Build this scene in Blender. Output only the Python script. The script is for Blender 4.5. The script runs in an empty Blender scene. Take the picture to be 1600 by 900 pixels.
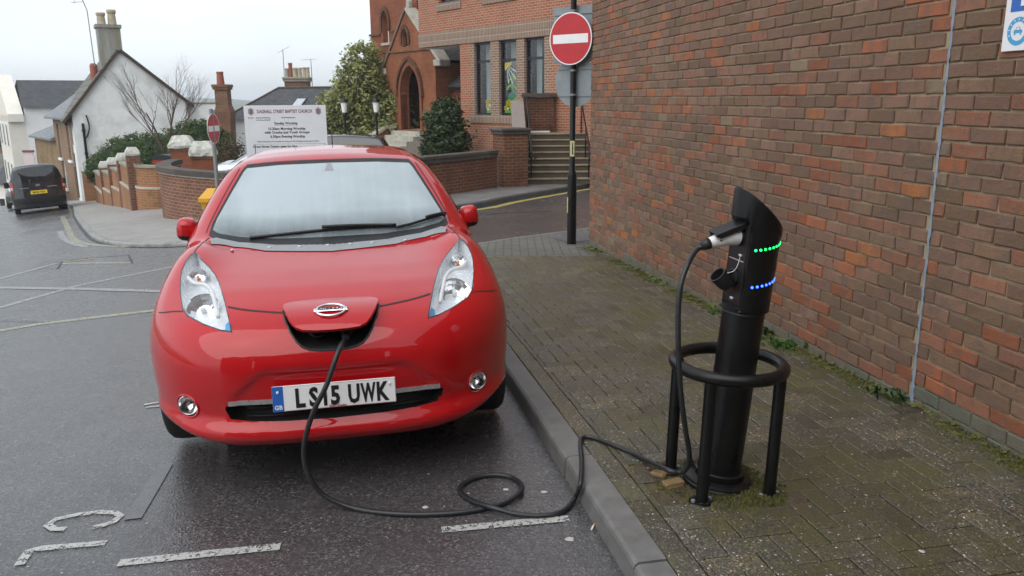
import bpy, bmesh, math, random
import numpy as np
from mathutils import Vector, Matrix, geometry, noise
R = math.radians
random.seed(7)
sc = bpy.context.scene
# ------------------------------------------------------------------ camera
FPX, CAMH, ROLL = 1280.0, 1.68, R(-.4)
PITCH = math.atan(296 / FPX)
cd = bpy.data.cameras.new('camera'); cam = bpy.data.objects.new('camera', cd)
sc.collection.objects.link(cam)
cd.sensor_width = 36; cd.lens = 36 * FPX / 1600; cd.clip_start = .05; cd.clip_end = 6000
cam.matrix_world = Matrix.Translation((0, 0, CAMH)) @ Matrix.Rotation(R(90) - PITCH, 4, 'X') @ Matrix.Rotation(ROLL, 4, 'Z')
sc.camera = cam
# ------------------------------------------------------------------ sky and sun (overcast)
SUN_EL, SUN_AZ = R(52), R(218)
wd = bpy.data.worlds.new('World'); sc.world = wd; wd.use_nodes = True
nt = wd.node_tree; nt.nodes.clear()
sky = nt.nodes.new('ShaderNodeTexSky'); sky.sky_type = 'NISHITA'; sky.sun_disc = False
sky.sun_elevation = SUN_EL; sky.sun_rotation = SUN_AZ; sky.air_density = 1.0; sky.dust_density = 1.0; sky.ozone_density = 1.0
hs = nt.nodes.new('ShaderNodeHueSaturation'); hs.inputs['Saturation'].default_value = .22
tcw = nt.nodes.new('ShaderNodeTexCoord'); nw = nt.nodes.new('ShaderNodeTexNoise')
nw.inputs['Scale'].default_value = 2.2; nw.inputs['Detail'].default_value = 5
mpw = nt.nodes.new('ShaderNodeMapping'); mpw.inputs['Scale'].default_value = (1, 1, 2.6)
mrw = nt.nodes.new('ShaderNodeMapRange'); mrw.inputs['From Min'].default_value = .25; mrw.inputs['From Max'].default_value = .75
mrw.inputs['To Min'].default_value = .86; mrw.inputs['To Max'].default_value = 1.10
mulw = nt.nodes.new('ShaderNodeMix'); mulw.data_type = 'RGBA'; mulw.blend_type = 'MULTIPLY'; mulw.inputs['Factor'].default_value = 1
bg = nt.nodes.new('ShaderNodeBackground'); bg.inputs['Strength'].default_value = .15
ow = nt.nodes.new('ShaderNodeOutputWorld')
L = nt.links.new
L(sky.outputs[0], hs.inputs['Color']); L(tcw.outputs['Generated'], mpw.inputs[0]); L(mpw.outputs[0], nw.inputs['Vector'])
ov = nt.nodes.new('ShaderNodeMix'); ov.data_type = 'RGBA'; ov.inputs['Factor'].default_value = .62; ov.inputs['B'].default_value = (4.5, 5.0, 5.4, 1)   # even cloud layer over the clear sky
L(hs.outputs[0], ov.inputs['A'])
L(nw.outputs[0], mrw.inputs['Value']); L(ov.outputs['Result'], mulw.inputs['A']); L(mrw.outputs[0], mulw.inputs['B'])
L(mulw.outputs['Result'], bg.inputs['Color']); L(bg.outputs[0], ow.inputs['Surface'])
sd = bpy.data.lights.new('sun', 'SUN'); sd.energy = 1.4; sd.angle = R(75); sd.color = (1, .97, .93)
sun = bpy.data.objects.new('sun', sd); sc.collection.objects.link(sun)
sdir = Vector((math.sin(SUN_AZ) * math.cos(SUN_EL), math.cos(SUN_AZ) * math.cos(SUN_EL), math.sin(SUN_EL)))
sun.rotation_euler = sdir.to_track_quat('Z', 'Y').to_euler()
sc.view_settings.view_transform = 'Standard'; sc.view_settings.look = 'None'
sc.view_settings.exposure = .58; sc.view_settings.gamma = 1; sc.view_settings.use_curve_mapping = False
sc.render.engine = 'CYCLES'

# ------------------------------------------------------------------ helpers
COL = sc.collection
WORLDROOT = set()
def ray(u, v):
    a = (u - 800) / FPX; b = (v - 450) / FPX
    c, s = math.cos(ROLL), math.sin(ROLL); a, b = c * a + s * b, -s * a + c * b
    return Vector((a, math.cos(PITCH) - b * math.sin(PITCH), -math.sin(PITCH) - b * math.cos(PITCH)))
def W(u, v, Y):
    'real point at distance Y along a sight line (used only to measure positions)'
    r = ray(u, v); p = r * (Y / r.y); p.z += CAMH; return p
def sp(t, w):
    x = t / w
    return t if x > 30 else (0 if x < -30 else w * math.log1p(math.exp(x)))
def G(x, y):
    'height of the road surface: the junction falls away forward and to the left'
    m = min(x, 0)
    return -.033 * sp(y - 3.4, .5) - .065 * sp(-x - 1.6, .5) - .0009 * m * m + .008 * m
def hit(u, v, off=0.0):
    r = ray(u, v); lo = 1.; hi = 90.; t = 1.
    while t < 90:
        if CAMH + r.z * t - G(r.x * t, r.y * t) - off < 0: hi = t; lo = t - .2; break
        t += .2
    for i in range(30):
        m = (lo + hi) / 2
        if CAMH + r.z * m - G(r.x * m, r.y * m) - off < 0: hi = m
        else: lo = m
    return Vector((r.x * hi, r.y * hi, CAMH + r.z * hi))

def tag(o, label=None, cat=None, group=None, kind=None):
    if label: o['label'] = label
    if cat: o['category'] = cat
    if group: o['group'] = group
    if kind: o['kind'] = kind
    return o
def thing(name, label, cat, loc=(0, 0, 0), rotz=0.0, group=None, mat=None, local=False):
    o = bpy.data.objects.new(name, None); COL.objects.link(o); o.empty_display_size = .2
    o.matrix_basis = mat if mat is not None else Matrix.Translation(Vector(loc)) @ Matrix.Rotation(rotz, 4, 'Z')
    tag(o, label, cat, group)
    if not local: WORLDROOT.add(o.name)
    return o
def link(name, me, parent=None):
    o = bpy.data.objects.new(name, me); COL.objects.link(o)
    if parent is not None:
        o.parent = parent
        if parent.name in WORLDROOT: o.matrix_parent_inverse = parent.matrix_basis.inverted()
    return o
def dup(root, mat, label, group=None):
    r = root.copy(); COL.objects.link(r); r.matrix_basis = mat; r['label'] = label
    if group: r['group'] = group
    def rec(a, b):
        for ch in a.children:
            c = ch.copy(); COL.objects.link(c); c.parent = b; c.matrix_parent_inverse = ch.matrix_parent_inverse.copy(); rec(ch, c)
    rec(root, r); return r

class MB:
    def __init__(s, M=None): s.v = []; s.f = []; s.mi = []; s.uv = {}; s.sm = set(); s.M = M; s.m = 0; s.smooth = False
    def add(s, vs, fs, uvs=None):
        b = len(s.v)
        s.v += [tuple(s.M @ Vector(p)) if s.M else tuple(p) for p in vs]
        for k, f in enumerate(fs):
            i = len(s.f); s.f.append([b + q for q in f]); s.mi.append(s.m)
            if s.smooth: s.sm.add(i)
            if uvs: s.uv[i] = uvs[k]
    def box(s, c, d, rot=None, ch=0.0):
        x, y, z = d[0] / 2, d[1] / 2, d[2] / 2; c = Vector(c)
        if ch:
            vs = []
            for sz in (-1, 1):
                zz = sz * z; k = x - ch; l = y - ch
                vs += [(-k, -y, zz - sz * ch), (k, -y, zz - sz * ch), (x, -l, zz - sz * ch), (x, l, zz - sz * ch), (k, y, zz - sz * ch), (-k, y, zz - sz * ch), (-x, l, zz - sz * ch), (-x, -l, zz - sz * ch),
                       (-k, -l, zz), (k, -l, zz), (k, l, zz), (-k, l, zz)]
            fs = [[i, (i + 1) % 8, 12 + (i + 1) % 8, 12 + i] for i in range(8)]
            top = [[12 + a for a in q] for q in ((0, 1, 9, 8), (1, 2, 9), (2, 3, 10, 9), (3, 4, 10), (4, 5, 11, 10), (5, 6, 11), (6, 7, 8, 11), (7, 0, 8), (8, 9, 10, 11))]
            fs += top + [[a - 12 for a in q][::-1] for q in top]
        else:
            vs = [(sx * x, sy * y, sz * z) for sz in (-1, 1) for sx, sy in ((-1, -1), (1, -1), (1, 1), (-1, 1))]
            fs = [[0, 3, 2, 1], [4, 5, 6, 7], [0, 1, 5, 4], [1, 2, 6, 5], [2, 3, 7, 6], [3, 0, 4, 7]]
        s.add([c + (rot @ Vector(p) if rot else Vector(p)) for p in vs], fs)
        return s
    def b2(s, p0, p1, ch=0.0):
        return s.box([(a + b) / 2 for a, b in zip(p0, p1)], [abs(b - a) for a, b in zip(p0, p1)], None, ch)
    def prism(s, poly, z0, z1, ax=None):
        'poly in plane (a,b); extruded z0..z1; ax maps (a,b,c)->xyz'
        ax = ax or (lambda a, b, c: (a, b, c)); n = len(poly)
        vs = [ax(a, b, z0) for a, b in poly] + [ax(a, b, z1) for a, b in poly]
        tri = geometry.tessellate_polygon([[Vector((a, b, 0)) for a, b in poly]])
        fs = [[t[2], t[1], t[0]] for t in tri] + [[n + i for i in t] for t in tri] if n > 4 else [list(range(n))[::-1], list(range(n, 2 * n))]
        fs += [[i, (i + 1) % n, n + (i + 1) % n, n + i] for i in range(n)]
        s.add(vs, fs); return s
    def tube(s, pts, r, n=8, caps=True, closed=False):
        pts = [Vector(p) for p in pts]; m = len(pts); rs = r if isinstance(r, (list, tuple)) else [r] * m
        vs = []; ref = None
        for i, p in enumerate(pts):
            a = pts[(i - 1) % m] if closed else pts[max(i - 1, 0)]; b = pts[(i + 1) % m] if closed else pts[min(i + 1, m - 1)]
            t = (b - a).normalized()
            if ref is None: ref = t.orthogonal().normalized()
            ref = (ref - t * ref.dot(t)); ref = ref.normalized() if ref.length > 1e-6 else t.orthogonal().normalized()
            w = t.cross(ref)
            vs += [p + (ref * math.cos(2 * math.pi * k / n) + w * math.sin(2 * math.pi * k / n)) * rs[i] for k in range(n)]
        fs = []
        for i in range(m if closed else m - 1):
            j = (i + 1) % m
            fs += [[i * n + k, i * n + (k + 1) % n, j * n + (k + 1) % n, j * n + k] for k in range(n)]
        if caps and not closed: fs += [list(range(n))[::-1], [(m - 1) * n + k for k in range(n)]]
        s.add(vs, fs); return s
    def lathe(s, prof, n=24, M=None, caps=True):
        'prof = [(r,z)]'
        M = M or Matrix(); vs = []
        for r, z in prof: vs += [M @ Vector((r * math.cos(2 * math.pi * k / n), r * math.sin(2 * math.pi * k / n), z)) for k in range(n)]
        m = len(prof); fs = [[i * n + k, i * n + (k + 1) % n, (i + 1) * n + (k + 1) % n, (i + 1) * n + k] for i in range(m - 1) for k in range(n)]
        if caps: fs += [list(range(n))[::-1], [(m - 1) * n + k for k in range(n)]]
        s.add(vs, fs); return s
    def build(s, name, mats, parent=None, smooth=False, uv=False, bevel=0, col=None):
        me = bpy.data.meshes.new(name); me.from_pydata(s.v, [], s.f)
        for m in (mats if isinstance(mats, (list, tuple)) else [mats]): me.materials.append(m)
        if any(s.mi): me.polygons.foreach_set('material_index', s.mi)
        if smooth: me.polygons.foreach_set('use_smooth', [True] * len(s.f))
        elif s.sm: me.polygons.foreach_set('use_smooth', [i in s.sm for i in range(len(s.f))])
        if uv or s.uv: metric_uv(me, s.uv)
        if col is not None:
            at = me.attributes.new('tint', 'FLOAT_COLOR', 'FACE')
            at.data.foreach_set('color', np.array(col, dtype=np.float32).ravel())
        me.update()
        o = link(name, me, parent)
        if smooth == 'auto' or bevel:
            pass
        return o
def metric_uv(me, given={}):
    uvl = me.uv_layers.new(name='UVMap')
    for p in me.polygons:
        n = p.normal; g = given.get(p.index)
        for k, li in enumerate(p.loop_indices):
            co = me.vertices[me.loops[li].vertex_index].co
            if g: uvl.data[li].uv = g[k]
            elif abs(n.z) > .75: uvl.data[li].uv = (co.x, co.y)
            else:
                t = Vector((-n.y, n.x)).normalized(); uvl.data[li].uv = (co.x * t.x + co.y * t.y, co.z)
def sharp(o, ang=35):
    me = o.data; me.polygons.foreach_set('use_smooth', [True] * len(me.polygons))
    me.set_sharp_from_angle(angle=R(ang)); return o
def inpoly(x, y, P):
    c = False; j = len(P) - 1
    for i in range(len(P)):
        if (P[i][1] > y) != (P[j][1] > y) and x < (P[j][0] - P[i][0]) * (y - P[i][1]) / (P[j][1] - P[i][1]) + P[i][0]: c = not c
        j = i
    return c
def fill(poly, step):
    'triangulate a polygon with inner grid points: returns 2-D verts, tris, boundary count'
    P = []
    n = len(poly)
    for i in range(n):
        a = Vector(poly[i]); b = Vector(poly[(i + 1) % n]); k = max(1, int((b - a).length / step))
        P += [a.lerp(b, j / k) for j in range(k)]
    nb = len(P); xs = [p[0] for p in P]; ys = [p[1] for p in P]; pts = list(P)
    y = min(ys) + step * .5; row = 0
    while y < max(ys):
        x = min(xs) + step * (.5 if row % 2 else .25)
        while x < max(xs):
            if inpoly(x, y, P) and min((Vector((x, y)) - q).length_squared for q in P) > (step * .45) ** 2: pts.append(Vector((x, y)))
            x += step
        y += step * .87; row += 1
    v, e, f, _, _, _ = geometry.delaunay_2d_cdt([Vector(p[:2]) for p in pts], [(i, (i + 1) % nb) for i in range(nb)], [], 1, 1e-6)
    return v, f, nb
def slab(name, poly, h, mat, step=.6, depth=.3, extra=None, parent=None, kind='structure'):
    v, f, nb = fill(poly, step); ex = extra or (lambda x, y: 0)
    top = [(p[0], p[1], G(p[0], p[1]) + h + ex(p[0], p[1])) for p in v]
    fs = []
    for t in f:
        a, b, c = (Vector(v[i]) for i in t[:3])
        t = list(t); fs.append(t if (b - a).cross(c - a) > 0 else t[::-1])
    low = [(x, y, z - depth) for x, y, z in top[:nb]]; n = len(top)
    sgn = sum(v[i][0] * v[(i + 1) % nb][1] - v[(i + 1) % nb][0] * v[i][1] for i in range(nb)) > 0
    for i in range(nb):
        j = (i + 1) % nb; q = [i, n + i, n + j, j]; fs.append(q if sgn else q[::-1])
    m = MB(); m.smooth = False; m.add(top + low, fs)
    o = m.build(name, mat, parent, uv=True)
    if kind: o['kind'] = kind
    return o
def arc(c, r, a0, a1, n): return [(c[0] + r * math.cos(R(a0 + (a1 - a0) * i / n)), c[1] + r * math.sin(R(a0 + (a1 - a0) * i / n))) for i in range(n + 1)]
def spline(pts, n=8):
    'Catmull-Rom through points'
    P = [Vector(p) for p in pts]; out = []
    for i in range(len(P) - 1):
        a = P[max(i - 1, 0)]; b = P[i]; c = P[i + 1]; d = P[min(i + 2, len(P) - 1)]
        for k in range(n):
            t = k / n
            out.append(.5 * ((2 * b) + (c - a) * t + (2 * a - 5 * b + 4 * c - d) * t * t + (3 * b - a - 3 * c + d) * t ** 3))
    out.append(P[-1]); return out
def text_mesh(body, size, depth=.001, bold=0.0, xs=1.0, align='CENTER', sp=1.0):
    cu = bpy.data.curves.new('t', 'FONT'); cu.body = body; cu.size = size; cu.extrude = depth; cu.offset = bold
    cu.align_x = align; cu.space_character = sp; cu.resolution_u = 2
    o = bpy.data.objects.new('t', cu); COL.objects.link(o)
    dg = bpy.context.evaluated_depsgraph_get(); me = bpy.data.meshes.new_from_object(o.evaluated_get(dg))
    bpy.data.objects.remove(o); bpy.data.curves.remove(cu)
    vs = [Vector((v.co.x * xs, v.co.y, v.co.z)) for v in me.vertices]; fs = [list(p.vertices) for p in me.polygons]
    bpy.data.meshes.remove(me); return vs, fs
def text(name, body, size, M, mat, parent, **k):
    vs, fs = text_mesh(body, size, **k); m = MB(M); m.add(vs, fs); return m.build(name, mat, parent)
def frame(O, ex, ey, ez):
    m = Matrix.Identity(4)
    for i, e in enumerate((ex, ey, ez)):
        for j in range(3): m[j][i] = Vector(e)[j]
    for j in range(3): m[j][3] = Vector(O)[j]
    return m
# ------------------------------------------------------------------ materials
MATS = {}
def new_mat(name):
    m = bpy.data.materials.new(name); m.use_nodes = True; n = m.node_tree.nodes; n.clear()
    out = n.new('ShaderNodeOutputMaterial'); b = n.new('ShaderNodeBsdfPrincipled'); m.node_tree.links.new(b.outputs[0], out.inputs[0])
    MATS[name] = m; return m, n, m.node_tree.links.new, b, out
def ramp(n, stops):
    r = n.new('ShaderNodeValToRGB'); e = r.color_ramp.elements
    while len(e) > 1: e.remove(e[0])
    e[0].position = stops[0][0]; e[0].color = (*stops[0][1], 1)
    for p, c in stops[1:]: x = e.new(p); x.color = (*c, 1)
    return r
def noise_n(n, l, vec, scale, detail=4, rough=.55):
    t = n.new('ShaderNodeTexNoise'); t.inputs['Scale'].default_value = scale; t.inputs['Detail'].default_value = detail; t.inputs['Roughness'].default_value = rough
    if vec is not None: l(vec, t.inputs['Vector'])
    return t
def mapr(n, l, src, a, b, c, d):
    m = n.new('ShaderNodeMapRange'); l(src, m.inputs['Value'])
    for k, x in zip(('From Min', 'From Max', 'To Min', 'To Max'), (a, b, c, d)): m.inputs[k].default_value = x
    return m.outputs[0]
def mixc(n, l, fac, a, b, mode='MIX'):
    m = n.new('ShaderNodeMix'); m.data_type = 'RGBA'; m.blend_type = mode
    if isinstance(fac, (int, float)): m.inputs['Factor'].default_value = fac
    else: l(fac, m.inputs['Factor'])
    for k, x in (('A', a), ('B', b)):
        if isinstance(x, tuple): m.inputs[k].default_value = (*x, 1)
        else: l(x, m.inputs[k])
    return m.outputs['Result']
def bump_n(n, l, h, dist, strength=1.0, nrm=None):
    b = n.new('ShaderNodeBump'); b.inputs['Distance'].default_value = dist; b.inputs['Strength'].default_value = strength
    l(h, b.inputs['Height'])
    if nrm is not None: l(nrm, b.inputs['Normal'])
    return b.outputs[0]
def coord(n, kind='Object'):
    return n.new('ShaderNodeTexCoord').outputs[kind]
def pm(name, col, rough=.6, var=.18, scale=6, metal=0, coat=0, bump=0, bscale=40, spec=.5, dirt=None, rvar=.1, streak=False, sheen=0):
    'plain material: base colour with noise variation, optional dirt colour, fine relief'
    m, n, l, b, o = new_mat(name); v = coord(n)
    if streak:
        mp = n.new('ShaderNodeMapping'); mp.inputs['Scale'].default_value = (1, 1, .15); l(v, mp.inputs[0]); vv = mp.outputs[0]
    else: vv = v
    t = noise_n(n, l, vv, scale, 6, .6)
    lo = tuple(max(0, c * (1 - var)) for c in col); hi = tuple(min(1, c * (1 + var)) for c in col)
    c = mixc(n, l, mapr(n, l, t.outputs[0], .3, .7, 0, 1), lo, hi)
    if dirt:
        t2 = noise_n(n, l, vv, scale * .45, 8, .65); c = mixc(n, l, mapr(n, l, t2.outputs[0], dirt[1], dirt[1] + .22, 0, dirt[2]), c, dirt[0])
    l(c, b.inputs['Base Color'])
    l(mapr(n, l, t.outputs[0], .3, .7, max(.02, rough - rvar), min(1, rough + rvar)), b.inputs['Roughness'])
    b.inputs['Metallic'].default_value = metal; b.inputs['Coat Weight'].default_value = coat; b.inputs['Coat Roughness'].default_value = .06
    b.inputs['Specular IOR Level'].default_value = spec
    if bump:
        t3 = noise_n(n, l, v, bscale, 4); l(bump_n(n, l, t3.outputs[0], bump), b.inputs['Normal'])
    return m
def emis(name, col, s):
    m, n, l, b, o = new_mat(name); b.inputs['Base Color'].default_value = (*col, 1); b.inputs['Emission Color'].default_value = (*col, 1); b.inputs['Emission Strength'].default_value = s; return m

# asphalt, wet
def asphalt():
    m, n, l, b, o = new_mat('wet_asphalt'); v = coord(n)
    vo = n.new('ShaderNodeTexVoronoi'); vo.inputs['Scale'].default_value = 115; vo.inputs['Randomness'].default_value = 1; l(v, vo.inputs['Vector'])
    big = noise_n(n, l, v, .55, 6, .6); mid = noise_n(n, l, v, 3.5, 6, .65); fine = noise_n(n, l, v, 60, 3)
    wn = n.new('ShaderNodeTexWhiteNoise'); wn.noise_dimensions = '3D'; l(vo.outputs['Position'], wn.inputs['Vector'])
    stone = ramp(n, [(0, (.028, .027, .028)), (.55, (.056, .053, .055)), (.84, (.088, .082, .083)), (.96, (.13, .122, .118)), (1, (.20, .19, .18))]); l(wn.outputs['Value'], stone.inputs[0])
    c = mixc(n, l, mapr(n, l, big.outputs[0], .35, .7, 0, .55), stone.outputs[0], (.094, .086, .089))
    c = mixc(n, l, mapr(n, l, mid.outputs[0], .45, .75, 0, .45), c, (.046, .042, .043))
    # pale specks: chewing gum, grit
    v2 = n.new('ShaderNodeTexVoronoi'); v2.inputs['Scale'].default_value = 2.6; l(v, v2.inputs['Vector'])
    wn2 = n.new('ShaderNodeTexWhiteNoise'); l(v2.outputs['Position'], wn2.inputs['Vector'])
    r2 = n.new('ShaderNodeMath'); r2.operation = 'LESS_THAN'; l(v2.outputs['Distance'], r2.inputs[0])
    l(mapr(n, l, wn2.outputs['Value'], .5, 1, 0, .05), r2.inputs[1])
    c = mixc(n, l, mapr(n, l, r2.outputs[0], 0, 1, 0, .5), c, (.34, .33, .31))
    l(c, b.inputs['Base Color'])
    wet = mapr(n, l, big.outputs[0], .35, .68, .29, .13)
    ad = n.new('ShaderNodeMath'); ad.operation = 'ADD'; l(wet, ad.inputs[0]); l(mapr(n, l, mid.outputs[0], .3, .7, -.06, .10), ad.inputs[1])
    l(ad.outputs[0], b.inputs['Roughness']); b.inputs['Specular IOR Level'].default_value = .85
    bn = bump_n(n, l, vo.outputs['Distance'], .0040, .38); bn = bump_n(n, l, fine.outputs[0], .0020, .4, bn)
    l(bn, b.inputs['Normal']); return m
asphalt()
def paint(name, col, wear):
    m, n, l, b, o = new_mat(name); v = coord(n)
    t = noise_n(n, l, v, 44, 6, .75); t2 = noise_n(n, l, v, 190, 2)
    b.inputs['Roughness'].default_value = .26
    l(mixc(n, l, mapr(n, l, t2.outputs[0], .35, .65, 0, 1), tuple(c * .72 for c in col), col), b.inputs['Base Color'])
    tr = n.new('ShaderNodeBsdfTransparent'); mx = n.new('ShaderNodeMixShader')
    ad = n.new('ShaderNodeMath'); ad.operation = 'ADD'; l(t.outputs[0], ad.inputs[0]); l(mapr(n, l, t2.outputs[0], 0, 1, -.16, .16), ad.inputs[1])
    l(mapr(n, l, ad.outputs[0], wear, wear + .06, 0, 1), mx.inputs[0]); l(tr.outputs[0], mx.inputs[1]); l(b.outputs[0], mx.inputs[2]); l(mx.outputs[0], o.inputs[0])
    l(bump_n(n, l, t2.outputs[0], .002), b.inputs['Normal']); return m
paint('white_paint', (.50, .50, .48), .42); paint('worn_white', (.36, .36, .37), .41); paint('yellow_paint', (.62, .50, .14), .40); paint('faint_white', (.20, .20, .21), .46)
paint('pale_yellow', (.50, .475, .33), .45)
# near brick: uses the per-brick tint
def brick_single(name='clay_brick'):
    m, n, l, b, o = new_mat(name); v = coord(n, 'Object')
    at = n.new('ShaderNodeAttribute'); at.attribute_name = 'tint'; oi = n.new('ShaderNodeObjectInfo')
    ofs = n.new('ShaderNodeVectorMath'); ofs.operation = 'ADD'; l(v, ofs.inputs[0])
    sc_ = n.new('ShaderNodeVectorMath'); sc_.operation = 'SCALE'; l(oi.outputs['Location'], sc_.inputs[0]); sc_.inputs['Scale'].default_value = 3.7; l(sc_.outputs[0], ofs.inputs[1]); v = ofs.outputs[0]
    mp = n.new('ShaderNodeMapping'); mp.inputs['Scale'].default_value = (1, 1, .35); l(v, mp.inputs[0])
    band = noise_n(n, l, mp.outputs[0], 17, 4, .6); gr = noise_n(n, l, v, 120, 5, .7); blot = noise_n(n, l, v, 34, 5, .65)
    c = mixc(n, l, mapr(n, l, band.outputs[0], .46, .64, 0, .55), at.outputs['Color'], (.145, .108, .090))
    c = mixc(n, l, mapr(n, l, blot.outputs[0], .58, .74, 0, .45), c, (.25, .19, .14))
    c = mixc(n, l, mapr(n, l, gr.outputs[0], .3, .7, .0, .5), c, mixc(n, l, 1.0, c, (.62, .60, .58), 'MULTIPLY'))
    gp = n.new('ShaderNodeNewGeometry'); stn = noise_n(n, l, gp.outputs['Position'], 1.1, 7, .65); st2 = noise_n(n, l, gp.outputs['Position'], 2.6, 6, .7)
    c = mixc(n, l, mapr(n, l, stn.outputs[0], .5, .72, 0, .38), c, (.085, .068, .052)); c = mixc(n, l, mapr(n, l, st2.outputs[0], .60, .76, 0, .4), c, (.30, .25, .19))
    l(c, b.inputs['Base Color']); b.inputs['Roughness'].default_value = .8; b.inputs['Specular IOR Level'].default_value = .35
    bn = bump_n(n, l, gr.outputs[0], .0045); bn = bump_n(n, l, blot.outputs[0], .006, .8, bn); l(bn, b.inputs['Normal'])
brick_single()
pm('mortar', (.34, .275, .18), .9, .25, 14, bump=.004, bscale=130, dirt=((.12, .12, .06), .55, .5))
pm('sealant', (.23, .28, .35), .55, .12, 22, bump=.003, bscale=60)
# walls seen from further off: bricks by texture
def brick_tex(name, c1, c2, mort, bw=.225, rh=.075, ms=.011, dark=.4, offset=.5, moss=None, bias=0.0):
    m, n, l, b, o = new_mat(name); uv = coord(n, 'UV'); v = coord(n)
    t = n.new('ShaderNodeTexBrick'); l(uv, t.inputs['Vector']); t.offset = offset
    t.inputs['Color1'].default_value = (*c1, 1); t.inputs['Color2'].default_value = (*c2, 1); t.inputs['Mortar'].default_value = (*mort, 1)
    for k, x in (('Scale', 1), ('Mortar Size', ms), ('Mortar Smooth', .15), ('Bias', bias), ('Brick Width', bw), ('Row Height', rh)): t.inputs[k].default_value = x
    ns = noise_n(n, l, v, 1.1, 7, .65); n2 = noise_n(n, l, v, 9, 5, .6)
    c = mixc(n, l, mapr(n, l, ns.outputs[0], .42, .72, 0, dark), t.outputs['Color'], tuple(x * .30 for x in c1))
    c = mixc(n, l, mapr(n, l, n2.outputs[0], .5, .75, 0, .3), c, tuple(min(1, x * 1.35) for x in c2))
    if moss:
        t3 = noise_n(n, l, v, 2.0, 6, .7); c = mixc(n, l, mapr(n, l, t3.outputs[0], .55, .7, 0, .8), c, moss)
    l(c, b.inputs['Base Color']); b.inputs['Roughness'].default_value = .85; b.inputs['Specular IOR Level'].default_value = .3
    l(bump_n(n, l, t.outputs['Fac'], -.008), b.inputs['Normal']); return m
brick_tex('hall_brick', (.30, .092, .050), (.36, .135, .080), (.42, .31, .22), dark=.2)
brick_tex('church_brick', (.27, .088, .045), (.215, .072, .038), (.24, .11, .065), ms=.006, dark=.5)
brick_tex('porch_brick', (.30, .108, .05), (.24, .085, .042), (.27, .135, .075), ms=.006, dark=.55)
brick_tex('dark_brick', (.15, .055, .032), (.10, .042, .027), (.21, .12, .065), ms=.010, dark=.85, moss=(.06, .045, .025))
brick_tex('curved_brick', (.23, .095, .055), (.15, .066, .042), (.28, .19, .14), ms=.012, dark=.6)
brick_tex('garden_brick', (.33, .15, .075), (.27, .12, .06), (.36, .22, .12), dark=.35, moss=(.13, .11, .05))
brick_tex('terrace_brick', (.27, .16, .10), (.21, .125, .08), (.36, .28, .2), dark=.3)
brick_tex('old_brick', (.30, .20, .10), (.24, .15, .07), (.33, .26, .16), dark=.6)
brick_tex('chimney_brick', (.24, .095, .055), (.16, .075, .045), (.24, .18, .12), dark=.6, moss=(.12, .11, .04))
brick_tex('soldier_brick', (.245, .165, .12), (.20, .125, .09), (.42, .34, .27), bw=.075, rh=.225, dark=.12, offset=0)
brick_tex('pier_brick', (.255, .165, .115), (.20, .12, .085), (.42, .34, .27), dark=.12)
brick_tex('roof_slate', (.066, .068, .074), (.094, .094, .10), (.03, .03, .03), bw=.25, rh=.2, ms=.008, dark=.35)
brick_tex('pale_slate', (.20, .215, .23), (.25, .26, .275), (.14, .14, .15), bw=.25, rh=.2, ms=.008, dark=.2)
brick_tex('clay_tile', (.15, .15, .14), (.20, .19, .17), (.07, .07, .06), bw=.3, rh=.3, ms=.02, dark=.4, moss=(.14, .14, .09))
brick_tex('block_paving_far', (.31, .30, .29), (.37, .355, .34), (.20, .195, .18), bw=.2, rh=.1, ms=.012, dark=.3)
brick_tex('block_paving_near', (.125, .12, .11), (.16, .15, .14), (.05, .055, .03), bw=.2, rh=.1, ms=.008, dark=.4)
# paving blocks, moss
def paver(name='paving_block'):
    m, n, l, b, o = new_mat(name); v = coord(n, 'Object'); at = n.new('ShaderNodeAttribute'); at.attribute_name = 'tint'
    g = n.new('ShaderNodeNewGeometry'); v = g.outputs['Position']
    vo = n.new('ShaderNodeTexVoronoi'); vo.inputs['Scale'].default_value = 165; l(v, vo.inputs['Vector'])
    wn = n.new('ShaderNodeTexWhiteNoise'); l(vo.outputs['Position'], wn.inputs['Vector'])
    st = ramp(n, [(0, (.26, .26, .25)), (.5, (.5, .48, .44)), (.8, (.78, .72, .62)), (.955, (1.25, 1.0, .70)), (.985, (2.1, 1.85, 1.5)), (1, (4.2, 4.0, 3.6))]); l(wn.outputs['Value'], st.inputs[0])
    c = mixc(n, l, 1.0, at.outputs['Color'], st.outputs[0], 'MULTIPLY')
    ms = noise_n(n, l, v, 2.3, 7, .68); ms2 = noise_n(n, l, v, 24, 5, .7)
    ad = n.new('ShaderNodeMath'); ad.operation = 'ADD'; l(ms.outputs[0], ad.inputs[0]); l(mapr(n, l, ms2.outputs[0], .3, .7, -.09, .09), ad.inputs[1])
    c = mixc(n, l, mapr(n, l, ad.outputs[0], .43, .64, 0, .80), c, (.082, .080, .024))
    d = noise_n(n, l, v, 1.1, 6, .6); c = mixc(n, l, mapr(n, l, d.outputs[0], .5, .7, 0, .4), c, (.04, .037, .032))
    l(c, b.inputs['Base Color']); l(mapr(n, l, d.outputs[0], .35, .65, .50, .28), b.inputs['Roughness']); b.inputs['Specular IOR Level'].default_value = .55
    bn = bump_n(n, l, vo.outputs['Distance'], .0022, .8); bn = bump_n(n, l, ms2.outputs[0], .003, .5, bn); l(bn, b.inputs['Normal'])
paver()
pm('faint_film', (.105, .105, .11), .24, .25, 25, bump=.0015, bscale=90)
pm('moss_joint', (.105, .105, .028), .95, .45, 22, bump=.008, bscale=120, dirt=((.055, .048, .03), .5, .85))
pm('moss', (.085, .092, .020), .95, .4, 18, bump=.012, bscale=140, dirt=((.055, .05, .02), .5, .6))
pm('soil', (.07, .05, .03), .95, .4, 20, bump=.012, bscale=60, dirt=((.10, .085, .03), .5, .8))
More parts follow.
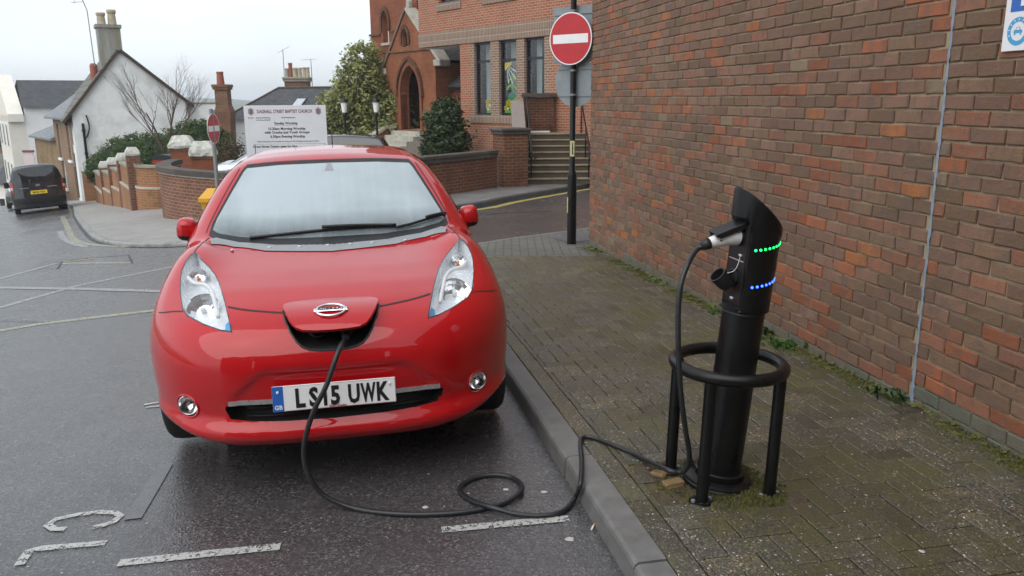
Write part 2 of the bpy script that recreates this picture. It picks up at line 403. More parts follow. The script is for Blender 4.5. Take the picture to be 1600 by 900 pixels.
pm('kerb_concrete', (.145, .14, .135), .55, .22, 9, bump=.0016, bscale=220, dirt=((.085, .08, .072), .5, .7))
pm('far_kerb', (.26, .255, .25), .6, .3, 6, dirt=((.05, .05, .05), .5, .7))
pm('tarmac_path', (.145, .14, .135), .6, .25, 3, bump=.003, bscale=90, dirt=((.09, .085, .08), .48, .7))
pm('black_paint', (.005, .005, .0055), .36, .25, 30, bump=.0004, bscale=160, spec=.35)
pm('seat_cloth', (.05, .052, .055), .9, .2, 20)
pm('black_plastic', (.012, .012, .013), .42, .2, 20, spec=.4)
pm('black_rubber', (.012, .012, .013), .5, .2, 40)
pm('cable_rubber', (.016, .018, .020), .38, .2, 40)
pm('tyre_rubber', (.016, .016, .016), .75, .25, 30, bump=.002, bscale=60)
pm('grey_plastic', (.27, .285, .30), .5, .1, 20)
pm('white_plastic', (.72, .72, .71), .35, .06, 20)
pm('silver_metal', (.70, .71, .73), .28, .08, 20, metal=.55)
pm('lamp_silver', (.82, .83, .85), .25, .05, 20, metal=.25)
pm('dark_kerb', (.045, .043, .042), .6, .3, 6)
pm('satin_silver', (.58, .59, .60), .30, .06, 20, metal=.8)
pm('chrome', (.80, .81, .83), .12, .05, 20, metal=1)
pm('galvanised', (.26, .27, .28), .45, .15, 8, metal=.5)
pm('sign_back', (.22, .25, .265), .5, .12, 5, dirt=((.15, .16, .16), .55, .6))
pm('sign_red', (.47, .018, .025), .35, .08, 8)
pm('sign_white', (.78, .78, .79), .4, .05, 8)
pm('sign_blue', (.02, .12, .46), .4, .06, 8)
pm('sky_blue', (.06, .33, .62), .4, .06, 8)
pm('plate_white', (.78, .78, .78), .3, .03, 8)
pm('plate_yellow', (.78, .56, .03), .35, .04, 8)
pm('letter_black', (.01, .01, .012), .4, .05, 8)
pm('letter_red', (.35, .03, .04), .4, .05, 8)
pm('letter_maroon', (.17, .05, .07), .5, .05, 8)
pm('render_white', (.80, .81, .80), .8, .06, 2.2, dirt=((.50, .51, .46), .48, .75), bump=.004, bscale=30)
pm('render_bright', (.80, .80, .79), .8, .05, 2, dirt=((.66, .66, .63), .55, .5))
pm('render_cream', (.74, .70, .62), .8, .06, 2, dirt=((.6, .57, .5), .55, .5))
pm('chimney_render', (.30, .29, .27), .85, .3, 5, dirt=((.20, .20, .12), .45, .8), streak=True, bump=.006, bscale=20)
pm('stone_pale', (.42, .40, .34), .8, .2, 6, dirt=((.25, .24, .19), .5, .7), bump=.006, bscale=25)
pm('stone_white', (.54, .54, .49), .85, .2, 12, dirt=((.22, .22, .18), .50, .8), bump=.02, bscale=22)
pm('coping_dark', (.06, .048, .040), .75, .35, 5, dirt=((.17, .13, .085), .52, .6), bump=.005, bscale=30)
pm('coping_brown', (.16, .10, .07), .8, .25, 6)
pm('coping_grey', (.26, .25, .20), .8, .25, 5, dirt=((.15, .15, .09), .5, .7), bump=.005, bscale=30)
pm('tread_stone', (.21, .17, .11), .75, .25, 5, dirt=((.10, .085, .05), .48, .8))
pm('step_stone', (.07, .052, .035), .75, .3, 4, dirt=((.07, .06, .035), .45, .8), bump=.005, bscale=30)
pm('terracotta', (.30, .095, .06), .8, .15, 8)
pm('pot_buff', (.42, .36, .26), .8, .2, 6, dirt=((.2, .19, .13), .5, .7))
pm('timber_dark', (.06, .035, .02), .7, .3, 8)
pm('door_red', (.06, .018, .014), .5, .2, 6)
pm('navy_frame', (.012, .014, .026), .4, .1, 10)
pm('white_frame', (.72, .73, .74), .5, .05, 10)
pm('curtain', (.48, .52, .50), .9, .1, 6)
pm('interior', (.02, .02, .022), .9, .2, 3)
pm('yellow_bin', (.62, .32, .012), .45, .12, 5, dirt=((.35, .2, .03), .55, .6))
pm('red_plastic', (.40, .04, .03), .45, .15, 6)
pm('bark', (.055, .035, .028), .85, .3, 12, bump=.01, bscale=40)
pm('bark_red', (.085, .05, .045), .85, .3, 12)
pm('grass', (.05, .075, .022), .9, .35, 3)
pm('far_hill', (.085, .115, .075), .95, .35, .012)
pm('van_paint', (.012, .014, .018), .25, .15, 6, coat=1)
pm('estate_paint', (.020, .020, .028), .2, .15, 6, coat=1)
pm('silver_paint', (.52, .55, .58), .25, .08, 6, metal=.4, coat=1)
pm('green_dark_paint', (.03, .035, .033), .25, .15, 6, coat=1)
pm('tail_red', (.45, .012, .012), .2, .2, 30, coat=.6)
pm('tail_clear', (.62, .5, .5), .2, .2, 30, coat=.6)
pm('tinted_glass', (.010, .012, .014), .06, .1, 4, coat=.5, spec=.8, rvar=.02)
pm('amber', (.75, .24, .03), .3, .1, 30)
pm('cut_paper_yellow', (.72, .55, .03), .7, .1, 20)
pm('cut_paper_green', (.18, .45, .05), .7, .15, 20)
pm('cut_paper_teal', (.03, .26, .12), .7, .15, 20)
pm('cut_paper_white', (.75, .75, .68), .7, .1, 20)
pm('lamp_glass', (.85, .85, .85), .3, .03, 8)
pm('board_white', (.66, .67, .69), .5, .04, 3)
pm('leaf_litter', (.20, .10, .03), .8, .4, 30)
pm('gum', (.42, .41, .39), .8, .2, 30)
emis('led_green', (.01, .9, .16), 2.6); emis('led_blue', (.02, .07, 1.0), 6.0)
def leafmat(name, a, c_, rough=.45):
    m, n, l, b, o = new_mat(name); at = n.new('ShaderNodeAttribute'); at.attribute_name = 'tint'
    l(mixc(n, l, at.outputs['Fac'], a, c_), b.inputs['Base Color']); b.inputs['Roughness'].default_value = rough
    b.inputs['Subsurface Weight'].default_value = 0
    tl = n.new('ShaderNodeBsdfTranslucent'); l(mixc(n, l, at.outputs['Fac'], a, c_), tl.inputs[0]); mx = n.new('ShaderNodeMixShader'); mx.inputs[0].default_value = .22
    l(b.outputs[0], mx.inputs[1]); l(tl.outputs[0], mx.inputs[2]); l(mx.outputs[0], o.inputs[0])
leafmat('leaf_holly', (.055, .072, .018), (.44, .45, .16), .4); leafmat('leaf_dark', (.010, .024, .006), (.060, .095, .026), .4)
leafmat('leaf_hedge', (.028, .062, .012), (.10, .15, .034), .6); leafmat('leaf_weed', (.02, .06, .01), (.10, .19, .035), .5)
leafmat('leaf_brown', (.06, .04, .02), (.14, .10, .05), .7); leafmat('leaf_far', (.03, .045, .02), (.08, .10, .05), .7)
# car paint with rain film
def car_paint():
    m, n, l, b, o = new_mat('red_car_paint'); v = coord(n)
    t = noise_n(n, l, v, 5, 5, .6); vo = n.new('ShaderNodeTexVoronoi'); vo.inputs['Scale'].default_value = 165; l(v, vo.inputs['Vector'])
    wn = n.new('ShaderNodeTexWhiteNoise'); l(vo.outputs['Position'], wn.inputs['Vector'])
    l(mixc(n, l, mapr(n, l, t.outputs[0], .3, .7, 0, 1), (.41, .002, .005), (.46, .003, .007)), b.inputs['Base Color'])
    b.inputs['Metallic'].default_value = .0; b.inputs['Roughness'].default_value = .45; b.inputs['Specular IOR Level'].default_value = .08
    b.inputs['Coat Weight'].default_value = 1.0; b.inputs['Coat IOR'].default_value = 1.5
    l(mapr(n, l, t.outputs[0], .3, .7, .02, .06), b.inputs['Coat Roughness'])
    drop = n.new('ShaderNodeMath'); drop.operation = 'LESS_THAN'; l(vo.outputs['Distance'], drop.inputs[0]); l(mapr(n, l, wn.outputs['Value'], .55, 1, 0, .42), drop.inputs[1])
    sm = n.new('ShaderNodeMath'); sm.operation = 'MULTIPLY'; l(drop.outputs[0], sm.inputs[0]); l(mapr(n, l, vo.outputs['Distance'], 0, .42, 1, 0), sm.inputs[1])
    l(bump_n(n, l, sm.outputs[0], .0007, .6), b.inputs['Coat Normal'])
car_paint()
def misted_glass():
    m, n, l, b, o = new_mat('misted_glass'); v = coord(n)
    t = noise_n(n, l, v, 2.0, 3, .5); t2 = noise_n(n, l, v, 170, 3, .6); mp = n.new('ShaderNodeMapping'); mp.inputs['Scale'].default_value = (26, 1.2, 1.2); l(v, mp.inputs[0]); t3 = noise_n(n, l, mp.outputs[0], 1, 3, .6)
    sx = n.new('ShaderNodeSeparateXYZ'); l(v, sx.inputs[0])
    # condensation on the glass: cleared along the bottom and in the corner by the demister
    low = mapr(n, l, sx.outputs['Z'], 1.0, 1.10, .15, 1); ab = n.new('ShaderNodeMath'); ab.operation = 'ABSOLUTE'; l(sx.outputs['X'], ab.inputs[0])
    edge = mapr(n, l, ab.outputs[0], .46, .60, 1, .72); f = n.new('ShaderNodeMath'); f.operation = 'MULTIPLY'; l(low, f.inputs[0]); l(edge, f.inputs[1])
    a2 = n.new('ShaderNodeMath'); a2.operation = 'ADD'; l(f.outputs[0], a2.inputs[0]); l(mapr(n, l, t.outputs[0], .3, .7, -.22, .16), a2.inputs[1])
    a3 = n.new('ShaderNodeMath'); a3.operation = 'ADD'; l(a2.outputs[0], a3.inputs[0]); l(mapr(n, l, t3.outputs[0], .3, .7, -.05, .05), a3.inputs[1])
    a4 = n.new('ShaderNodeMath'); a4.operation = 'ADD'; l(a3.outputs[0], a4.inputs[0]); l(mapr(n, l, t2.outputs[0], .3, .7, -.07, .07), a4.inputs[1])
    mist = mapr(n, l, a4.outputs[0], 0, 1, .10, 1)
    b.inputs['Base Color'].default_value = (.47, .55, .59, 1); b.inputs['Roughness'].default_value = .35
    b.inputs['Coat Weight'].default_value = 1; b.inputs['Coat Roughness'].default_value = .03; b.inputs['Specular IOR Level'].default_value = .5
    # clear glass where there is no mist
    tr = n.new('ShaderNodeBsdfTransparent'); tr.inputs[0].default_value = (.80, .86, .87, 1); gl = n.new('ShaderNodeBsdfGlossy'); gl.inputs['Roughness'].default_value = .03; fr = n.new('ShaderNodeFresnel'); ge = n.new('ShaderNodeNewGeometry'); l(mapr(n, l, ge.outputs['Backfacing'], 0, 1, 1.55, 1 / 1.55), fr.inputs[0])
    g1 = n.new('ShaderNodeMixShader'); l(fr.outputs[0], g1.inputs[0]); l(tr.outputs[0], g1.inputs[1]); l(gl.outputs[0], g1.inputs[2])
    g2 = n.new('ShaderNodeMixShader'); l(mapr(n, l, mist, 0, 1, .12, .86), g2.inputs[0]); l(g1.outputs[0], g2.inputs[1]); l(b.outputs[0], g2.inputs[2]); l(g2.outputs[0], o.inputs[0])
misted_glass()
def clear_glass(name, tint, extra=0.0):
    m, n, l, b, o = new_mat(name); tr = n.new('ShaderNodeBsdfTransparent'); tr.inputs[0].default_value = (*tint, 1)
    gl = n.new('ShaderNodeBsdfGlossy'); gl.inputs['Roughness'].default_value = .04; fr = n.new('ShaderNodeFresnel'); ge = n.new('ShaderNodeNewGeometry'); l(mapr(n, l, ge.outputs['Backfacing'], 0, 1, 1.5, 1 / 1.5), fr.inputs[0])   # thin sheet: same from both sides
    ad = n.new('ShaderNodeMath'); ad.operation = 'ADD'; ad.use_clamp = True; l(fr.outputs[0], ad.inputs[0]); ad.inputs[1].default_value = extra
    mx = n.new('ShaderNodeMixShader'); l(ad.outputs[0], mx.inputs[0]); l(tr.outputs[0], mx.inputs[1]); l(gl.outputs[0], mx.inputs[2]); l(mx.outputs[0], o.inputs[0])
clear_glass('lens_glass', (.97, .98, .99), .0); clear_glass('pane_glass', (.90, .92, .93), .0)
M_ = MATS
# ------------------------------------------------------------------ setting: terrain, road, pavements
def proj(p):
    x, y, z = p[0], p[1], p[2] - CAMH
    d = y * math.cos(PITCH) - z * math.sin(PITCH)
    if d < .1: return (-999, -999)
    b = (-y * math.sin(PITCH) - z * math.cos(PITCH)) / d; a = x / d; c, s = math.cos(ROLL), math.sin(ROLL)
    return 800 + FPX * (c * a - s * b), 450 + FPX * (s * a + c * b)
def inframe(p, m=20):
    u, v = proj(p); return -m < u < 1600 + m and -m < v < 900 + m
def sheet(name, xs, ys, zf, mat, kind='structure', uv=False):
    m = MB(); vs = [(x, y, zf(x, y)) for y in ys for x in xs]; n = len(xs)
    m.add(vs, [[j * n + i, j * n + i + 1, (j + 1) * n + i + 1, (j + 1) * n + i] for j in range(len(ys) - 1) for i in range(n - 1)])
    o = m.build(name, mat, None, smooth=True); tag(o, kind=kind); return o
fr = lambda a, b, s: [a + (b - a) * i / max(1, round((b - a) / s)) for i in range(max(1, round((b - a) / s)) + 1)]
sheet('road', fr(-70, -12, 1)[:-1] + fr(-12, 6, .4)[:-1] + fr(6, 30, 1), fr(-6, 16, .4)[:-1] + fr(16, 110, 1), G, M_['wet_asphalt'])
far = [-1500, -900, -600, -400, -250, -160, -110, -70, -45, -25, -10, 0, 10, 25, 45, 80, 150, 300, 600, 1500]
sheet('ground', far, [-60, -20, 0, 15, 30, 45, 60, 80, 110, 150, 220, 320, 450, 700, 1000, 1600], lambda x, y: max(G(x, y), -17 - .004 * max(0, y - 220)) - .12, M_['grass'])
m = MB(); hv = []; HN = 90
for i in range(HN + 1):
    a = R(-62 + 100 * i / HN); h = 4 + 7 * noise.noise((i * .13, 3, 0)) + 3 * noise.noise((i * .6, 9, 0))
    for r_, z in ((700, -30), (900, -4 + h * .3), (1100, h), (1500, -40)): hv.append((r_ * math.sin(a), r_ * math.cos(a), z))
m.add(hv, [[i * 4 + k, (i + 1) * 4 + k, (i + 1) * 4 + k + 1, i * 4 + k + 1] for i in range(HN) for k in range(3)])
tag(m.build('hills', M_['far_hill'], None, smooth=True), kind='structure')

def offset_path(P, d):
    out = []
    for i, p in enumerate(P):
        t = (P[min(i + 1, len(P) - 1)] - P[max(i - 1, 0)]).normalized(); out.append(p + Vector((t.y, -t.x)) * d)
    return out
def kerb(path, parent, mat, h=.1, w=.125, seg=.914, right=1):
    P = [Vector(p[:2]) for p in path]; S = [0]
    for a, b in zip(P, P[1:]): S.append(S[-1] + (b - a).length)
    def at(s):
        for i in range(len(P) - 1):
            if s <= S[i + 1] or i == len(P) - 2:
                t = (s - S[i]) / (S[i + 1] - S[i]); d = (P[i + 1] - P[i]).normalized(); return P[i].lerp(P[i + 1], t), d
    prof = [(0, -.14), (.004, h - .022), (.009, h - .009), (.022, h), (w, h), (w, -.14)]
    s = 0; rnd = random.Random(5)
    while s < S[-1] - .2:
        e = min(s + seg, S[-1]); vs = []; k = 4; dz = rnd.uniform(-.003, .003); do = rnd.uniform(-.003, .003)
        for i in range(k + 1):
            p, d = at(s + .003 + (e - s - .006) * i / k); nrm = Vector((d.y, -d.x)) * right
            for o_, z in prof: q = p + nrm * (o_ + do); vs.append((q.x, q.y, G(p.x, p.y) + z + dz))
        n = len(prof); fs = [[i * n + a, i * n + (a + 1) % n, (i + 1) * n + (a + 1) % n, (i + 1) * n + a] for i in range(k) for a in range(n)]
        fs += [list(range(n))[::-1], [k * n + a for a in range(n)]]
        if right > 0: fs = [f[::-1] for f in fs]
        m = MB(); m.add(vs, fs); m.build('kerb_stone', mat, parent); s = e
# near pavement
KD = Vector((-.201, 1)).normalized()                       # direction of the near kerb
K0 = Vector((.425, 2.51))                                  # a point on the kerb face
kpath = [K0 + KD * t for t in (-3.6, -2, 0, 2, 4, 5.2)] + [Vector(p) for p in spline([(-.735, 8.3), (-.80, 9.3), (-.62, 10.25), (-.05, 10.95), (.72, 11.62), (1.14, 12.04), (2.5, 13.4), (6, 17), (10, 21)], 4)]
kin = offset_path(kpath, .125)
WT = Vector((.1914, -.9815)); WN = Vector((-.9815, -.1914)); WC = Vector((.965, 10.13))   # brick wall: direction, normal, far corner
WL = 11.2
pv = slab('pavement', [tuple(p) for p in kin] + [(12, 21), tuple(WC + Vector((.06, -.03)))] + [tuple(WC + WT * WL - WN * .05)], .0890, M_['moss_joint'], .5)
kerb(kpath, pv, M_['kerb_concrete'])
# textured far end of this pavement (blocks too small to tell apart)
YB = 9.3
def klx(y): return K0.x + KD.x / KD.y * (y - K0.y)
fp = [tuple(p) for p in kin if p.y > YB - .2]
fe = slab('paving_end', [(kin[5].x - .13, YB)] + [q for q in fp if q[1] > YB] + [(11.8, 21), tuple(WC + Vector((.05, 0))), ((WC + WT * ((10.13 - YB) / .9815)).x, YB)], .1, M_['block_paving_near'], .6, .02, None, pv, None)
# herringbone blocks
UA = Vector((KD.y, -KD.x)); UB = Vector((-UA.y, UA.x)); U_ = .1
PATCH = [(.62, 3.40), (.60, 3.12), (.70, 2.96), (.90, 2.94), (1.08, 2.98), (1.14, 3.14), (1.05, 3.34), (.90, 3.45)]
def clip(poly, p, nrm):
    out = []
    for i in range(len(poly)):
        a, b = poly[i], poly[(i + 1) % len(poly)]; da = (a - p).dot(nrm); db = (b - p).dot(nrm)
        if da >= 0: out.append(a)
        if (da >= 0) != (db >= 0): out.append(a.lerp(b, da / (da - db)))
    return out
rg = random.Random(11)
def ptint(): 
    k = rg.random(); b_ = rg.uniform(.78, 1.2)
    c = (.152, .146, .130) if k < .6 else ((.134, .120, .100) if k < .85 else (.168, .154, .124)); return (c[0] * b_, c[1] * b_, c[2] * b_, 1)
PT = [ptint() for i in range(14)]
PM = []
for t in PT:
    m = MB(); m.box((0, 0, -.025), (.1945, .0945, .05), None, .0036); me = m.build('x', M_['paving_block'], None, col=[t] * len(m.f)); PM.append(me.data); bpy.data.objects.remove(me)
kr = Vector((KD.y, -KD.x)); KE = K0 + kr * .229; blocks = []
cx, cy = 1.0, 4.5
for nn in range(-110, 110):
    for mm in range(-30, 30):
        for hv_ in (0, 1):
            a0, b0 = (nn + 4 * mm, nn) if hv_ == 0 else (nn + 4 * mm, nn + 1); da, db = (2, 1) if hv_ == 0 else (1, 2)
            c = Vector((cx, cy)) + UA * (a0 + da / 2) * U_ + UB * (b0 + db / 2) * U_
            if not (.9 < c.y < YB + .1) or not -2 < c.x < 3: continue
            hd = (da * U_ / 2 - .002, db * U_ / 2 - .002)
            q = [c + UA * sa * hd[0] + UB * sb * hd[1] for sa, sb in ((-1, -1), (1, -1), (1, 1), (-1, 1))]
            p = clip(clip(clip(q, KE, kr), WC, WN), Vector((0, YB)), Vector((0, -1)))
            if len(p) < 3: continue
            ar = abs(sum(p[i].x * p[(i + 1) % len(p)].y - p[(i + 1) % len(p)].x * p[i].y for i in range(len(p)))) / 2
            if ar < .0006 or inpoly(c.x, c.y, PATCH): continue
            blocks.append((c, hv_, None if ar > .0186 else p))
s = -3
while s < 6.9:                                            # edge course beside the kerb
    c = K0 + kr * .178 + KD * s; blocks.append((c, 2, None)); s += .2
blocks.sort(key=lambda b: b[0].length + (0 if inframe((b[0].x, b[0].y, .1), 0) else 50))
angA = math.atan2(UA.y, UA.x); fm = MB(); fcol = []
for i, (c, hv_, p) in enumerate(blocks):
    z = G(c.x, c.y) + .1 + rg.uniform(-.0018, .0018); t = rg.randrange(len(PM))
    rot = (angA, angA + math.pi / 2, math.atan2(KD.y, KD.x))[hv_] + rg.uniform(-.006, .006)
    Mx = Matrix.Translation((c.x, c.y, z)) @ Matrix.Rotation(rot, 4, 'Z') @ Matrix.Rotation(rg.uniform(-.007, .007), 4, 'X')
    if c.y > 3.4: Mx = Mx @ Matrix.Rotation(0, 4, 'Y')
    if p is None:
        if i < 300:
            o = bpy.data.objects.new('paving_block', PM[t]); COL.objects.link(o); o.parent = pv; o.matrix_basis = Mx
        else:
            fm.M = Mx; k = len(fm.f); fm.box((0, 0, -.025), (.1945, .0945, .05), None, .0036); fcol += [PT[t]] * (len(fm.f) - k); fm.M = None
    else:
        if i < 300:
            mm = MB(); mm.prism([((q - c).x, (q - c).y) for q in p], -.05, 0); o = mm.build('paving_block', M_['paving_block'], None, col=[PT[t]] * len(mm.f)); o.parent = pv; o.location = (c.x, c.y, z)
        else:
            k = len(fm.f); fm.prism([(q.x, q.y) for q in p], z - .05, z); fcol += [PT[t]] * (len(fm.f) - k)
tag(fm.build('paving_blocks_far', M_['paving_block'], pv, col=fcol), kind='stuff')
# pavement on the church side of the junction
ck = [Vector(p) for p in spline([(-23, 42), (-17.2, 32), (-13.5, 25.2), (-10.3, 19.5), (-8.0, 15.6), (-6.6, 13.95), (-5.3, 13.2), (-4.0, 13.3), (-2.4, 14.5), (-.75, 16.12), (.01, 17.69), (2.02, 21.41), (6, 28.7)], 5)]
ckin = offset_path(ck, -.125)
isp = min(range(len(ckin)), key=lambda i: (ckin[i] - Vector((-4.0, 13.3))).length)
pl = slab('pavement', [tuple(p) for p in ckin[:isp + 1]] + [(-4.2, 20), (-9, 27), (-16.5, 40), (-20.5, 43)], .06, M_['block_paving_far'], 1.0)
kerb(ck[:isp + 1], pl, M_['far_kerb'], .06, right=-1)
pr_ = slab('pavement', [tuple(p) for p in ckin[isp:]] + [(3, 30), (-4.19, 20)], .1, M_['tarmac_path'], 1.0)
kerb(ck[isp:], pr_, M_['dark_kerb'], right=-1)

# ------------------------------------------------------------------ road markings and a painted gutter shadow
def strip(pts, w, mat, name='road_marking_and_shade', z=.004, closed=False):
    P = [Vector(p[:2]) for p in pts]; vs = []; n = len(P); Q = []
    for i in range(n - 1):
        k = max(1, int((P[i + 1] - P[i]).length / .25)); Q += [P[i].lerp(P[i + 1], j / k) for j in range(k)]
    Q.append(P[-1]); rr = random.Random(len(Q))
    for i, p in enumerate(Q):
        t = (Q[min(i + 1, len(Q) - 1)] - Q[max(i - 1, 0)]).normalized(); nr = Vector((-t.y, t.x)) * w / 2 * rr.uniform(.9, 1.1)
        for s_ in (1, -1): q = p + nr * s_; vs.append((q.x, q.y, G(q.x, q.y) + z))
    m = MB(); m.add(vs, [[2 * i, 2 * i + 1, 2 * i + 3, 2 * i + 2] for i in range(len(Q) - 1)])
    o = m.build(name, M_[mat], None); tag(o, kind='structure'); return o
hp = lambda *a: [hit(u, v) for u, v in a]
strip(hp((185, 881), (438, 855)), .052, 'white_paint'); strip(hp((690, 829), (889, 811)), .05, 'white_paint')
strip(hp((30, 884), (46, 861), (62, 858), (166, 849)), .042, 'white_paint')
strip(hp((103, 827), (84, 828), (75, 821), (88, 812), (120, 805), (155, 801), (180, 802), (188, 807), (178, 816), (160, 822), (145, 825)), .034, 'white_paint')
strip(hp((259, 726), (207, 812)), .075, 'faint_film', z=.004)
strip(hp((-60, 530), (0, 517), (60, 507), (245, 485), (420, 462)), .11, 'pale_yellow')
strip(hp((0, 500), (80, 503)), .1, 'faint_white', z=.003)
strip(hp((-80, 495), (0, 481), (120, 447), (270, 417), (330, 405)), .11, 'worn_white', z=.003)
strip(hp((-60, 449), (0, 450), (130, 452), (262, 456), (400, 462)), .11, 'worn_white', z=.005)
strip(hp((-40, 446), (0, 436), (88, 412)), .1, 'worn_white')
strip(hp((96, 412), (207, 411)), .1, 'pale_yellow'); strip(hp((98, 410), (150, 404)), .05, 'yellow_paint', z=.006)
strip(hp((207, 411), (201, 399), (130, 404), (97, 409), (90, 420)), .03, 'black_rubber', z=.005)
strip([Vector(p) for p in spline([q[:2] for q in hp((97, 338), (104, 352), (112, 370), (125, 379), (150, 383), (200, 386))], 6)], .13, 'pale_yellow')
strip([Vector(p) for p in spline([q[:2] for q in hp((94, 361), (99, 372), (112, 380), (135, 386))], 6)], .13, 'worn_white')
strip(hp((225, 633), (262, 627)), .03, 'white_paint'); strip(hp((228, 637), (262, 634)), .02, 'white_paint')
yk = offset_path(ck, .24)
iy = min(range(len(ck)), key=lambda i: (ck[i] - Vector((-1.6, 15.3))).length)
strip(yk[iy:], .17, 'yellow_paint')
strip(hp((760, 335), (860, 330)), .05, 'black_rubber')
strip(offset_path(ck[:isp + 1], .03), .07, 'black_rubber')  # dark strip stands in for the gutter shadow along the kerb foot

# ------------------------------------------------------------------ the long brick wall on the right
WZ0, NC = -.34, 66
wall = thing('brick_wall', 'long wall of purple and orange bricks rising along the right edge of the pavement', 'wall', (WC.x, WC.y, G(WC.x, WC.y)))
ft = [(-.0, -.011)] ; w3 = lambda s, b, z: (WC.x + WT.x * s + WN.x * b, WC.y + WT.y * s + WN.y * b, z)
E_ = WC + WT * WL; ZT = WZ0 + NC * .075
bw_ = MB(); c0 = w3(.008, -.011, 0); c1 = w3(WL, -.011, 0); foot = [(c0[0], c0[1]), (c1[0], c1[1]), (c1[0] + 4, c1[1] + 1), (c0[0] + 6.5, c0[1] + 5.6)]
m = MB(); m.prism(foot, WZ0 - .3, ZT); wb = m.build('mortar', [M_['mortar']], wall)
m = MB(); q0 = Vector(foot[0]); q3 = Vector(foot[3]); d_ = (q3 - q0).normalized(); nn_ = Vector((-d_.y, d_.x))
m.prism([tuple(q0 + d_ * .24), tuple(q3), tuple(q3 + nn_ * .011), tuple(q0 + nn_ * .011 + d_ * .24)], WZ0 - .3, ZT); m.build('return_face', M_['pier_brick'], wall, uv=True)
rb = random.Random(3)
def btint():
    k = rb.random(); v = rb.uniform(.82, 1.18)
    if k < .52: c = (.235, .132, .090)
    elif k < .74: c = (.215, .130, .080)
    elif k < .87: c = (.275, .120, .070)
    elif k < .945: c = (.33, .115, .055)
    elif k < .985: c = (.40, .150, .055)
    else: c = (.26, .19, .12)
    return (c[0] * v, c[1] * v, c[2] * v, 1)
def brick_shape(mb, ln, r, hgt=.065, dep=.06, jit=.0033):
    'brick with uneven arris: front face at +y... local x along wall, y outwards, z up'
    x = ln / 2; z = hgt / 2; ch = .004; vs = []
    j = lambda: r.uniform(-jit, jit)
    f = [(-x + ch + j(), j() * .6, -z + ch + j()), (0 + j() * 3, j() * .6 + .0006, -z + ch + j()), (x - ch + j(), j() * .6, -z + ch + j()), (x - ch + j(), j() * .6, z - ch + j()), (0 + j() * 3, j() * .6 + .0006, z - ch + j()), (-x + ch + j(), j() * .6, z - ch + j())]
    e = [(-x + j(), -.005, -z + j()), (0, -.005, -z + j()), (x + j(), -.005, -z + j()), (x + j(), -.005, z + j()), (0, -.005, z + j()), (-x + j(), -.005, z + j())]
    bk = [(a, -dep, c) for a, b, c in e]
    vs = f + e + bk; fs = [[0, 1, 4, 5], [1, 2, 3, 4]]
    for i in range(6): k = (i + 1) % 6; fs += [[6 + i, 6 + k, k, i], [12 + i, 12 + k, 6 + k, 6 + i]]
    mb.add(vs, fs)
BV = []; BT = [btint() for i in range(44)]
for t in BT:
    m = MB(); brick_shape(m, .215, rb); o = m.build('x', M_['clay_brick'], None, col=[t] * len(m.f)); BV.append(o.data); bpy.data.objects.remove(o)
SJ = 6.11; bl = []
for k in range(NC):
    z = WZ0 + k * .075 + .0375
    for a, b in ((0.0, SJ - .006), (SJ + .006, WL)):
        s = a - (.1125 if k % 2 else 0) - (.03 if a else 0)
        while s < b:
            x0 = max(s, a); x1 = min(s + .215, b)
            if x1 - x0 > .03: bl.append(((x0 + x1) / 2, z, x1 - x0))
            s += .225
def keyb(b):
    p = w3(b[0], 0, b[1]); 
    return ((Vector(p) - Vector((0, 0, CAMH))).length if inframe(p, 0) and b[1] > G(p[0], p[1]) + .06 else 99) + (20 if b[2] < .2 else 0)
bl.sort(key=keyb)
Wrot = Matrix(((WT.x, WN.x, 0), (WT.y, WN.y, 0), (0, 0, 1))).to_4x4()
bm_ = MB(); bcol = []
for i, (s, z, ln) in enumerate(bl):
    p = w3(s, rb.uniform(-.0012, .0022), z + rb.uniform(-.0012, .0012)); gz = z - G(p[0], p[1])
    Mx = Matrix.Translation(p) @ Wrot @ Matrix.Rotation(rb.uniform(-.006, .006), 4, 'Y') @ Matrix.Rotation(rb.uniform(-.006, .006), 4, 'Z')
    base = gz < .175
    if i < 300 and ln > .2 and not base:
        o = bpy.data.objects.new('brick', rb.choice(BV)); COL.objects.link(o); o.parent = wall
        o.matrix_parent_inverse = wall.matrix_basis.inverted(); o.matrix_basis = Mx
    else:
        bm_.M = Mx; k = len(bm_.f); brick_shape(bm_, ln, rb); t = rb.choice(BT)
        if base: t = (.17 * rb.uniform(.8, 1.1), .155, .115, 1)
        bcol += [t] * (len(bm_.f) - k)
bm_.M = None
tag(bm_.build('bricks_far', M_['clay_brick'], wall, col=bcol), kind='stuff')
pts = []; rj = random.Random(9)
m = MB(); z = G(*w3(SJ, 0, 0)[:2]) + .09; row = []
while z < ZT:
    w = .0075 + rj.uniform(-.002, .004) + (.012 if z < .3 else 0) * rj.random(); o_ = rj.uniform(-.002, .002); row.append((SJ + o_ - w, SJ + o_ + w, z, .0015 + rj.random() * .0025)); z += .022
m.add([w3(a, t, z) for a, b, z, t in row] + [w3(b, t, z) for a, b, z, t in row] + [w3((a + b) / 2, t + .005, z) for a, b, z, t in row],
      [f for i in range(len(row) - 1) for n in [len(row)] for f in ([i, 2 * n + i, 2 * n + i + 1, i + 1], [2 * n + i, n + i, n + i + 1, 2 * n + i + 1])])
m.build('sealant_joint', M_['sealant'], wall, smooth=True)
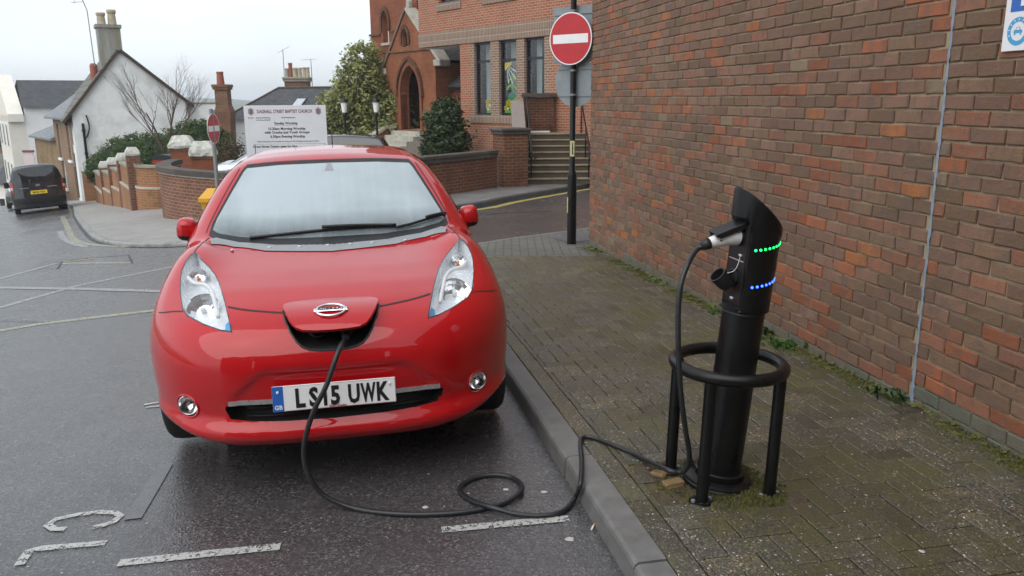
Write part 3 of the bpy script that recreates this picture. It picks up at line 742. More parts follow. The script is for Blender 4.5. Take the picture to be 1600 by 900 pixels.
# ------------------------------------------------------------------ vehicle bodies: solid described by profiles, then meshed
def tab(pts, lo, hi, sig, n=1200):
    x = np.linspace(lo, hi, n); p = np.array(pts); y = np.interp(x, p[:, 0], p[:, 1])
    k = max(1, int(3 * sig / (hi - lo) * n)); t = np.arange(-k, k + 1) * (hi - lo) / n; g = np.exp(-t * t / 2 / sig ** 2); g /= g.sum()
    s0 = y[1] - y[0]; s1 = y[-1] - y[-2]
    yp = np.concatenate([y[0] + s0 * np.arange(-k, 0), y, y[-1] + s1 * np.arange(1, k + 1)])
    return x, np.convolve(yp, g, 'valid')
def smax(a, b, k):
    h = np.maximum(k - np.abs(a - b), 0); return np.maximum(a, b) + h * h / (4 * k)
def sstep(x, a, b):
    t = np.clip((x - a) / (b - a), 0, 1); return t * t * (3 - 2 * t)
HATCH = dict(top=[(-.5, .36), (-.1, .56), (0, .64), (.06, .70), (.14, .755), (.25, .80), (.42, .845), (.65, .885), (.9, .918), (1.10, .945), (1.16, .965), (1.3, 1.04), (1.93, 1.370), (2.05, 1.405), (2.3, 1.436), (2.7, 1.452), (3.2, 1.442), (3.7, 1.41), (4.0, 1.37), (4.12, 1.33), (4.36, 1.0), (4.46, .8), (4.6, .5), (5, -.3)],
    wid=[(0, .80), (.2, .835), (.3, .855), (.45, .872), (.6, .874), (.75, .864), (.9, .842), (.97, .822), (1.05, .780), (1.2, .712), (1.36, .615), (1.42, .56), (1.48, .47), (1.66, .3)],
    nose=[(0, .18), (.19, .085), (.225, .04), (.258, .0), (.292, .0), (.322, .03), (.355, .04), (.40, .028), (.48, .015), (.56, .01), (.62, .012), (.8, .03), (1.6, .1)],
    vfa=.56, rear=4.44, bump=.075, arches=(.90, 3.60), panel=1, wmax=.89)
def make_body(C):
    top = C['top']; tx, ty = tab(top, -.5, 5.2, .03); tc = 1 / np.sqrt(1 + np.gradient(ty, tx) ** 2)
    wx, wy = tab(C['wid'], 0, 2.1, .03); nx, ny = tab(C['nose'], 0, 2.0, .012); wm = C['wmax']
    vf = lambda a: C['vfa'] * (a / wm) ** 4 + .03 * (a / wm) ** 2
    def fn(u, v, z):
        a = np.abs(u); am = np.minimum(a, wm + .06)
        vp = v - vf(am) * (1 - .25 * sstep(v, .4, 1.1) - .45 * sstep(v, 1.1, 2.0) - .3 * sstep(v, 2.0, 3))
        zt = np.interp(vp, tx, ty); c = np.interp(vp, tx, tc)
        zt = zt - (.012 + .045 * sstep(v, 1.5, 2.3)) * (a / .7) ** 2
        zt = zt + C['bump'] * np.exp(-((a - .70) / .14) ** 2) * np.exp(-((v - 1.02) / .33) ** 2)
        d = smax((z - zt) * c, a - np.interp(z, wx, wy), .10)
        d3 = np.interp(z, nx, ny) + vf(am) - v
        if C.get('panel'):
            d3 = d3 + .017 * sstep(.425 - a - 1.15 * np.maximum(0, z - .45), -.022, .022) * sstep(z, .38, .42) * sstep(.550 - z, -.022, .018)
        d = smax(d, d3, .07)
        d = smax(d, (v - (C['rear'] - .30 * (a / wm) ** 4 - .10 * sstep(z, .5, .1))) * .9, .08)
        d = smax(d, .20 + .085 * sstep(a, .42, .84) * sstep(.75 - v, 0, .3) - z, .04)
        for vc in C['arches']:
            q = np.sqrt((v - vc) ** 2 + (z - .315) ** 2) - .35
            d = smax(d, -smax(q, .58 - a, .02), .014)
        return d
    return fn
def grad(fn, P, e=.002):
    g = np.stack([(fn(*(P + d).T) - fn(*(P - d).T)) for d in np.eye(3) * e], 1) / (2 * e); return g
def iso_mesh(fn, xs, ys, zs):
    X, Y, Z = np.meshgrid(xs, ys, zs, indexing='ij'); F = fn(X, Y, Z); ins = F < 0
    n0, n1, n2 = [k - 1 for k in F.shape]
    acc = np.zeros((n0, n1, n2, 3)); cnt = np.zeros((n0, n1, n2))
    co = [(i, j, k) for i in (0, 1) for j in (0, 1) for k in (0, 1)]
    sl = lambda c: tuple(slice(c[q], F.shape[q] - 1 + c[q]) for q in range(3))
    Pn = np.stack([X, Y, Z], -1)
    for a in range(8):
        for b in range(a + 1, 8):
            if sum(abs(p - q) for p, q in zip(co[a], co[b])) != 1: continue
            fa, fb = F[sl(co[a])], F[sl(co[b])]; cr = (fa < 0) != (fb < 0); t = np.where(cr, fa / np.where(cr, fa - fb, 1), 0)
            acc += np.where(cr[..., None], Pn[sl(co[a])] * (1 - t[..., None]) + Pn[sl(co[b])] * t[..., None], 0); cnt += cr
    act = cnt > 0; idx = -np.ones((n0, n1, n2), int); idx[act] = np.arange(act.sum()); V = acc[act] / cnt[act][:, None]
    fs = []
    for ax in range(3):
        s0 = [slice(None)] * 3; s1 = [slice(None)] * 3; s0[ax] = slice(0, -1); s1[ax] = slice(1, None)
        A = ins[tuple(s0)]; cr = A != ins[tuple(s1)]
        I = np.argwhere(cr); o1, o2 = [(1, 2), (2, 0), (0, 1)][ax]
        ok = (I[:, o1] > 0) & (I[:, o2] > 0) & (I[:, o1] < idx.shape[o1]) & (I[:, o2] < idx.shape[o2]); I = I[ok]
        q = []
        for d1, d2 in ((-1, -1), (0, -1), (0, 0), (-1, 0)):
            J = I.copy(); J[:, o1] += d1; J[:, o2] += d2; q.append(idx[tuple(J.T)])
        q = np.stack(q, 1); fl = ~A[tuple(I.T)]; q[fl] = q[fl][:, ::-1]; fs.append(q)
    Fq = np.concatenate(fs)
    for _ in range(4):
        f = fn(*V.T); g = grad(fn, V); st = (f / np.maximum((g * g).sum(1), .2))[:, None] * g
        V = V - np.clip(st, -.015, .015)
    return V, Fq
def np_obj(name, V, F, mats, parent, smooth=True):
    me = bpy.data.meshes.new(name); me.from_pydata(V.tolist(), [], F.tolist())
    for m in mats: me.materials.append(m)
    if smooth: me.polygons.foreach_set('use_smooth', [True] * len(me.polygons))
    me.update(); return link(name, me, parent)
class Surf:
    'points on a body surface seen along an axis'
    def __init__(s, fn): s.fn = fn
    def cast(s, A, mode):
        A = np.array(A, float); n = len(A)
        if mode == 'front': t = np.arange(-.3, 4.6, .008); mk = lambda tt: (A[:, :1] + 0 * tt, tt, A[:, 1:] + 0 * tt)
        elif mode == 'rear': t = np.arange(-5, .5, .008); mk = lambda tt: (A[:, :1] + 0 * tt, -tt, A[:, 1:] + 0 * tt)
        elif mode == 'left': t = np.arange(-1.2, 0, .006); mk = lambda tt: (tt, A[:, :1] + 0 * tt, A[:, 1:] + 0 * tt)
        else: t = np.arange(-1.2, 0, .006); mk = lambda tt: (-tt, A[:, :1] + 0 * tt, A[:, 1:] + 0 * tt)
        F = s.fn(*mk(np.tile(t, (n, 1)))); i = np.argmax(F < 0, 1); hi = t[i][:, None]; lo = t[np.maximum(i - 1, 0)][:, None]
        for _ in range(22):
            m = (lo + hi) / 2; ins = s.fn(*mk(m)) < 0; hi = np.where(ins, m, hi); lo = np.where(ins, lo, m)
        P = np.concatenate([np.broadcast_to(c, (n, 1)) for c in mk(hi)], 1)
        N = grad(s.fn, P); N /= np.linalg.norm(N, axis=1)[:, None]
        return P, N
    def patch(s, poly, mode, step=.03, off=.002, off2=None):
        v, f, nb = fill(poly, step); P, N = s.cast([p[:] for p in v], mode)
        A = P + N * off; fs = []
        flip = mode in ('rear', 'left')
        for t in f:
            a, b, c = (Vector(v[i]) for i in t[:3]); t = list(t); ccw = (b - a).cross(c - a) > 0
            fs.append(t if ccw != flip else t[::-1])
        if off2 is None: return A.tolist(), fs
        n = len(A); B = P + N * off2; fs2 = [[n + i for i in t[::-1]] for t in fs]; sd = []
        area = sum(v[i][0] * v[(i + 1) % nb][1] - v[(i + 1) % nb][0] * v[i][1] for i in range(nb)) > 0
        for i in range(nb):
            j = (i + 1) % nb; q = [i, n + i, n + j, j]; sd.append(q if area != flip else q[::-1])
        return A.tolist() + B.tolist(), fs + fs2 + sd
    def ribbon(s, pts, w, mode, off=.0015, n=6):
        C = [Vector(p) for p in spline([(*p, 0) for p in pts], n)]; L_ = []; R_ = []
        for i, p in enumerate(C):
            t = (C[min(i + 1, len(C) - 1)] - C[max(i - 1, 0)]).normalized(); nr = Vector((-t.y, t.x, 0)) * w / 2; L_.append((p + nr)[:2]); R_.append((p - nr)[:2])
        P, N = s.cast([(q[0], q[1]) for q in L_ + R_], mode); A = (P + N * off).tolist(); k = len(C)
        fs = [[i, k + i, k + i + 1, i + 1] for i in range(k - 1)]
        if mode in ('rear', 'left'): fs = [f[::-1] for f in fs]
        return A, fs
def mirror_poly(p): return [(-a, b) for a, b in p][::-1]
def sym(p): return p + [(-a, b) for a, b in p[::-1] if abs(a) > 1e-6]
def part(name, va, mat, parent, smooth=True):
    m = MB(); m.add(*va); return m.build(name, mat, parent, smooth=smooth)
def wheel(parent, u, v, r=.316, w=.205, rim='silver_metal', spokes=5):
    sg = 1 if u > 0 else -1; Mx = Matrix.Translation((u, v, r)) @ Matrix.Rotation(R(90) * sg, 4, 'Y')
    m = MB(Mx); h = w / 2
    m.lathe([(r * .62, -h * .8), (r * .74, -h), (r * .93, -h * .96), (r * .985, -h * .78), (r, -h * .5), (r, h * .5), (r * .985, h * .78), (r * .93, h * .96), (r * .74, h), (r * .62, h * .8)], 36, caps=False)
    wl = m.build('wheel', M_['tyre_rubber'], parent, smooth=True)
    m = MB(Mx); m.lathe([(r * .64, -h * .75), (r * .64, h * .75), (r * .58, h * .7), (r * .55, h * .2)], 32, caps=False); m.lathe([(r * .14, h * .45), (r * .13, h * .62), (.01, h * .65)], 16)
    for k in range(spokes):
        a = 2 * math.pi * k / spokes; d = Vector((math.cos(a), math.sin(a), 0)); q = Vector((-d.y, d.x, 0))
        m.add([d * r * .1 + q * r * .10 + Vector((0, 0, h * .55)), d * r * .1 - q * r * .10 + Vector((0, 0, h * .55)), d * r * .6 - q * r * .07 + Vector((0, 0, h * .62)), d * r * .6 + q * r * .07 + Vector((0, 0, h * .62)),
               d * r * .1 + q * r * .10 + Vector((0, 0, h * .2)), d * r * .1 - q * r * .10 + Vector((0, 0, h * .2)), d * r * .6 - q * r * .07 + Vector((0, 0, h * .3)), d * r * .6 + q * r * .07 + Vector((0, 0, h * .3))],
              [[0, 1, 2, 3], [4, 7, 6, 5], [0, 3, 7, 4], [1, 5, 6, 2]])
    m.build('rim', M_[rim], wl, smooth=False); 
    m = MB(Mx); m.lathe([(.01, h * .05), (r * .56, h * .05), (r * .56, -h * .1)], 20); m.build('brake_disc', M_['black_plastic'], wl)
    return wl
# ------------------------------------------------------------------ the red car
TH = math.atan(.2); CARLOC = Vector((-.715, 3.34, 0)) - .040 * Vector((math.cos(TH), math.sin(TH), 0))
CARM = Matrix.Translation(CARLOC) @ Matrix.Rotation(TH, 4, 'Z') @ Matrix.Rotation(R(-1.9), 4, 'X') @ Matrix.Rotation(R(-.75), 4, 'Y')
car = thing('electric_car', 'red hatchback car plugged in at the kerb with its front charging flap open', 'car', mat=CARM, local=True)
fn = make_body(HATCH); S = Surf(fn)
def axis(a, b, h): return np.linspace(a, b, int(round((b - a) / h)) + 1)
V, F = iso_mesh(fn, axis(-.945, .945, .0175), np.concatenate([axis(-.06, 1.3, .0175), axis(1.34, 4.5, .04)]), axis(.13, 1.56, .0175))
body = np_obj('body', V, F, [M_['red_car_paint'], M_['black_plastic'], M_['lamp_silver']], car)
HL = [(.685, .962), (.645, .935), (.597, .906), (.555, .878), (.527, .858), (.492, .828), (.466, .800), (.445, .768), (.43, .740), (.423, .718), (.47, .722), (.55, .738), (.635, .758), (.668, .776), (.694, .81), (.710, .837), (.724, .875), (.727, .900), (.720, .928), (.706, .950)]
PORT = [(.0, .80), (.12, .80), (.19, .795), (.210, .778), (.195, .745), (.172, .705), (.150, .674), (.128, .653), (.10, .641), (.06, .635), (0, .633)]
GRL = [(0, .415), (.25, .415), (.40, .412), (.468, .404), (.474, .392), (.464, .362), (.444, .343), (.35, .335), (.22, .329), (0, .325)]
FOG = [(.648 + .047 * math.cos(a * math.pi / 8), .380 + .047 * math.sin(a * math.pi / 8)) for a in range(16)]
def cutter(poly, mi, o1, o2, step=.03):
    vs, fs = S.patch(poly, 'front', step, o1, o2); m = MB(); m.m = mi; m.add(vs, fs); o = m.build('cut', [M_['red_car_paint'], M_['black_plastic'], M_['silver_metal']]); return o
cuts = [cutter(HL, 2, .05, -.075), cutter(mirror_poly(HL), 2, .05, -.075), cutter(sym(PORT), 1, .06, -.085, .025), cutter(sym(GRL), 1, .06, -.07), cutter(FOG, 1, .05, -.05, .02), cutter(mirror_poly(FOG), 1, .05, -.05, .02), cutter([(a * .985, 1.16 + (b - 1.16) * .97) for a, b in sym([(0, .972), (.30, .976), (.50, .988), (.62, 1.008), (.652, 1.022), (.640, 1.07), (.582, 1.19), (.520, 1.312), (.502, 1.334), (.3, 1.348), (0, 1.352)])], 1, .05, -.42, .08)]
for c in cuts:
    md = body.modifiers.new('b', 'BOOLEAN'); md.operation = 'DIFFERENCE'; md.object = c; md.solver = 'EXACT'
    c.matrix_basis = CARM
bpy.context.view_layer.update()
me2 = bpy.data.meshes.new_from_object(body.evaluated_get(bpy.context.evaluated_depsgraph_get()))
body.modifiers.clear(); body.data = me2; me2.name = 'body'
for c in cuts: bpy.data.objects.remove(c)
me2.polygons.foreach_set('use_smooth', [True] * len(me2.polygons)); me2.set_sharp_from_angle(angle=R(38))
front = lambda name, poly, mat, par=car, step=.03, off=.002, off2=None: part(name, S.patch(poly, 'front', step, off, off2), M_[mat], par)
rib = lambda name, pts, w, mat, par=body, mode='front', off=.0015: part(name, S.ribbon(pts, w, mode, off), M_[mat], par)
# glass
WSB = sym([(0, .940), (.30, .944), (.50, .958), (.62, .982), (.672, 1.0), (.662, 1.06), (.60, 1.19), (.535, 1.322), (.515, 1.350), (.3, 1.363), (0, 1.367)])
WSG = sym([(0, .972), (.30, .976), (.50, .988), (.62, 1.008), (.652, 1.022), (.640, 1.07), (.582, 1.19), (.520, 1.312), (.502, 1.334), (.3, 1.348), (0, 1.352)])
def dens(P, k=7): return [tuple(Vector(P[i]).lerp(Vector(P[(i + 1) % len(P)]), j / k)) for i in range(len(P)) for j in range(k)]
ins_ = dens([(a * .975, 1.16 + (b - 1.16) * .95) for a, b in WSG]); nb_w = len(ins_)
PA, NA = S.cast(dens(WSB), 'front'); PB2, NB2 = S.cast(ins_, 'front'); m = MB(); m.add((PA + NA * .0022).tolist() + (PB2 + NB2 * .0022).tolist(), [[i, (i + 1) % nb_w, nb_w + (i + 1) % nb_w, nb_w + i] for i in range(nb_w)]); sur = m.build('windscreen_surround', M_['black_plastic'], car)
# what shows faintly through the glass
def seat(u_):
    P_, N_ = S.cast([(u_, 1.20)], 'front'); c = Vector(P_[0]) - Vector(N_[0]) * .34; m = MB(); m.box(c + Vector((0, .05, -.02)), (.25, .10, .17), None, .035); o = m.build('headrest', M_['seat_cloth'], car); m = MB(); m.box(c + Vector((0, .06, -.30)), (.46, .12, .34), None, .04); m.build('seat_back', M_['seat_cloth'], o)
seat(-.34); seat(.34)
P_, N_ = S.cast([(-.34, 1.06)], 'front'); c = Vector(P_[0]) - Vector(N_[0]) * .20; m = MB(); m.tube([c + Vector((.18 * math.cos(a), -.10 * math.sin(a), .15 * math.sin(a))) for a in [2 * math.pi * k / 28 for k in range(28)]], .016, 8, closed=True); m.tube([c + Vector((-.17, 0, 0)), c + Vector((.17, 0, 0))], .02, 6); m.build('steering_wheel', M_['black_plastic'], car, smooth=True)
P_, N_ = S.cast([(0, 1.30)], 'front'); c = Vector(P_[0]) - Vector(N_[0]) * .07; m = MB(); m.box(c, (.22, .03, .065), None, .012); m.build('interior_mirror', M_['black_plastic'], car)
front('windscreen', WSG, 'misted_glass', sur, .04, .0045)
front('sensor_patch', [(-.012, 1.350), (-.03, 1.305), (.03, 1.305), (.012, 1.350)], 'grey_plastic', sur, .02, .005)
front('cowl', sym([(0, .925), (.35, .933), (.52, .950), (.63, .975), (.655, .985), (.62, .9905), (.50, .966), (.30, .952), (0, .948)]), 'grey_plastic', car, .03, .004)
for u_ in (-.52, -.33, -.17, -.02, .10, .22, .40): 
    P_, N_ = S.cast([(u_, .940)], 'front'); p = Vector(P_[0]) + Vector(N_[0]) * .006; m = MB(); m.lathe([(.010, -.004), (.010, .004), (.005, .006)], 10, Matrix.Translation(p) @ Vector(N_[0]).to_track_quat('Z', 'Y').to_matrix().to_4x4()); m.build('cowl_clip', M_['silver_metal'], car)
def wiper(pts, lift):
    P_, N_ = S.cast(pts, 'front'); w = [Vector(p) + Vector(n) * (.012 + lift) for p, n in zip(P_, N_)]
    m = MB(); m.tube(spline(w, 5), .0085, 6); b = m.build('wiper', M_['black_plastic'], car, smooth=True)
    m = MB(); a = [Vector(p) + Vector(n) * .034 for p, n in zip(P_, N_)]; k = len(a); m.tube(spline([a[k // 2], a[k // 2 + 1] + Vector((0, 0, -.006)), a[-1] + Vector((0, -.01, -.018))], 5), .010, 6); m.build('arm', M_['black_plastic'], b, smooth=True)
wiper([(-.44, .978), (-.25, .990), (-.05, 1.0), (.15, 1.004), (.36, 1.006)], 0); wiper([(.36, .990), (.44, 1.0), (.54, 1.018), (.645, 1.035)], .006)
# panel gaps
for sg in (1, -1):
    q = lambda L_: [(a * sg, b) for a, b in L_]
    rib('bonnet_gap', q([(.455, .795), (.40, .789), (.33, .783), (.21, .774)]), .0045, 'black_rubber'); rib('bonnet_gap', q([(.690, .962), (.682, .978), (.664, .990)]), .0045, 'black_rubber')
    rib('bumper_gap', q([(.664, .770), (.72, .762), (.80, .742)]), .0035, 'black_rubber')
    rib('roof_gap', q([(.548, 1.338), (.615, 1.205), (.676, 1.062), (.69, 1.01)]), .005, 'black_rubber')
rib('roof_edge_gap', [(-.51, 1.355), (-.3, 1.369), (0, 1.3725), (.3, 1.369), (.51, 1.355)], .007, 'black_rubber')
# headlights
for sg in (1, -1):
    pl_ = HL if sg > 0 else mirror_poly(HL)
    P_, N_ = S.cast([(sg * .60, .805), (sg * .655, .898), (sg * .50, .765)], 'front')
    hl = front('headlight', pl_, 'lens_glass', car, .03, .0015)
    cxp, czp = sum(p[0] for p in pl_) / len(pl_), sum(p[1] for p in pl_) / len(pl_)
    big = [(cxp + (a - cxp) * 1.012, czp + (b - czp) * 1.012) for a, b in pl_]
    n_ = len(big); PA, NA = S.cast(big, 'front'); PB, NB = S.cast([(cxp + (a - cxp) * .965, czp + (b - czp) * .965) for a, b in pl_], 'front')
    m = MB(); m.add((PA + NA * .0008).tolist() + (PB + NB * .0008).tolist(), [[i, (i + 1) % n_, n_ + (i + 1) % n_, n_ + i] if sg > 0 else [i, n_ + i, n_ + (i + 1) % n_, (i + 1) % n_] for i in range(n_)]); m.build('seal', M_['black_plastic'], hl)
    for k, (rad, dep) in enumerate(((.074, .040), (.040, .032))):
        ax = (Vector(N_[k]) + Vector((0, -.75, 0))).normalized(); c = Vector(P_[k]) - Vector(N_[k]) * dep + Vector((0, .015, -.004))
        Mx = Matrix.Translation(c) @ ax.to_track_quat('Z', 'Y').to_matrix().to_4x4()
        m = MB(Mx); m.lathe([(rad * .12, -rad * .55), (rad * .5, -rad * .45), (rad * .8, -rad * .2), (rad, .0), (rad * 1.08, .004), (rad * 1.08, -.03)], 20, caps=False)
        rf = m.build('reflector', M_['chrome'], hl, smooth=False)
        m = MB(Mx); m.lathe([(rad * .16, -rad * .5), (rad * .18, -rad * .1), (rad * .12, .0), (.002, rad * .05)], 12); m.build('bulb', M_['amber' if k else 'white_plastic'], rf, smooth=True)
    A_ = [(.695, .885), (.655, .868), (.60, .862), (.56, .845), (.53, .815), (.50, .775)]
    PA, NA = S.cast([(a * sg, b) for a, b in A_], 'front'); m = MB(); m.tube(spline([Vector(p) - Vector(n) * .020 for p, n in zip(PA, NA)], 5), .010, 8); m.build('inner_frame', M_['white_plastic'], hl, smooth=True)
    front('side_marker', [(a * sg, b) for a, b in ([(.437, .73), (.478, .735), (.48, .775), (.465, .785), (.445, .755)] if sg > 0 else [(.437, .73), (.445, .755), (.465, .785), (.48, .775), (.478, .735)])], 'sky_blue', hl, .02, -.06)
# fog lamps
for sg in (1, -1):
    P_, N_ = S.cast([(sg * .648, .380)], 'front'); Mx = Matrix.Translation(Vector(P_[0]) + Vector((0, .012, 0))) @ Matrix.Rotation(R(90), 4, 'X') @ Matrix.Rotation(R(12) * sg, 4, 'Y')
    m = MB(Mx); m.lathe([(.006, -.03), (.03, -.02), (.041, .004), (.044, .008), (.047, .002)], 24, caps=False); fg = m.build('fog_lamp', M_['chrome'], car, smooth=True)
    m = MB(Mx); m.lathe([(.042, .004), (.038, .010), (.02, .014), (.001, .015)], 24, caps=False); m.build('lens', M_['lens_glass'], fg, smooth=True)
    PA, NA = S.cast([(sg * .648 + .052 * math.cos(a), .380 + .052 * math.sin(a)) for a in [2 * math.pi * k / 24 for k in range(24)]], 'front')
    m = MB(); m.tube([Vector(p) + Vector(n) * .001 for p, n in zip(PA, NA)], .0055, 6, closed=True); m.build('bezel', M_['red_car_paint'], fg, smooth=True)
# grille
for k in range(3):
    m = MB(); z = .348 + k * .02; PA, NA = S.cast([(x / 20, z) for x in range(-8, 9)], 'front'); m.tube([Vector(p) - Vector(n) * .045 for p, n in zip(PA, NA)], .005, 5); gr_ = m.build('grille_slat', M_['black_plastic'], car, smooth=True)
PA, NA = S.cast([(x, .4080 - .012 * abs(x) ** 2) for x in np.linspace(-.456, .456, 41)], 'front'); k = len(PA)
PB, NB = S.cast([(x, .4290 - .012 * abs(x) ** 2) for x in np.linspace(-.456, .456, 41)], 'front')
A1 = PA + NA * .004; B1 = PB + NB * .004; A0 = PA - NA * .02; B0 = PB - NB * .02; vs = A1.tolist() + B1.tolist() + A0.tolist() + B0.tolist()
m = MB(); m.add(vs, [f for i in range(k - 1) for f in ([i, i + 1, k + i + 1, k + i], [2 * k + i + 1, 2 * k + i, 3 * k + i, 3 * k + i + 1], [k + i, k + i + 1, 3 * k + i + 1, 3 * k + i], [i + 1, i, 2 * k + i, 2 * k + i + 1])]); sharp(m.build('grille_bar', M_['satin_silver'], car), 50)
# number plate
PLM = Matrix.Translation((-.005, -.012, .444)) @ Matrix.Rotation(R(-3), 4, 'X')
m = MB(PLM); m.box((0, .004, 0), (.52, .008, .111), None, .002); npl = m.build('number_plate', M_['plate_white'], car)
m = MB(PLM); m.b2((-.2595, -.0008, -.055), (-.214, .0002, .055)); m.build('blue_band', M_['sign_blue'], npl)
TX = PLM @ Matrix.Rotation(R(90), 4, 'X')
for c_, x in zip('LS15UWK', (-.147, -.089, -.041, .002, .081, .142, .200)): text('registration_letter', c_, .112, TX @ Matrix.Translation((x, -.040, .0006)), M_['letter_black'], npl, bold=.0045, xs=.50 if c_ == 'W' else (.66 if c_ in 'UK' else .74))
text('country_code', 'GB', .026, TX @ Matrix.Translation((-.237, -.045, .001)), M_['plate_white'], npl, bold=.0006)
text('dealer_name', 'Glyn Hopkin', .0145, TX @ Matrix.Translation((.01, -.0525, .0006)), M_['letter_red'], npl, bold=.0003)
for x in (-.237, .235):
    m = MB(PLM); m.lathe([(.006, 0), (.006, .004), (.003, .006)], 10, Matrix.Translation((x, -.001, .03)) @ Matrix.Rotation(R(90), 4, 'X')); m.build('screw', M_['white_plastic'], npl)
m = MB(PLM)
for a, b, c, d in ((-.21, -.0535, .258, -.0525), (-.21, .0525, .258, .0535), (.257, -.0525, .258, .0525)): m.b2((a, -.0006, b), (c, .0002, d))
m.build('border_line', M_['letter_red'], npl)
# charge port: frame, sockets
for ux, rr in ((-.062, .041), (.058, .030)):
    Mx = Matrix.Translation((ux, .155, .694)) @ Matrix.Rotation(R(60), 4, 'X')
    m = MB(Mx); m.lathe([(rr, -.05), (rr, .02), (rr * .85, .022), (rr * .82, -.03), (.002, -.03)], 24, caps=False); m.build('charge_socket', M_['black_plastic'], car, smooth=False)
PF = sym(PORT); PA, NA = S.cast(PF, 'front'); m = MB(); m.tube([Vector(p) - Vector(n) * .004 for p, n in zip(PA, NA)], .0075, 6, closed=True); m.build('charge_port_seal', M_['black_rubber'], car, smooth=True)
for x in (-.165, .165): m = MB(); m.box((x, .145, .735), (.03, .02, .03), None, .003); m.build('flap_hinge', M_['black_plastic'], car)
LID = sym([(0, .806), (.12, .804), (.178, .799), (.205, .790), (.211, .779), (.200, .752), (.172, .700), (.150, .672), (.12, .657), (.07, .652), (0, .650)])
def lidify(vs, al=17, hv=.275, hz=.806):
    c, s_ = math.cos(R(al)), math.sin(R(al)); out = []
    for u_, v_, z_ in vs: dv, dz = v_ - hv, z_ - hz; out.append((u_ * .99, hv + dv * c + dz * s_, hz - dv * s_ + dz * c))
    return out
vs, fs = S.patch(LID, 'front', .02, .004, -.014); lid = part('charge_flap', (lidify(vs), fs), M_['red_car_paint'], car); sharp(lid, 40)
vs, fs = S.patch([(a * .9, .645 + (b - .645) * .9 + .006) for a, b in LID], 'front', .03, -.0145, -.026); part('flap_lining', (lidify(vs), fs), M_['black_plastic'], lid, False)
PE, NE = S.cast([(0, .735)], 'front'); eo = Vector(lidify([(Vector(PE[0]) + Vector(NE[0]) * .006)])[0]); c24, s24 = math.cos(R(17)), math.sin(R(17))
nx_ = Vector((0, NE[0][1] * c24 + NE[0][2] * s24, -NE[0][1] * s24 + NE[0][2] * c24)).normalized(); ex = Vector((1, 0, 0)); ey = nx_.cross(ex)
EM = frame(eo, ex, ey, nx_)
m = MB(EM); m.tube([(.062 * math.cos(a), .052 * math.sin(a), .003) for a in [2 * math.pi * k / 40 for k in range(40)]], .006, 8, closed=True); emb = m.build('emblem', M_['chrome'], lid, smooth=True)
m = MB(EM); m.box((0, 0, .005), (.146, .026, .008), None, .003); m.build('emblem_bar', M_['chrome'], emb)
text('emblem_lettering', 'NISSAN', .026, EM @ Matrix.Translation((0, -.0092, .0094)), M_['letter_black'], emb, bold=.0007, xs=1.25)
# mirrors
for sg in (1, -1):
    vs = []; n1, n2 = 20, 12
    for i in range(n2 + 1):
        ph = -math.pi / 2 + math.pi * i / n2
        for k in range(n1):
            a = 2 * math.pi * k / n1; sgn = lambda x, p: math.copysign(abs(x) ** p, x)
            x = .064 * sgn(math.cos(ph), .55) * sgn(math.cos(a), .65); z = .070 * sgn(math.cos(ph), .55) * sgn(math.sin(a), .65); y = .085 * sgn(math.sin(ph), .8)
            if y > 0: y *= .45
            vs.append((sg * (.846 + x * (1 - .12 * z / .066)), 1.70 + y + abs(x) * .12, 1.000 + z + x * .10))
    fs = [[i * n1 + k, i * n1 + (k + 1) % n1, (i + 1) * n1 + (k + 1) % n1, (i + 1) * n1 + k] for i in range(n2) for k in range(n1)]
    m = MB(); m.add(vs, fs if sg > 0 else [f[::-1] for f in fs])
    m.mi = [1 if sum(m.v[i][2] for i in f) / 4 < 0.966 + (abs(sum(m.v[i][0] for i in f) / 4) - .846) * .12 else 0 for f in m.f]
    mo = m.build('door_mirror', [M_['red_car_paint'], M_['black_plastic']], car, smooth=True)
    m = MB(); m.tube([(sg * .80, 1.70, .97), (sg * .72, 1.72, .955)], [.03, .035], 8); m.build('stalk', M_['black_plastic'], mo, smooth=True)
# side glass, doors, rear
for sg, mode in ((1, 'right'), (-1, 'left')):
    for nm, pg in (('quarter_window', [(1.56, 1.035), (1.86, 1.04), (1.86, 1.175)]), ('door_window', [(1.90, 1.04), (2.72, 1.05), (2.72, 1.37), (2.28, 1.365), (2.05, 1.29), (1.90, 1.21)]), ('door_window', [(2.77, 1.05), (3.45, 1.07), (3.50, 1.20), (3.42, 1.33), (2.77, 1.37)]), ('quarter_window', [(3.52, 1.09), (3.85, 1.14), (3.70, 1.28), (3.53, 1.31)])):
        part(nm, S.patch(pg, mode, .06, .003), M_['tinted_glass'], car)
    for pts in ([(1.52, .99), (1.50, .70), (1.56, .40), (1.62, .30)], [(2.745, 1.40), (2.745, .9), (2.74, .30)], [(3.50, 1.02), (3.40, .80), (3.20, .55), (3.12, .30)], [(1.62, .30), (2.4, .29), (3.12, .30)]): part('door_gap', S.ribbon(pts, .006, mode), M_['black_rubber'], car)
    for vv in (2.58, 3.32):
        P_, N_ = S.cast([(vv - .09, .93), (vv + .09, .935)], mode); p0, p1 = Vector(P_[0]), Vector(P_[1]); n0 = Vector(N_[0]); m = MB(); m.tube(spline([p0, p0 + n0 * .03 + (p1 - p0) * .12, p1 + n0 * .03 - (p1 - p0) * .12, p1], 5), .012, 8); m.build('door_handle', M_['red_car_paint'], car, smooth=True)
    part('tail_lamp', S.patch([(sg * a, b) for a, b in ((.62, .92), (.72, .90), (.66, 1.15), (.58, 1.22), (.56, 1.12))][::sg], 'rear', .05, .004), M_['tail_red'], car)
    for vv in (.90, 3.60): wheel(car, sg * .762, vv)
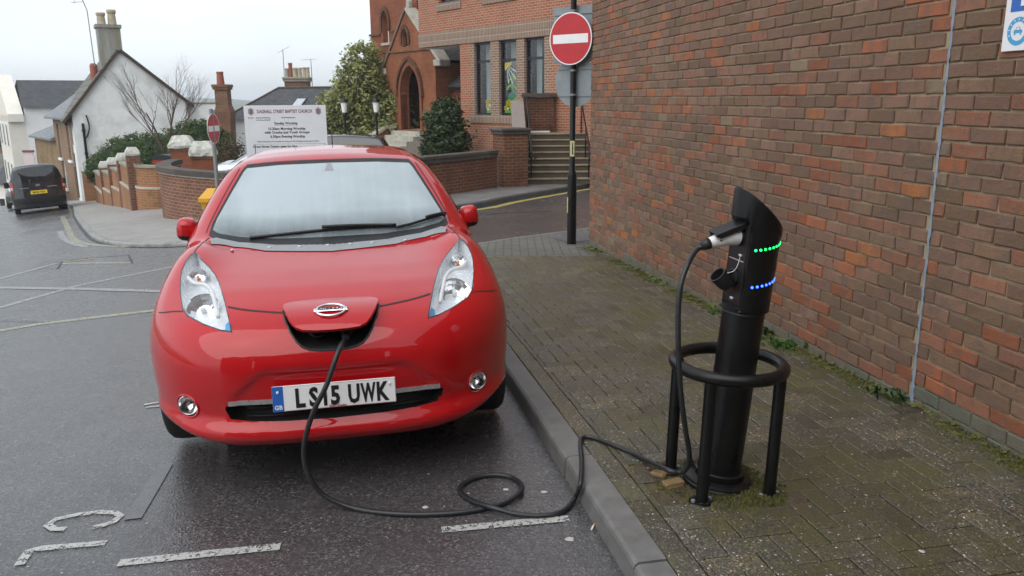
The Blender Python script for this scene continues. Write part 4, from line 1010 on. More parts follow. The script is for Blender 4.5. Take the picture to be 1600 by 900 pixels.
part('rear_window', S.patch(sym([(0, 1.06), (.45, 1.07), (.52, 1.12), (.42, 1.31), (0, 1.33)]), 'rear', .06, .003), M_['tinted_glass'], car)
m = MB(); m.b2((-.54, .30, .175), (.54, 4.2, .22)); m.build('underbody', M_['black_plastic'], car)
for vc in (.90, 3.60):
    for sg in (1, -1):
        m = MB(); m.lathe([(.352, 0), (.352, .24), (.05, .24)], 28, Matrix.Translation((sg * .60, vc, .315)) @ Matrix.Rotation(R(-90 * sg), 4, 'Y') , caps=False); m.build('wheel_arch_liner', M_['black_plastic'], car)
m = MB(); m.tube([(0, 3.75, 1.44), (0, 3.90, 1.60)], [.006, .003], 6); m.build('aerial', M_['black_plastic'], car)
# ------------------------------------------------------------------ charging post
CB = Vector((.875, 3.225)); CZ = G(*CB) + .088
CM = Matrix.Translation((CB.x, CB.y, CZ)) @ Matrix.Rotation(R(-166), 4, 'Z') @ Matrix.Rotation(0, 4, 'X')
lean = Matrix.Translation((CB.x, CB.y, CZ)) @ Matrix.Rotation(R(5.0), 4, 'Y') @ Matrix.Rotation(R(-166), 4, 'Z')
post = thing('charging_post', 'black leaning charging post with slanted head and rows of green and blue lights', 'charging post', mat=lean, local=True)
NR = 56
def ring(r, z, flat=None, zf=None):
    out = []
    for k in range(NR):
        a = 2 * math.pi * k / NR; x, y = r * math.cos(a), r * math.sin(a)
        if flat is not None and x > flat: x = flat
        out.append((x, y, zf(x, y) if zf else z))
    return out
def loft(rings, cap=True):
    m = MB(); vs = [p for r_ in rings for p in r_]; n = NR
    fs = [[i * n + k, i * n + (k + 1) % n, (i + 1) * n + (k + 1) % n, (i + 1) * n + k] for i in range(len(rings) - 1) for k in range(n)]
    if cap: fs += [[(len(rings) - 1) * n + k for k in range(n)]]
    m.add(vs, fs); return m
sharp(loft([ring(.085, .02), ring(.085, .752)]).build('column', M_['black_paint'], post))
sharp(loft([ring(.085, .753), ring(.083, .756), ring(.083, .762), ring(.098, .768)]).build('neck_ring', M_['black_plastic'], post))
HR = .098; FL = .060; zt0, zs = 1.178, .80
top = lambda o: (lambda x, y: zt0 + zs * x + o)
lo_ = lambda z: (lambda x, y: min(z, zt0 + zs * x - .035))
head = loft([ring(HR - .002, .768), ring(HR, .774, FL), ring(HR + .002, 0, FL, lo_(1.112)), ring(HR + .003, 0, FL + .010, lo_(1.122)), ring(HR + .004, 0, None, lo_(1.142)), ring(HR + .005, 0, None, top(-.020)), ring(HR + .004, 0, None, top(-.005)), ring(HR - .004, 0, None, top(0))], False)
n_ = len(head.v); head.add([(0, 0, top(.004)(0, 0))], []); b = n_ - NR
head.f += [[b + k, b + (k + 1) % NR, n_] for k in range(NR)]; head.mi += [0] * NR
hd = sharp(head.build('head', M_['black_paint'], post), 30)
m = MB(); m.b2((FL - .004, -.062, .79), (FL + .0035, .062, 1.115), .002); pn = m.build('socket_panel', M_['black_plastic'], post)
for z in (1.06, .895):
    m = MB(); m.lathe([(.036, -.02), (.036, .010), (.031, .012), (.030, -.012), (.002, -.012)], 24, Matrix.Translation((FL + .004, 0, z)) @ Matrix.Rotation(R(90), 4, 'Y'), caps=False); m.build('socket', M_['black_plastic'], pn)
m = MB(); m.box((FL + .006, 0, .968), (.004, .11, .003)); m.build('panel_joint', M_['silver_metal'], pn)
for y, z in ((.03, .990), (.01, .812)): m = MB(); m.box((FL + .008, y, z), (.008, .02, .010), None, .002); m.build('latch', M_['silver_metal'], pn)
# raised flap over the upper socket
Mf = Matrix.Translation((FL + .004, 0, 1.122)) @ Matrix.Rotation(R(24), 4, 'Y')
m = MB(Mf); m.box((.065, 0, .0), (.13, .085, .007), None, .002); m.box((.127, .026, -.006), (.012, .018, .016), None, .002); m.box((.065, .040, -.010), (.12, .005, .018)); m.box((.065, -.040, -.010), (.12, .005, .018)); m.build('socket_flap', M_['black_plastic'], post)
m = MB(); m.lathe([(.006, 0), (.006, .004), (.003, .006)], 10, Matrix.Translation((FL - .01, .076, 1.12)) @ Matrix.Rotation(R(-90), 4, 'X')); m.build('hinge_screw', M_['silver_metal'], post)
# hanging round cap with its chain
Mc = Matrix.Translation((FL + .055, -.005, .885)) @ Matrix.Rotation(R(50), 4, 'Y')
m = MB(Mc); m.lathe([(.028, -.04), (.034, -.02), (.036, .03), (.031, .03), (.029, -.01), (.002, -.012)], 24, caps=False); m.lathe([(.001, -.041), (.028, -.04)], 24, caps=False); cp = m.build('socket_cap', M_['black_rubber'], post); sharp(cp)
m = MB(); m.tube(spline([(FL + .008, .03, .985), (FL + .018, .034, .945), (FL + .03, .03, .925), (FL + .05, .02, .915)], 6), .0016, 5); m.build('chain', M_['silver_metal'], cp, smooth=True)
def leds(z, n, a0, a1, mat, nm):
    for k in range(n):
        a = R(a0 + (a1 - a0) * k / (n - 1)); m = MB(Matrix.Translation(((HR + .0015) * math.cos(a), (HR + .0015) * math.sin(a), z + .030 * k / (n - 1))) @ Matrix.Rotation(a, 4, 'Z') @ Matrix.Rotation(R(90), 4, 'Y'))
        m.lathe([(.0052, -.001), (.0050, .0012), (.0026, .0028)], 10); m.build(nm, M_[mat], hd, smooth=True)
leds(1.022, 9, 66, 152, 'led_green', 'green_light'); leds(.875, 8, 70, 150, 'led_blue', 'blue_light')
m = MB(); m.lathe([(.150, -.03), (.150, .012), (.142, .018), (.142, .024), (.130, .030), (.104, .036), (.104, .062), (.098, .066), (.083, .066)], 40, caps=False); bs = sharp(m.build('base_flange', M_['black_paint'], post), 30)
for a in (40, 130, 220, 310):
    m = MB(); m.lathe([(.011, .028), (.011, .044), (.006, .046), (.006, .056), (.003, .058)], 6, Matrix.Translation((.125 * math.cos(R(a)), .125 * math.sin(R(a)), 0))); m.build('bolt', M_['black_plastic'], bs)
# guard hoop
GC = Vector((.872, 3.205)); GZ = G(*GC) + .085
gm = Matrix.Translation((GC.x, GC.y, GZ)) @ Matrix.Rotation(R(1.6), 4, 'Y')
gd = thing('guard_hoop', 'black tubular hoop on legs bolted round the foot of the charging post', 'guard rail', mat=gm, local=True)
m = MB(); m.tube([(.218 * math.cos(2 * math.pi * k / 56), .218 * math.sin(2 * math.pi * k / 56), .538) for k in range(56)], .0255, 12, closed=True); m.build('ring', M_['black_paint'], gd, smooth=True)
for p in ((-.192, .112), (-.112, -.178), (.180, -.120), (.100, .192)):
    d = Vector(p).normalized() * .214
    m = MB(); m.tube([(d.x, d.y, .0), (d.x, d.y, .52)], .0245, 14); lg = sharp(m.build('leg', M_['black_paint'], gd))
    m = MB(Matrix.Translation((d.x, d.y, 0))); m.lathe([(.052, -.02), (.052, .010), (.048, .016), (.03, .018)], 22); ft_ = sharp(m.build('foot_plate', M_['black_paint'], lg))
    m = MB(Matrix.Translation((d.x, d.y, 0)))
    for a in (20, 200): m = MB(Matrix.Translation((d.x, d.y, 0))); m.lathe([(.009, .014), (.009, .026), (.004, .028)], 6, Matrix.Translation((.040 * math.cos(R(a)), .040 * math.sin(R(a)), 0))); m.build('bolt', M_['galvanised'], ft_)
# ------------------------------------------------------------------ cable with both plugs
def gp(u, v, off): return hit(u, v, off)
c2w = lambda u, v, z: CARM @ Vector((u, v, z))
pl_w = lambda x, y, z: lean @ Vector((x, y, z))
path = [c2w(.058, .10, .692), c2w(.056, .045, .676)]
path += [W(529, 548, 3.25), W(511, 600, 3.20), W(490, 643, 3.19), W(477, 685, 3.19), W(475, 715, 3.19), W(483, 745, 3.18), W(506, 774, 3.18)]
path += [gp(u, v, .012) for u, v in ((552, 794), (620, 803), (690, 803), (745, 797), (788, 786))] + [gp(812, 770, .02), gp(814, 757, .014), gp(800, 746, .012), gp(774, 742, .012), gp(745, 746, .012), gp(723, 757, .012), gp(719, 768, .012), gp(735, 781, .016)]
path += [gp(766, 792, .034), gp(800, 802, .02), gp(836, 806, .012), (gp(868, 803, .012)), gp(886, 794, .012)]
path += [W(899, 777, 3.22), gp(907, 755, .114)] + [gp(u, v, .113) for u, v in ((909, 722), (907, 697), (909, 685), (922, 683), (955, 694), (1000, 714))] + [W(1040, 733, 3.15), W(1062, 738, 3.12), W(1074, 729, 3.09), W(1077, 708, 3.07), W(1070, 665, 3.03), W(1063, 605, 3.0), W(1060, 545, 3.0), W(1060, 480, 3.02), W(1065, 440, 3.04), W(1076, 410, 3.08)]
ha = pl_w(FL + .150, .0, 1.023); hb = pl_w(FL + .185, 0, 1.000)
path += [hb, ha]
cable = thing('charging_cable', 'thick black cable looping over the wet road from the car to the post', 'cable', gp(620, 803, 0))
m = MB(); m.tube(spline(path, 7), .0108, 10); m.build('lead', M_['cable_rubber'], cable, smooth=True)
Mh = [pl_w(FL - .005, 0, 1.06), pl_w(FL + .03, 0, 1.06), pl_w(FL + .06, 0, 1.055), pl_w(FL + .085, 0, 1.046), pl_w(FL + .115, 0, 1.036), pl_w(FL + .135, 0, 1.029)]
m = MB(); m.tube(spline(Mh, 4), [.035, .035, .035, .035, .035, .035, .034, .033, .032, .031, .030, .029, .028, .027, .0255, .024, .023, .0225, .022, .022, .022][:len(spline(Mh, 4))], 16); hdl = m.build('post_plug', M_['white_plastic'], cable, smooth=True)
m = MB(); m.tube([pl_w(FL + .134, 0, 1.0295), pl_w(FL + .152, 0, 1.022), pl_w(FL + .165, 0, 1.014)], [.0235, .0225, .016], 14); m.build('strain_relief', M_['black_rubber'], hdl, smooth=True)
for x, z in ((.04, 1.08), (.10, 1.058)):
    m = MB(); m.lathe([(.004, 0), (.003, .002)], 8, lean @ Matrix.Translation((FL + x, .028, z - .012)) @ Matrix.Rotation(R(-90), 4, 'X')); m.build('screw', M_['black_plastic'], hdl)
m = MB(); m.tube([c2w(.058, .185, .70), c2w(.058, .14, .698), c2w(.058, .09, .688), c2w(.056, .05, .678), c2w(.056, .03, .670)], [.026, .028, .024, .018, .014], 14); m.build('car_plug', M_['black_plastic'], cable, smooth=True)
# ------------------------------------------------------------------ no-entry sign by the wall corner
def disc_sign(parent, M, r, face, back, name='sign_disc'):
    m = MB(M); m.lathe([(r, -.003), (r, .003)], 40); d = m.build(name, M_[back], parent)
    return d
PB_ = hit(893, 381, .1); PX, PY, PZ = PB_
sp_ = thing('no_entry_sign', 'tall black post with red no entry disc beside the brick wall corner', 'road sign', PB_)
m = MB(); m.lathe([(.058, -.05), (.058, .86), (.050, .90), (.036, .94), (.036, 3.25), (.036, 3.55)], 20, Matrix.Translation(PB_)); sharp(m.build('post', M_['black_paint'], sp_), 30)
m = MB(); m.lathe([(.0595, .30), (.0595, .62)], 20, Matrix.Translation(PB_), False); m.lathe([(.0375, 1.03), (.0375, 1.26)], 20, Matrix.Translation(PB_), False)
def sgn_frame(px, py, yaw, fwd): 
    'disc frame: z axis = outward normal'
    c = W(px, py, PY); nrm = Vector((math.sin(yaw) * -1, -math.cos(yaw), 0)); exx = Vector((-nrm.y, nrm.x, 0)); return frame(Vector((PX, PY, c.z)) + nrm * fwd, exx, (0, 0, 1), nrm)
YW = R(38)
F1 = sgn_frame(889, 61, YW, .062)
m = MB(F1); m.lathe([(.305, 0), (.305, .006), (.298, .0062)], 48); d1 = m.build('disc', M_['sign_white'], sp_)
m = MB(F1); m.lathe([(.291, .0065), (.291, .0075)], 48); m.build('red_face', M_['sign_red'], d1)
m = MB(F1); m.b2((-.252, -.052, .0078), (.252, .052, .0088)); m.build('white_bar', M_['sign_white'], d1)
F2 = sgn_frame(892, 128, YW, -.052); m = MB(F2); m.lathe([(.30, 0), (.30, .004)], 48); d2 = m.build('disc_back', M_['sign_back'], sp_)
for z in (-.16, .16): m = MB(F2); m.b2((-.25, z - .012, .004), (.25, z + .012, .016)); m.build('stiffener', M_['sign_back'], d2)
0; text('paint_scrawl', 'RLS', .07, F2 @ Matrix.Translation((-.19, .03, .0045)), M_['grey_plastic'], d2, bold=.003)
F3 = sgn_frame(890, 57, YW, -.055); m = MB(F3); m.b2((-.33, -.30, 0), (.33, .355, .004)); d3 = m.build('plate_back', M_['sign_back'], sp_)
for z in (-.22, .27): m = MB(F3); m.b2((-.31, z - .012, .004), (.31, z + .012, .016)); m.build('stiffener', M_['sign_back'], d3)
for py in (17, 100, 110, 148): c = W(893, py, PY); m = MB(); m.lathe([(.039, -.012), (.039, .012)], 16, Matrix.Translation((PX, PY, c.z))); m.build('clip', M_['galvanised'], sp_)
vd = Vector((-PX, -PY, 0)).normalized(); vx = Vector((-vd.y, vd.x, 0))
c = W(893, 232, PY); Fn = frame(Vector((PX, PY, c.z)) + vd * .0375, vx, (0, 0, 1), vd)
m = MB(Fn); m.b2((-.030, -.095, -.012), (.024, .095, .0)); nb_ = m.build('marker_plate', M_['pale_yellow_plate'] if 'pale_yellow_plate' in M_ else pm('pale_yellow_plate', (.62, .58, .30), .5, .08, 8), sp_)
m = MB(Fn); m.b2((-.006, -.07, 0), (.006, .07, .0015)); m.b2((.006, -.07, 0), (.016, -.058, .0015)); m.b2((.006, .0, 0), (.016, .012, .0015)); m.build('marker_print', M_['letter_black'], nb_)
c = W(888, 320, PY); m = MB(frame(Vector((PX, PY, c.z)) + vd * .056, vx, (0, 0, 1), vd)); m.b2((-.062, -.095, -.03), (-.048, .095, -.004)); m.build('marker_strip', M_['pale_yellow_plate'], sp_)
# inspection cover in the pavement beside the post
cc = [hit(u, v, .1)[:2] for u, v in ((862, 372), (921, 367), (921, 376), (884, 378))]
m = MB(); m.add([(x, y, G(x, y) + .104) for x, y in cc], [[0, 3, 2, 1]]); 
m.b2((cc[3][0], cc[3][1] - .02, G(*cc[3]) + .095), (cc[2][0], cc[3][1] - .005, G(*cc[3]) + .106))
tag(m.build('inspection_cover', pm('cover_slate', (.09, .095, .11), .5, .2, 8)), 'dark rectangular inspection cover set in the paving behind the sign post', 'cover')
# ------------------------------------------------------------------ parking sign on the wall
s0, z0 = 6.452, 1.868
Fp = frame(w3(s0, .004, z0), (WT.x, WT.y, 0), (0, 0, 1), (WN.x, WN.y, 0))
ps = thing('parking_sign', 'white parking sign with blue P fixed high on the brick wall', 'sign', w3(s0 + .25, 0, z0))
m = MB(Fp); m.box((.25, .35, .006), (.5, .7, .006), None, .0015); pp_ = m.build('panel', M_['sign_white'], ps)
m = MB(Fp); m.b2((.03, .165, .0092), (.25, .42, .0100)); m.build('blue_square', M_['sign_blue'], pp_)
text('letter', 'P', .22, Fp @ Matrix.Translation((.13, .19, .0106)), M_['sign_white'], pp_, bold=.004)
ringc = (.085, .082)
m = MB(Fp)
for k in range(40):
    a0, a1 = R(9 * k), R(9 * k + 9); q = [(ringc[0] + r_ * math.cos(a), ringc[1] + r_ * math.sin(a)) for r_, a in ((.040, a0), (.060, a0), (.060, a1), (.040, a1))]
    m.add([(x, y, .0095) for x, y in q], [[0, 1, 2, 3]])
m.add([(ringc[0] + x, ringc[1] + y, .0096) for x, y in ((-.024, -.008), (.024, -.008), (.024, .004), (.014, .007), (.009, .018), (-.009, .018), (-.014, .007), (-.024, .004))], [list(range(8))])
m.add([(ringc[0] + x, ringc[1] + y, .0096) for x, y in ((-.02, -.016), (-.012, -.016), (-.012, -.008), (-.02, -.008))], [[0, 1, 2, 3]]); m.add([(ringc[0] + x, ringc[1] + y, .0096) for x, y in ((.012, -.016), (.02, -.016), (.02, -.008), (.012, -.008))], [[0, 1, 2, 3]])
m.build('car_logo', M_['sky_blue'], pp_)
m = MB(Fp); m.add([(ringc[0] + x, ringc[1] + y, .0100) for x, y in ((-.010, .006), (.010, .006), (.006, .015), (-.006, .015))], [[0, 1, 2, 3]]); 
for k in range(9):
    a = R(200 - 27.5 * k); x, y = ringc[0] + .050 * math.cos(a), ringc[1] + .050 * math.sin(a); m.box((x, y, .0099), (.004, .009, .0006), Matrix.Rotation(a - R(90), 3, 'Z'))
m.build('logo_detail', M_['sign_white'], pp_)
# ------------------------------------------------------------------ foliage helpers
def leaves(name, blobs, n, size, mat, parent, seed=1, clump=.22, shell=.55, asp=1.9, flat=0.0):
    'leaf-sized faces spread through ellipsoid volumes in clumps; blobs=[(centre, radii, weight)]'
    r = random.Random(seed); m = MB(); col = []; tot = sum(b[2] for b in blobs); per = 14
    for c, rad, w in blobs:
        for _ in range(int(n * w / tot / per)):
            d = Vector((r.gauss(0, 1), r.gauss(0, 1), r.gauss(0, 1))).normalized(); k = shell + (1 - shell) * r.random() ** .6
            cc = Vector(c) + Vector((d.x * rad[0], d.y * rad[1], d.z * rad[2])) * k; tone = r.random() * .65; cs = clump * r.uniform(.6, 1.3)
            for _ in range(per):
                p = cc + Vector((r.gauss(0, cs * .5), r.gauss(0, cs * .5), r.gauss(0, cs * .42)))
                a = Vector((r.gauss(0, 1), r.gauss(0, 1), r.gauss(0, .7) - flat)).normalized(); nb = (d + Vector((r.gauss(0, .7), r.gauss(0, .7), r.gauss(0, .7) + .5))).normalized()
                b = a.cross(nb).normalized() if a.cross(nb).length > .01 else a.orthogonal().normalized(); s_ = size * r.uniform(.6, 1.35); a = a * s_; b = b * s_ / asp
                up = a.cross(b).normalized() * s_ * .14
                m.add([p - a, p + b * .9 + up, p + a, p - b * .9 + up], [[0, 1, 2], [0, 2, 3]]); t = min(1, tone + r.random() * .35); col += [(t, t, t, 1)] * 2
    return m.build(name, M_[mat], parent, col=col)
def branches(name, base, h, mat, parent, seed=1, levels=4, spread=.55, r0=.06, n0=3, up=.25, sides=5):
    r = random.Random(seed); m = MB()
    def grow(p, d, ln, rad, lv):
        pts = [p]; q = p; dd = d.copy(); k = 4
        for i in range(k):
            dd = (dd + Vector((r.gauss(0, .10), r.gauss(0, .10), r.gauss(0, .06) + .04))).normalized(); q = q + dd * ln / k; pts.append(q)
        m.tube(pts, [rad * (1 - .5 * i / k) for i in range(k + 1)], sides if lv > 1 else 3, caps=False)
        if lv > 0:
            for _ in range(n0 + (1 if r.random() < .5 else 0)):
                t = r.uniform(.35, 1.0); i = min(k - 1, int(t * k)); s0_ = pts[i].lerp(pts[i + 1], t * k - i) if t < 1 else pts[-1]
                nd = (dd + Vector((r.gauss(0, spread), r.gauss(0, spread), r.gauss(0, spread * .6) + up))).normalized(); grow(s0_, nd, ln * r.uniform(.55, .8), rad * r.uniform(.38, .52), lv - 1)
    grow(Vector(base), Vector((0, 0, 1)), h, r0, levels)
    return m.build(name, M_[mat], parent, smooth=True)
def holed(M, outer, holes, t0, t1, mat, name, parent, uv=True):
    'slab in the plane (a,z) with holes, thickness b=t0..t1'
    loops = [outer] + holes; flat = [p for l in loops for p in l]; n = len(flat)
    tri = geometry.tessellate_polygon([[Vector((a, z, 0)) for a, z in l] for l in loops])
    vs = [(a, t0, z) for a, z in flat] + [(a, t1, z) for a, z in flat]; fs = []
    for t in tri:
        a, b, c = (Vector(flat[i]) for i in t); t = list(t); t = t if (b - a).cross(c - a) > 0 else t[::-1]
        fs.append(t); fs.append([n + i for i in t[::-1]])
    s0_ = 0
    for li, l in enumerate(loops):
        k = len(l); ar = sum(l[i][0] * l[(i + 1) % k][1] - l[(i + 1) % k][0] * l[i][1] for i in range(k))
        for i in range(k):
            a, b = s0_ + i, s0_ + (i + 1) % k; q = [a, n + a, n + b, b]; fs.append(q if (ar > 0) == (li == 0) else q[::-1])
        s0_ += k
    m = MB(M); m.add(vs, fs); return m.build(name, M_[mat], parent, uv=uv)
def parch(a0, a1, zb, zs, za, n=10):
    'pointed arch outline'
    c = (a0 + a1) / 2; h = za - zs; w = (a1 - a0) / 2; L_ = [(a0, zb)]
    for i in range(n + 1):
        t = i / n; L_.append((a0 + w * (1 - math.cos(t * math.pi / 2 * .86)) / (1 - math.cos(math.pi / 2 * .86)), zs + h * math.sin(t * math.pi / 2 * .86) / math.sin(math.pi / 2 * .86)))
    return L_ + [(2 * c - x, z) for x, z in L_[::-1][1:]]
rect = lambda a0, a1, z0, z1: [(a0, z0), (a1, z0), (a1, z1), (a0, z1)]
def win(parent, M, a0, a1, z0, z1, b, fmat, w=.05, trans=(), mull=(), glass='pane_glass', dep=.06, nm='window'):
    m = MB(M)
    for p, q in (((a0, b, z0), (a0 + w, b + dep, z1)), ((a1 - w, b, z0), (a1, b + dep, z1)), ((a0 + w, b, z0), (a1 - w, b + dep, z0 + w)), ((a0 + w, b, z1 - w), (a1 - w, b + dep, z1))): m.b2(p, q)
    for z in trans: m.b2((a0 + w, b + .002, z - w * .6), (a1 - w, b + dep - .002, z + w * .6))
    for a in mull: m.b2((a - w * .3, b + .004, z0 + w), (a + w * .3, b + dep - .004, z1 - w))
    f = m.build(nm, M_[fmat], parent); m = MB(M); m.b2((a0 + w * .9, b + dep * .5, z0 + w * .9), (a1 - w * .9, b + dep * .5 + .006, z1 - w * .9)); m.build('pane', M_[glass], f); return f
# ------------------------------------------------------------------ church hall
HM = frame((-1.66, 28.03, 0), (.615, -.788, 0), (.788, .615, 0), (0, 0, 1))
hall = thing('church_hall', 'two storey red brick hall with tall navy framed windows behind the steps', 'building', HM @ Vector((3, 0, -.75)))
H0 = -1.4
holes = [rect(.79, 1.67, 1.17, 3.44), rect(2.11, 2.98, 1.17, 3.44), rect(3.37, 4.29, 1.17, 3.44)]
holed(HM, rect(0, .60, H0, 3.43), [], 0, .3, 'hall_brick', 'wall', hall)
holed(HM, rect(.60, 4.55, .93, 3.43), [[(a, min(z, 3.42)) for a, z in h] for h in holes], .004, .3, 'pier_brick', 'window_piers', hall)
holed(HM, rect(.60, 4.55, H0, .93), [], 0, .3, 'hall_brick', 'wall', hall)
holed(HM, rect(4.55, 9.5, H0, 3.43), [], 0, .3, 'hall_brick', 'wall', hall)
for a0, a1 in ((.53, 1.948), (1.952, 3.498), (3.502, 4.45)): m = MB(HM); m.b2((a0, -.04, .92), (a1, .05, 1.165)); m.build('sill', M_['soldier_brick'], hall, uv=True)
m = MB(HM); m.b2((-2.52, -.03, 3.435), (9.5, .3, 3.665)); m.b2((-2.52, -.03, 3.668), (9.5, .3, 3.895)); m.build('soldier_band', M_['soldier_brick'], hall, uv=True)
holed(HM, rect(-2.5, 9.5, 3.90, 8.2), [rect(1.42, 2.9, 4.80, 6.6), rect(-1.2, .0, 4.80, 6.6), rect(4.3, 5.8, 4.8, 6.6)], 0, .3, 'hall_brick', 'upper_wall', hall)
for a0, a1 in ((1.30, 3.02), (-1.32, .12), (4.18, 5.92)): m = MB(HM); m.b2((a0, -.045, 4.55), (a1, .05, 4.795)); m.build('upper_sill', M_['soldier_brick'], hall, uv=True)
for a0, a1 in ((1.42, 2.9), (-1.2, .0), (4.3, 5.8)): win(hall, HM, a0, a1, 4.80, 6.6, .12, 'navy_frame', .07, (5.9,))
m = MB(HM); m.b2((-2.4, .32, 3.46), (9.4, 6, 8.1)); m.b2((.05, .75, H0), (9.4, 6, 3.45)); m.build('interior', M_['interior'], hall)
m = MB(HM); m.b2((-2.52, .301, 3.41), (0, 5.9, 3.434)); m.build('soffit', M_['white_frame'], hall)
m = MB(HM); m.b2((-.0, .302, H0), (.3, 6, 3.40)); m.b2((-2.5, .302, 3.90), (-2.2, 6, 8.2)); m.build('side_wall', M_['hall_brick'], hall, uv=True)
m = MB(HM); m.b2((-2.7, -.2, 8.2), (9.7, 6.2, 8.45)); m.build('roof', M_['roof_slate'], hall)
cur = []
for k, (a0, a1) in enumerate(((.79, 1.67), (2.11, 2.98), (3.37, 4.29))):
    w_ = win(hall, HM, a0, a1, 1.17, 3.42, .10, 'navy_frame', .065, (2.84,))
    m = MB(HM); x0 = a0 + .09
    for j in range(5): m.b2((x0 + j * .045, .42 + .02 * (j % 2), 1.2), (x0 + j * .045 + .043, .46, 3.40))
    m.build('curtain', M_['curtain'], w_)
    if k < 2:
        rr = random.Random(k); m = MB(HM)
        n_fl = 7 if k else 5
        lo_, hi_ = (a0 + .09, a1 - .09) if k else (a0 + .45, a1 - .08)
        g = MB(HM); g.b2((lo_, .150, 1.24), (hi_, .153, 1.33)); g.build('paper_grass', M_['cut_paper_green'], w_)
        for j in range(n_fl * 2):
            x = lo_ + (hi_ - lo_) * (j % n_fl + .5) / n_fl; z = 1.42 + (.17 if j >= n_fl else 0) + rr.uniform(-.04, .04)
            if j >= n_fl and k and rr.random() < .5: continue
            for q in range(5): a = 2 * math.pi * q / 5; m.lathe([(.042, 0), (.042, .002)], 8, Matrix.Translation((x + .04 * math.cos(a), .146, z + .04 * math.sin(a))) @ Matrix.Rotation(R(90), 4, 'X'))
        m.build('paper_flowers', M_['cut_paper_yellow'], w_)
        m = MB(HM)
        for j in range(3): m.lathe([(.05, 0), (.05, .002)], 6, Matrix.Translation((lo_ + (hi_ - lo_) * (.25 + .28 * j), .142, 1.36 + .1 * (j % 2))) @ Matrix.Rotation(R(90), 4, 'X'))
        m.build('paper_daisies', M_['cut_paper_white'], w_)
    if k == 1:
        m = MB(HM); m.prism([(2.22, 2.76), (2.60, 2.78), (2.55, 2.70), (2.40, 2.62), (2.22, 2.52)], .150, .153, lambda a, b, c: (a, c, b))
        m.build('paper_sun', M_['cut_paper_yellow'], w_)
        m = MB(HM)
        for ang, ln in ((-22, .50), (-42, .62), (-62, .62), (-80, .55)):
            d = Vector((math.cos(R(ang)), math.sin(R(ang)))); q = Vector((-d.y, d.x)) * .022; p = Vector((2.32, 2.68)); e = p + d * ln
            m.prism([tuple(p + q * .5 + d * .12), tuple(p - q * .5 + d * .12), tuple(e - q), tuple(e + q)], .145, .148, lambda a, b, c: (a, c, b))
        m.build('paper_rays', M_['cut_paper_white'], w_)
        m = MB(HM); m.prism([(2.24, 1.36), (2.84, 1.36), (2.84, 1.62), (2.78, 1.78), (2.62, 1.88), (2.45, 1.84), (2.32, 1.70)], .156, .159, lambda a, b, c: (a, c, b)); m.build('paper_hill', M_['cut_paper_teal'], w_)
        m = MB(HM)
        for x, z, s_ in ((2.55, 1.95, .26), (2.60, 2.20, .19)): m.prism([(x + s_ * math.cos(R(a)), z + s_ * .62 * math.sin(R(a))) for a in range(0, 181, 20)] + [(x + s_ * .72 * math.cos(R(a)), z - .02 + s_ * .40 * math.sin(R(a))) for a in range(180, -1, -20)], .150, .153, lambda a, b, c: (a, c, b))
        m.prism([(2.62, 2.28), (2.74, 2.28), (2.68, 2.45)], .150, .153, lambda a, b, c: (a, c, b)); m.build('paper_trees', M_['cut_paper_green'], w_)
# ------------------------------------------------------------------ steps up to the hall
SM = frame((.40, 21.25, 0), (1, .03, 0), (-.03, 1, 0), (0, 0, 1)); SZ = G(.5, 21.3) + .1
st = thing('entrance_steps', 'worn brown stone steps with handrails climbing to the brick hall', 'steps', SM @ Vector((.8, 0, SZ)))
NS = 8; ri = .152; tr_ = .27
for k in range(NS):
    m = MB(SM); m.b2((0, k * tr_, SZ + k * ri), (1.75, NS * tr_ + .6, SZ + (k + 1) * ri - .035)); o = m.build('riser', M_['step_stone'], st)
    m = MB(SM); m.b2((-.01, k * tr_ - .03, SZ + (k + 1) * ri - .034), (1.76, (k + 1) * tr_ if k < NS - 1 else NS * tr_ + .62, SZ + (k + 1) * ri), .008); m.build('tread', M_['tread_stone'], st)
ZL = SZ + NS * ri
m = MB(SM); m.b2((.05, NS * tr_ + .62, SZ), (.92, NS * tr_ + .85, ZL + .98)); m.build('landing_wall', M_['dark_brick'], st, uv=True)
m = MB(SM); m.b2((.0, NS * tr_ + .56, ZL + .985), (1.0, NS * tr_ + .90, ZL + 1.10), .01); m.build('landing_coping', M_['coping_dark'], st)
m = MB(SM); m.b2((.14, NS * tr_ + .55, ZL), (.80, NS * tr_ + .60, ZL + .045)); m.build('landing_ledge', M_['sign_white'], st)
ax = lambda a, b, c: (c, a, b)
m = MB(SM); m.prism([(-.1, SZ - .3), (NS * tr_ + .5, SZ - .3), (NS * tr_ + .5, ZL + .80), (NS * tr_ + .25, ZL + .80), (-.1, SZ + .62)], -.28, -.02, ax); m.build('parapet', M_['dark_brick'], st, uv=True)
m = MB(SM); m.prism([(-.15, SZ + .62), (NS * tr_ + .26, ZL + .805), (NS * tr_ + .26, ZL + .90), (-.15, SZ + .715)], -.33, .03, ax); m.build('parapet_coping', M_['stone_grey'] if 'stone_grey' in M_ else pm('stone_grey', (.22, .185, .165), .75, .12, 6), st)
for x in (.12, 1.62):
    m = MB(SM); m.tube(spline([(x, -.25, SZ + .62), (x, -.18, SZ + .78), (x, .05, SZ + .93), (x, NS * tr_, ZL + .93), (x, NS * tr_ + .35, ZL + .93)], 5), .022, 8)
    for k in (0, 3, 7): m.tube([(x, k * tr_ + .1, SZ + (k + 1) * ri), (x, k * tr_ + .1, SZ + k * ri + .97)], .018, 6)
    m.tube([(x, -.24, SZ + .62), (x + .18, -.02, SZ + .72)], .018, 6); m.build('handrail', M_['black_paint'], st, smooth=True)
m = MB(SM); m.b2((1.80, .0, SZ - .2), (2.9, .3, SZ + .83)); m.build('side_wall', M_['dark_brick'], st, uv=True)
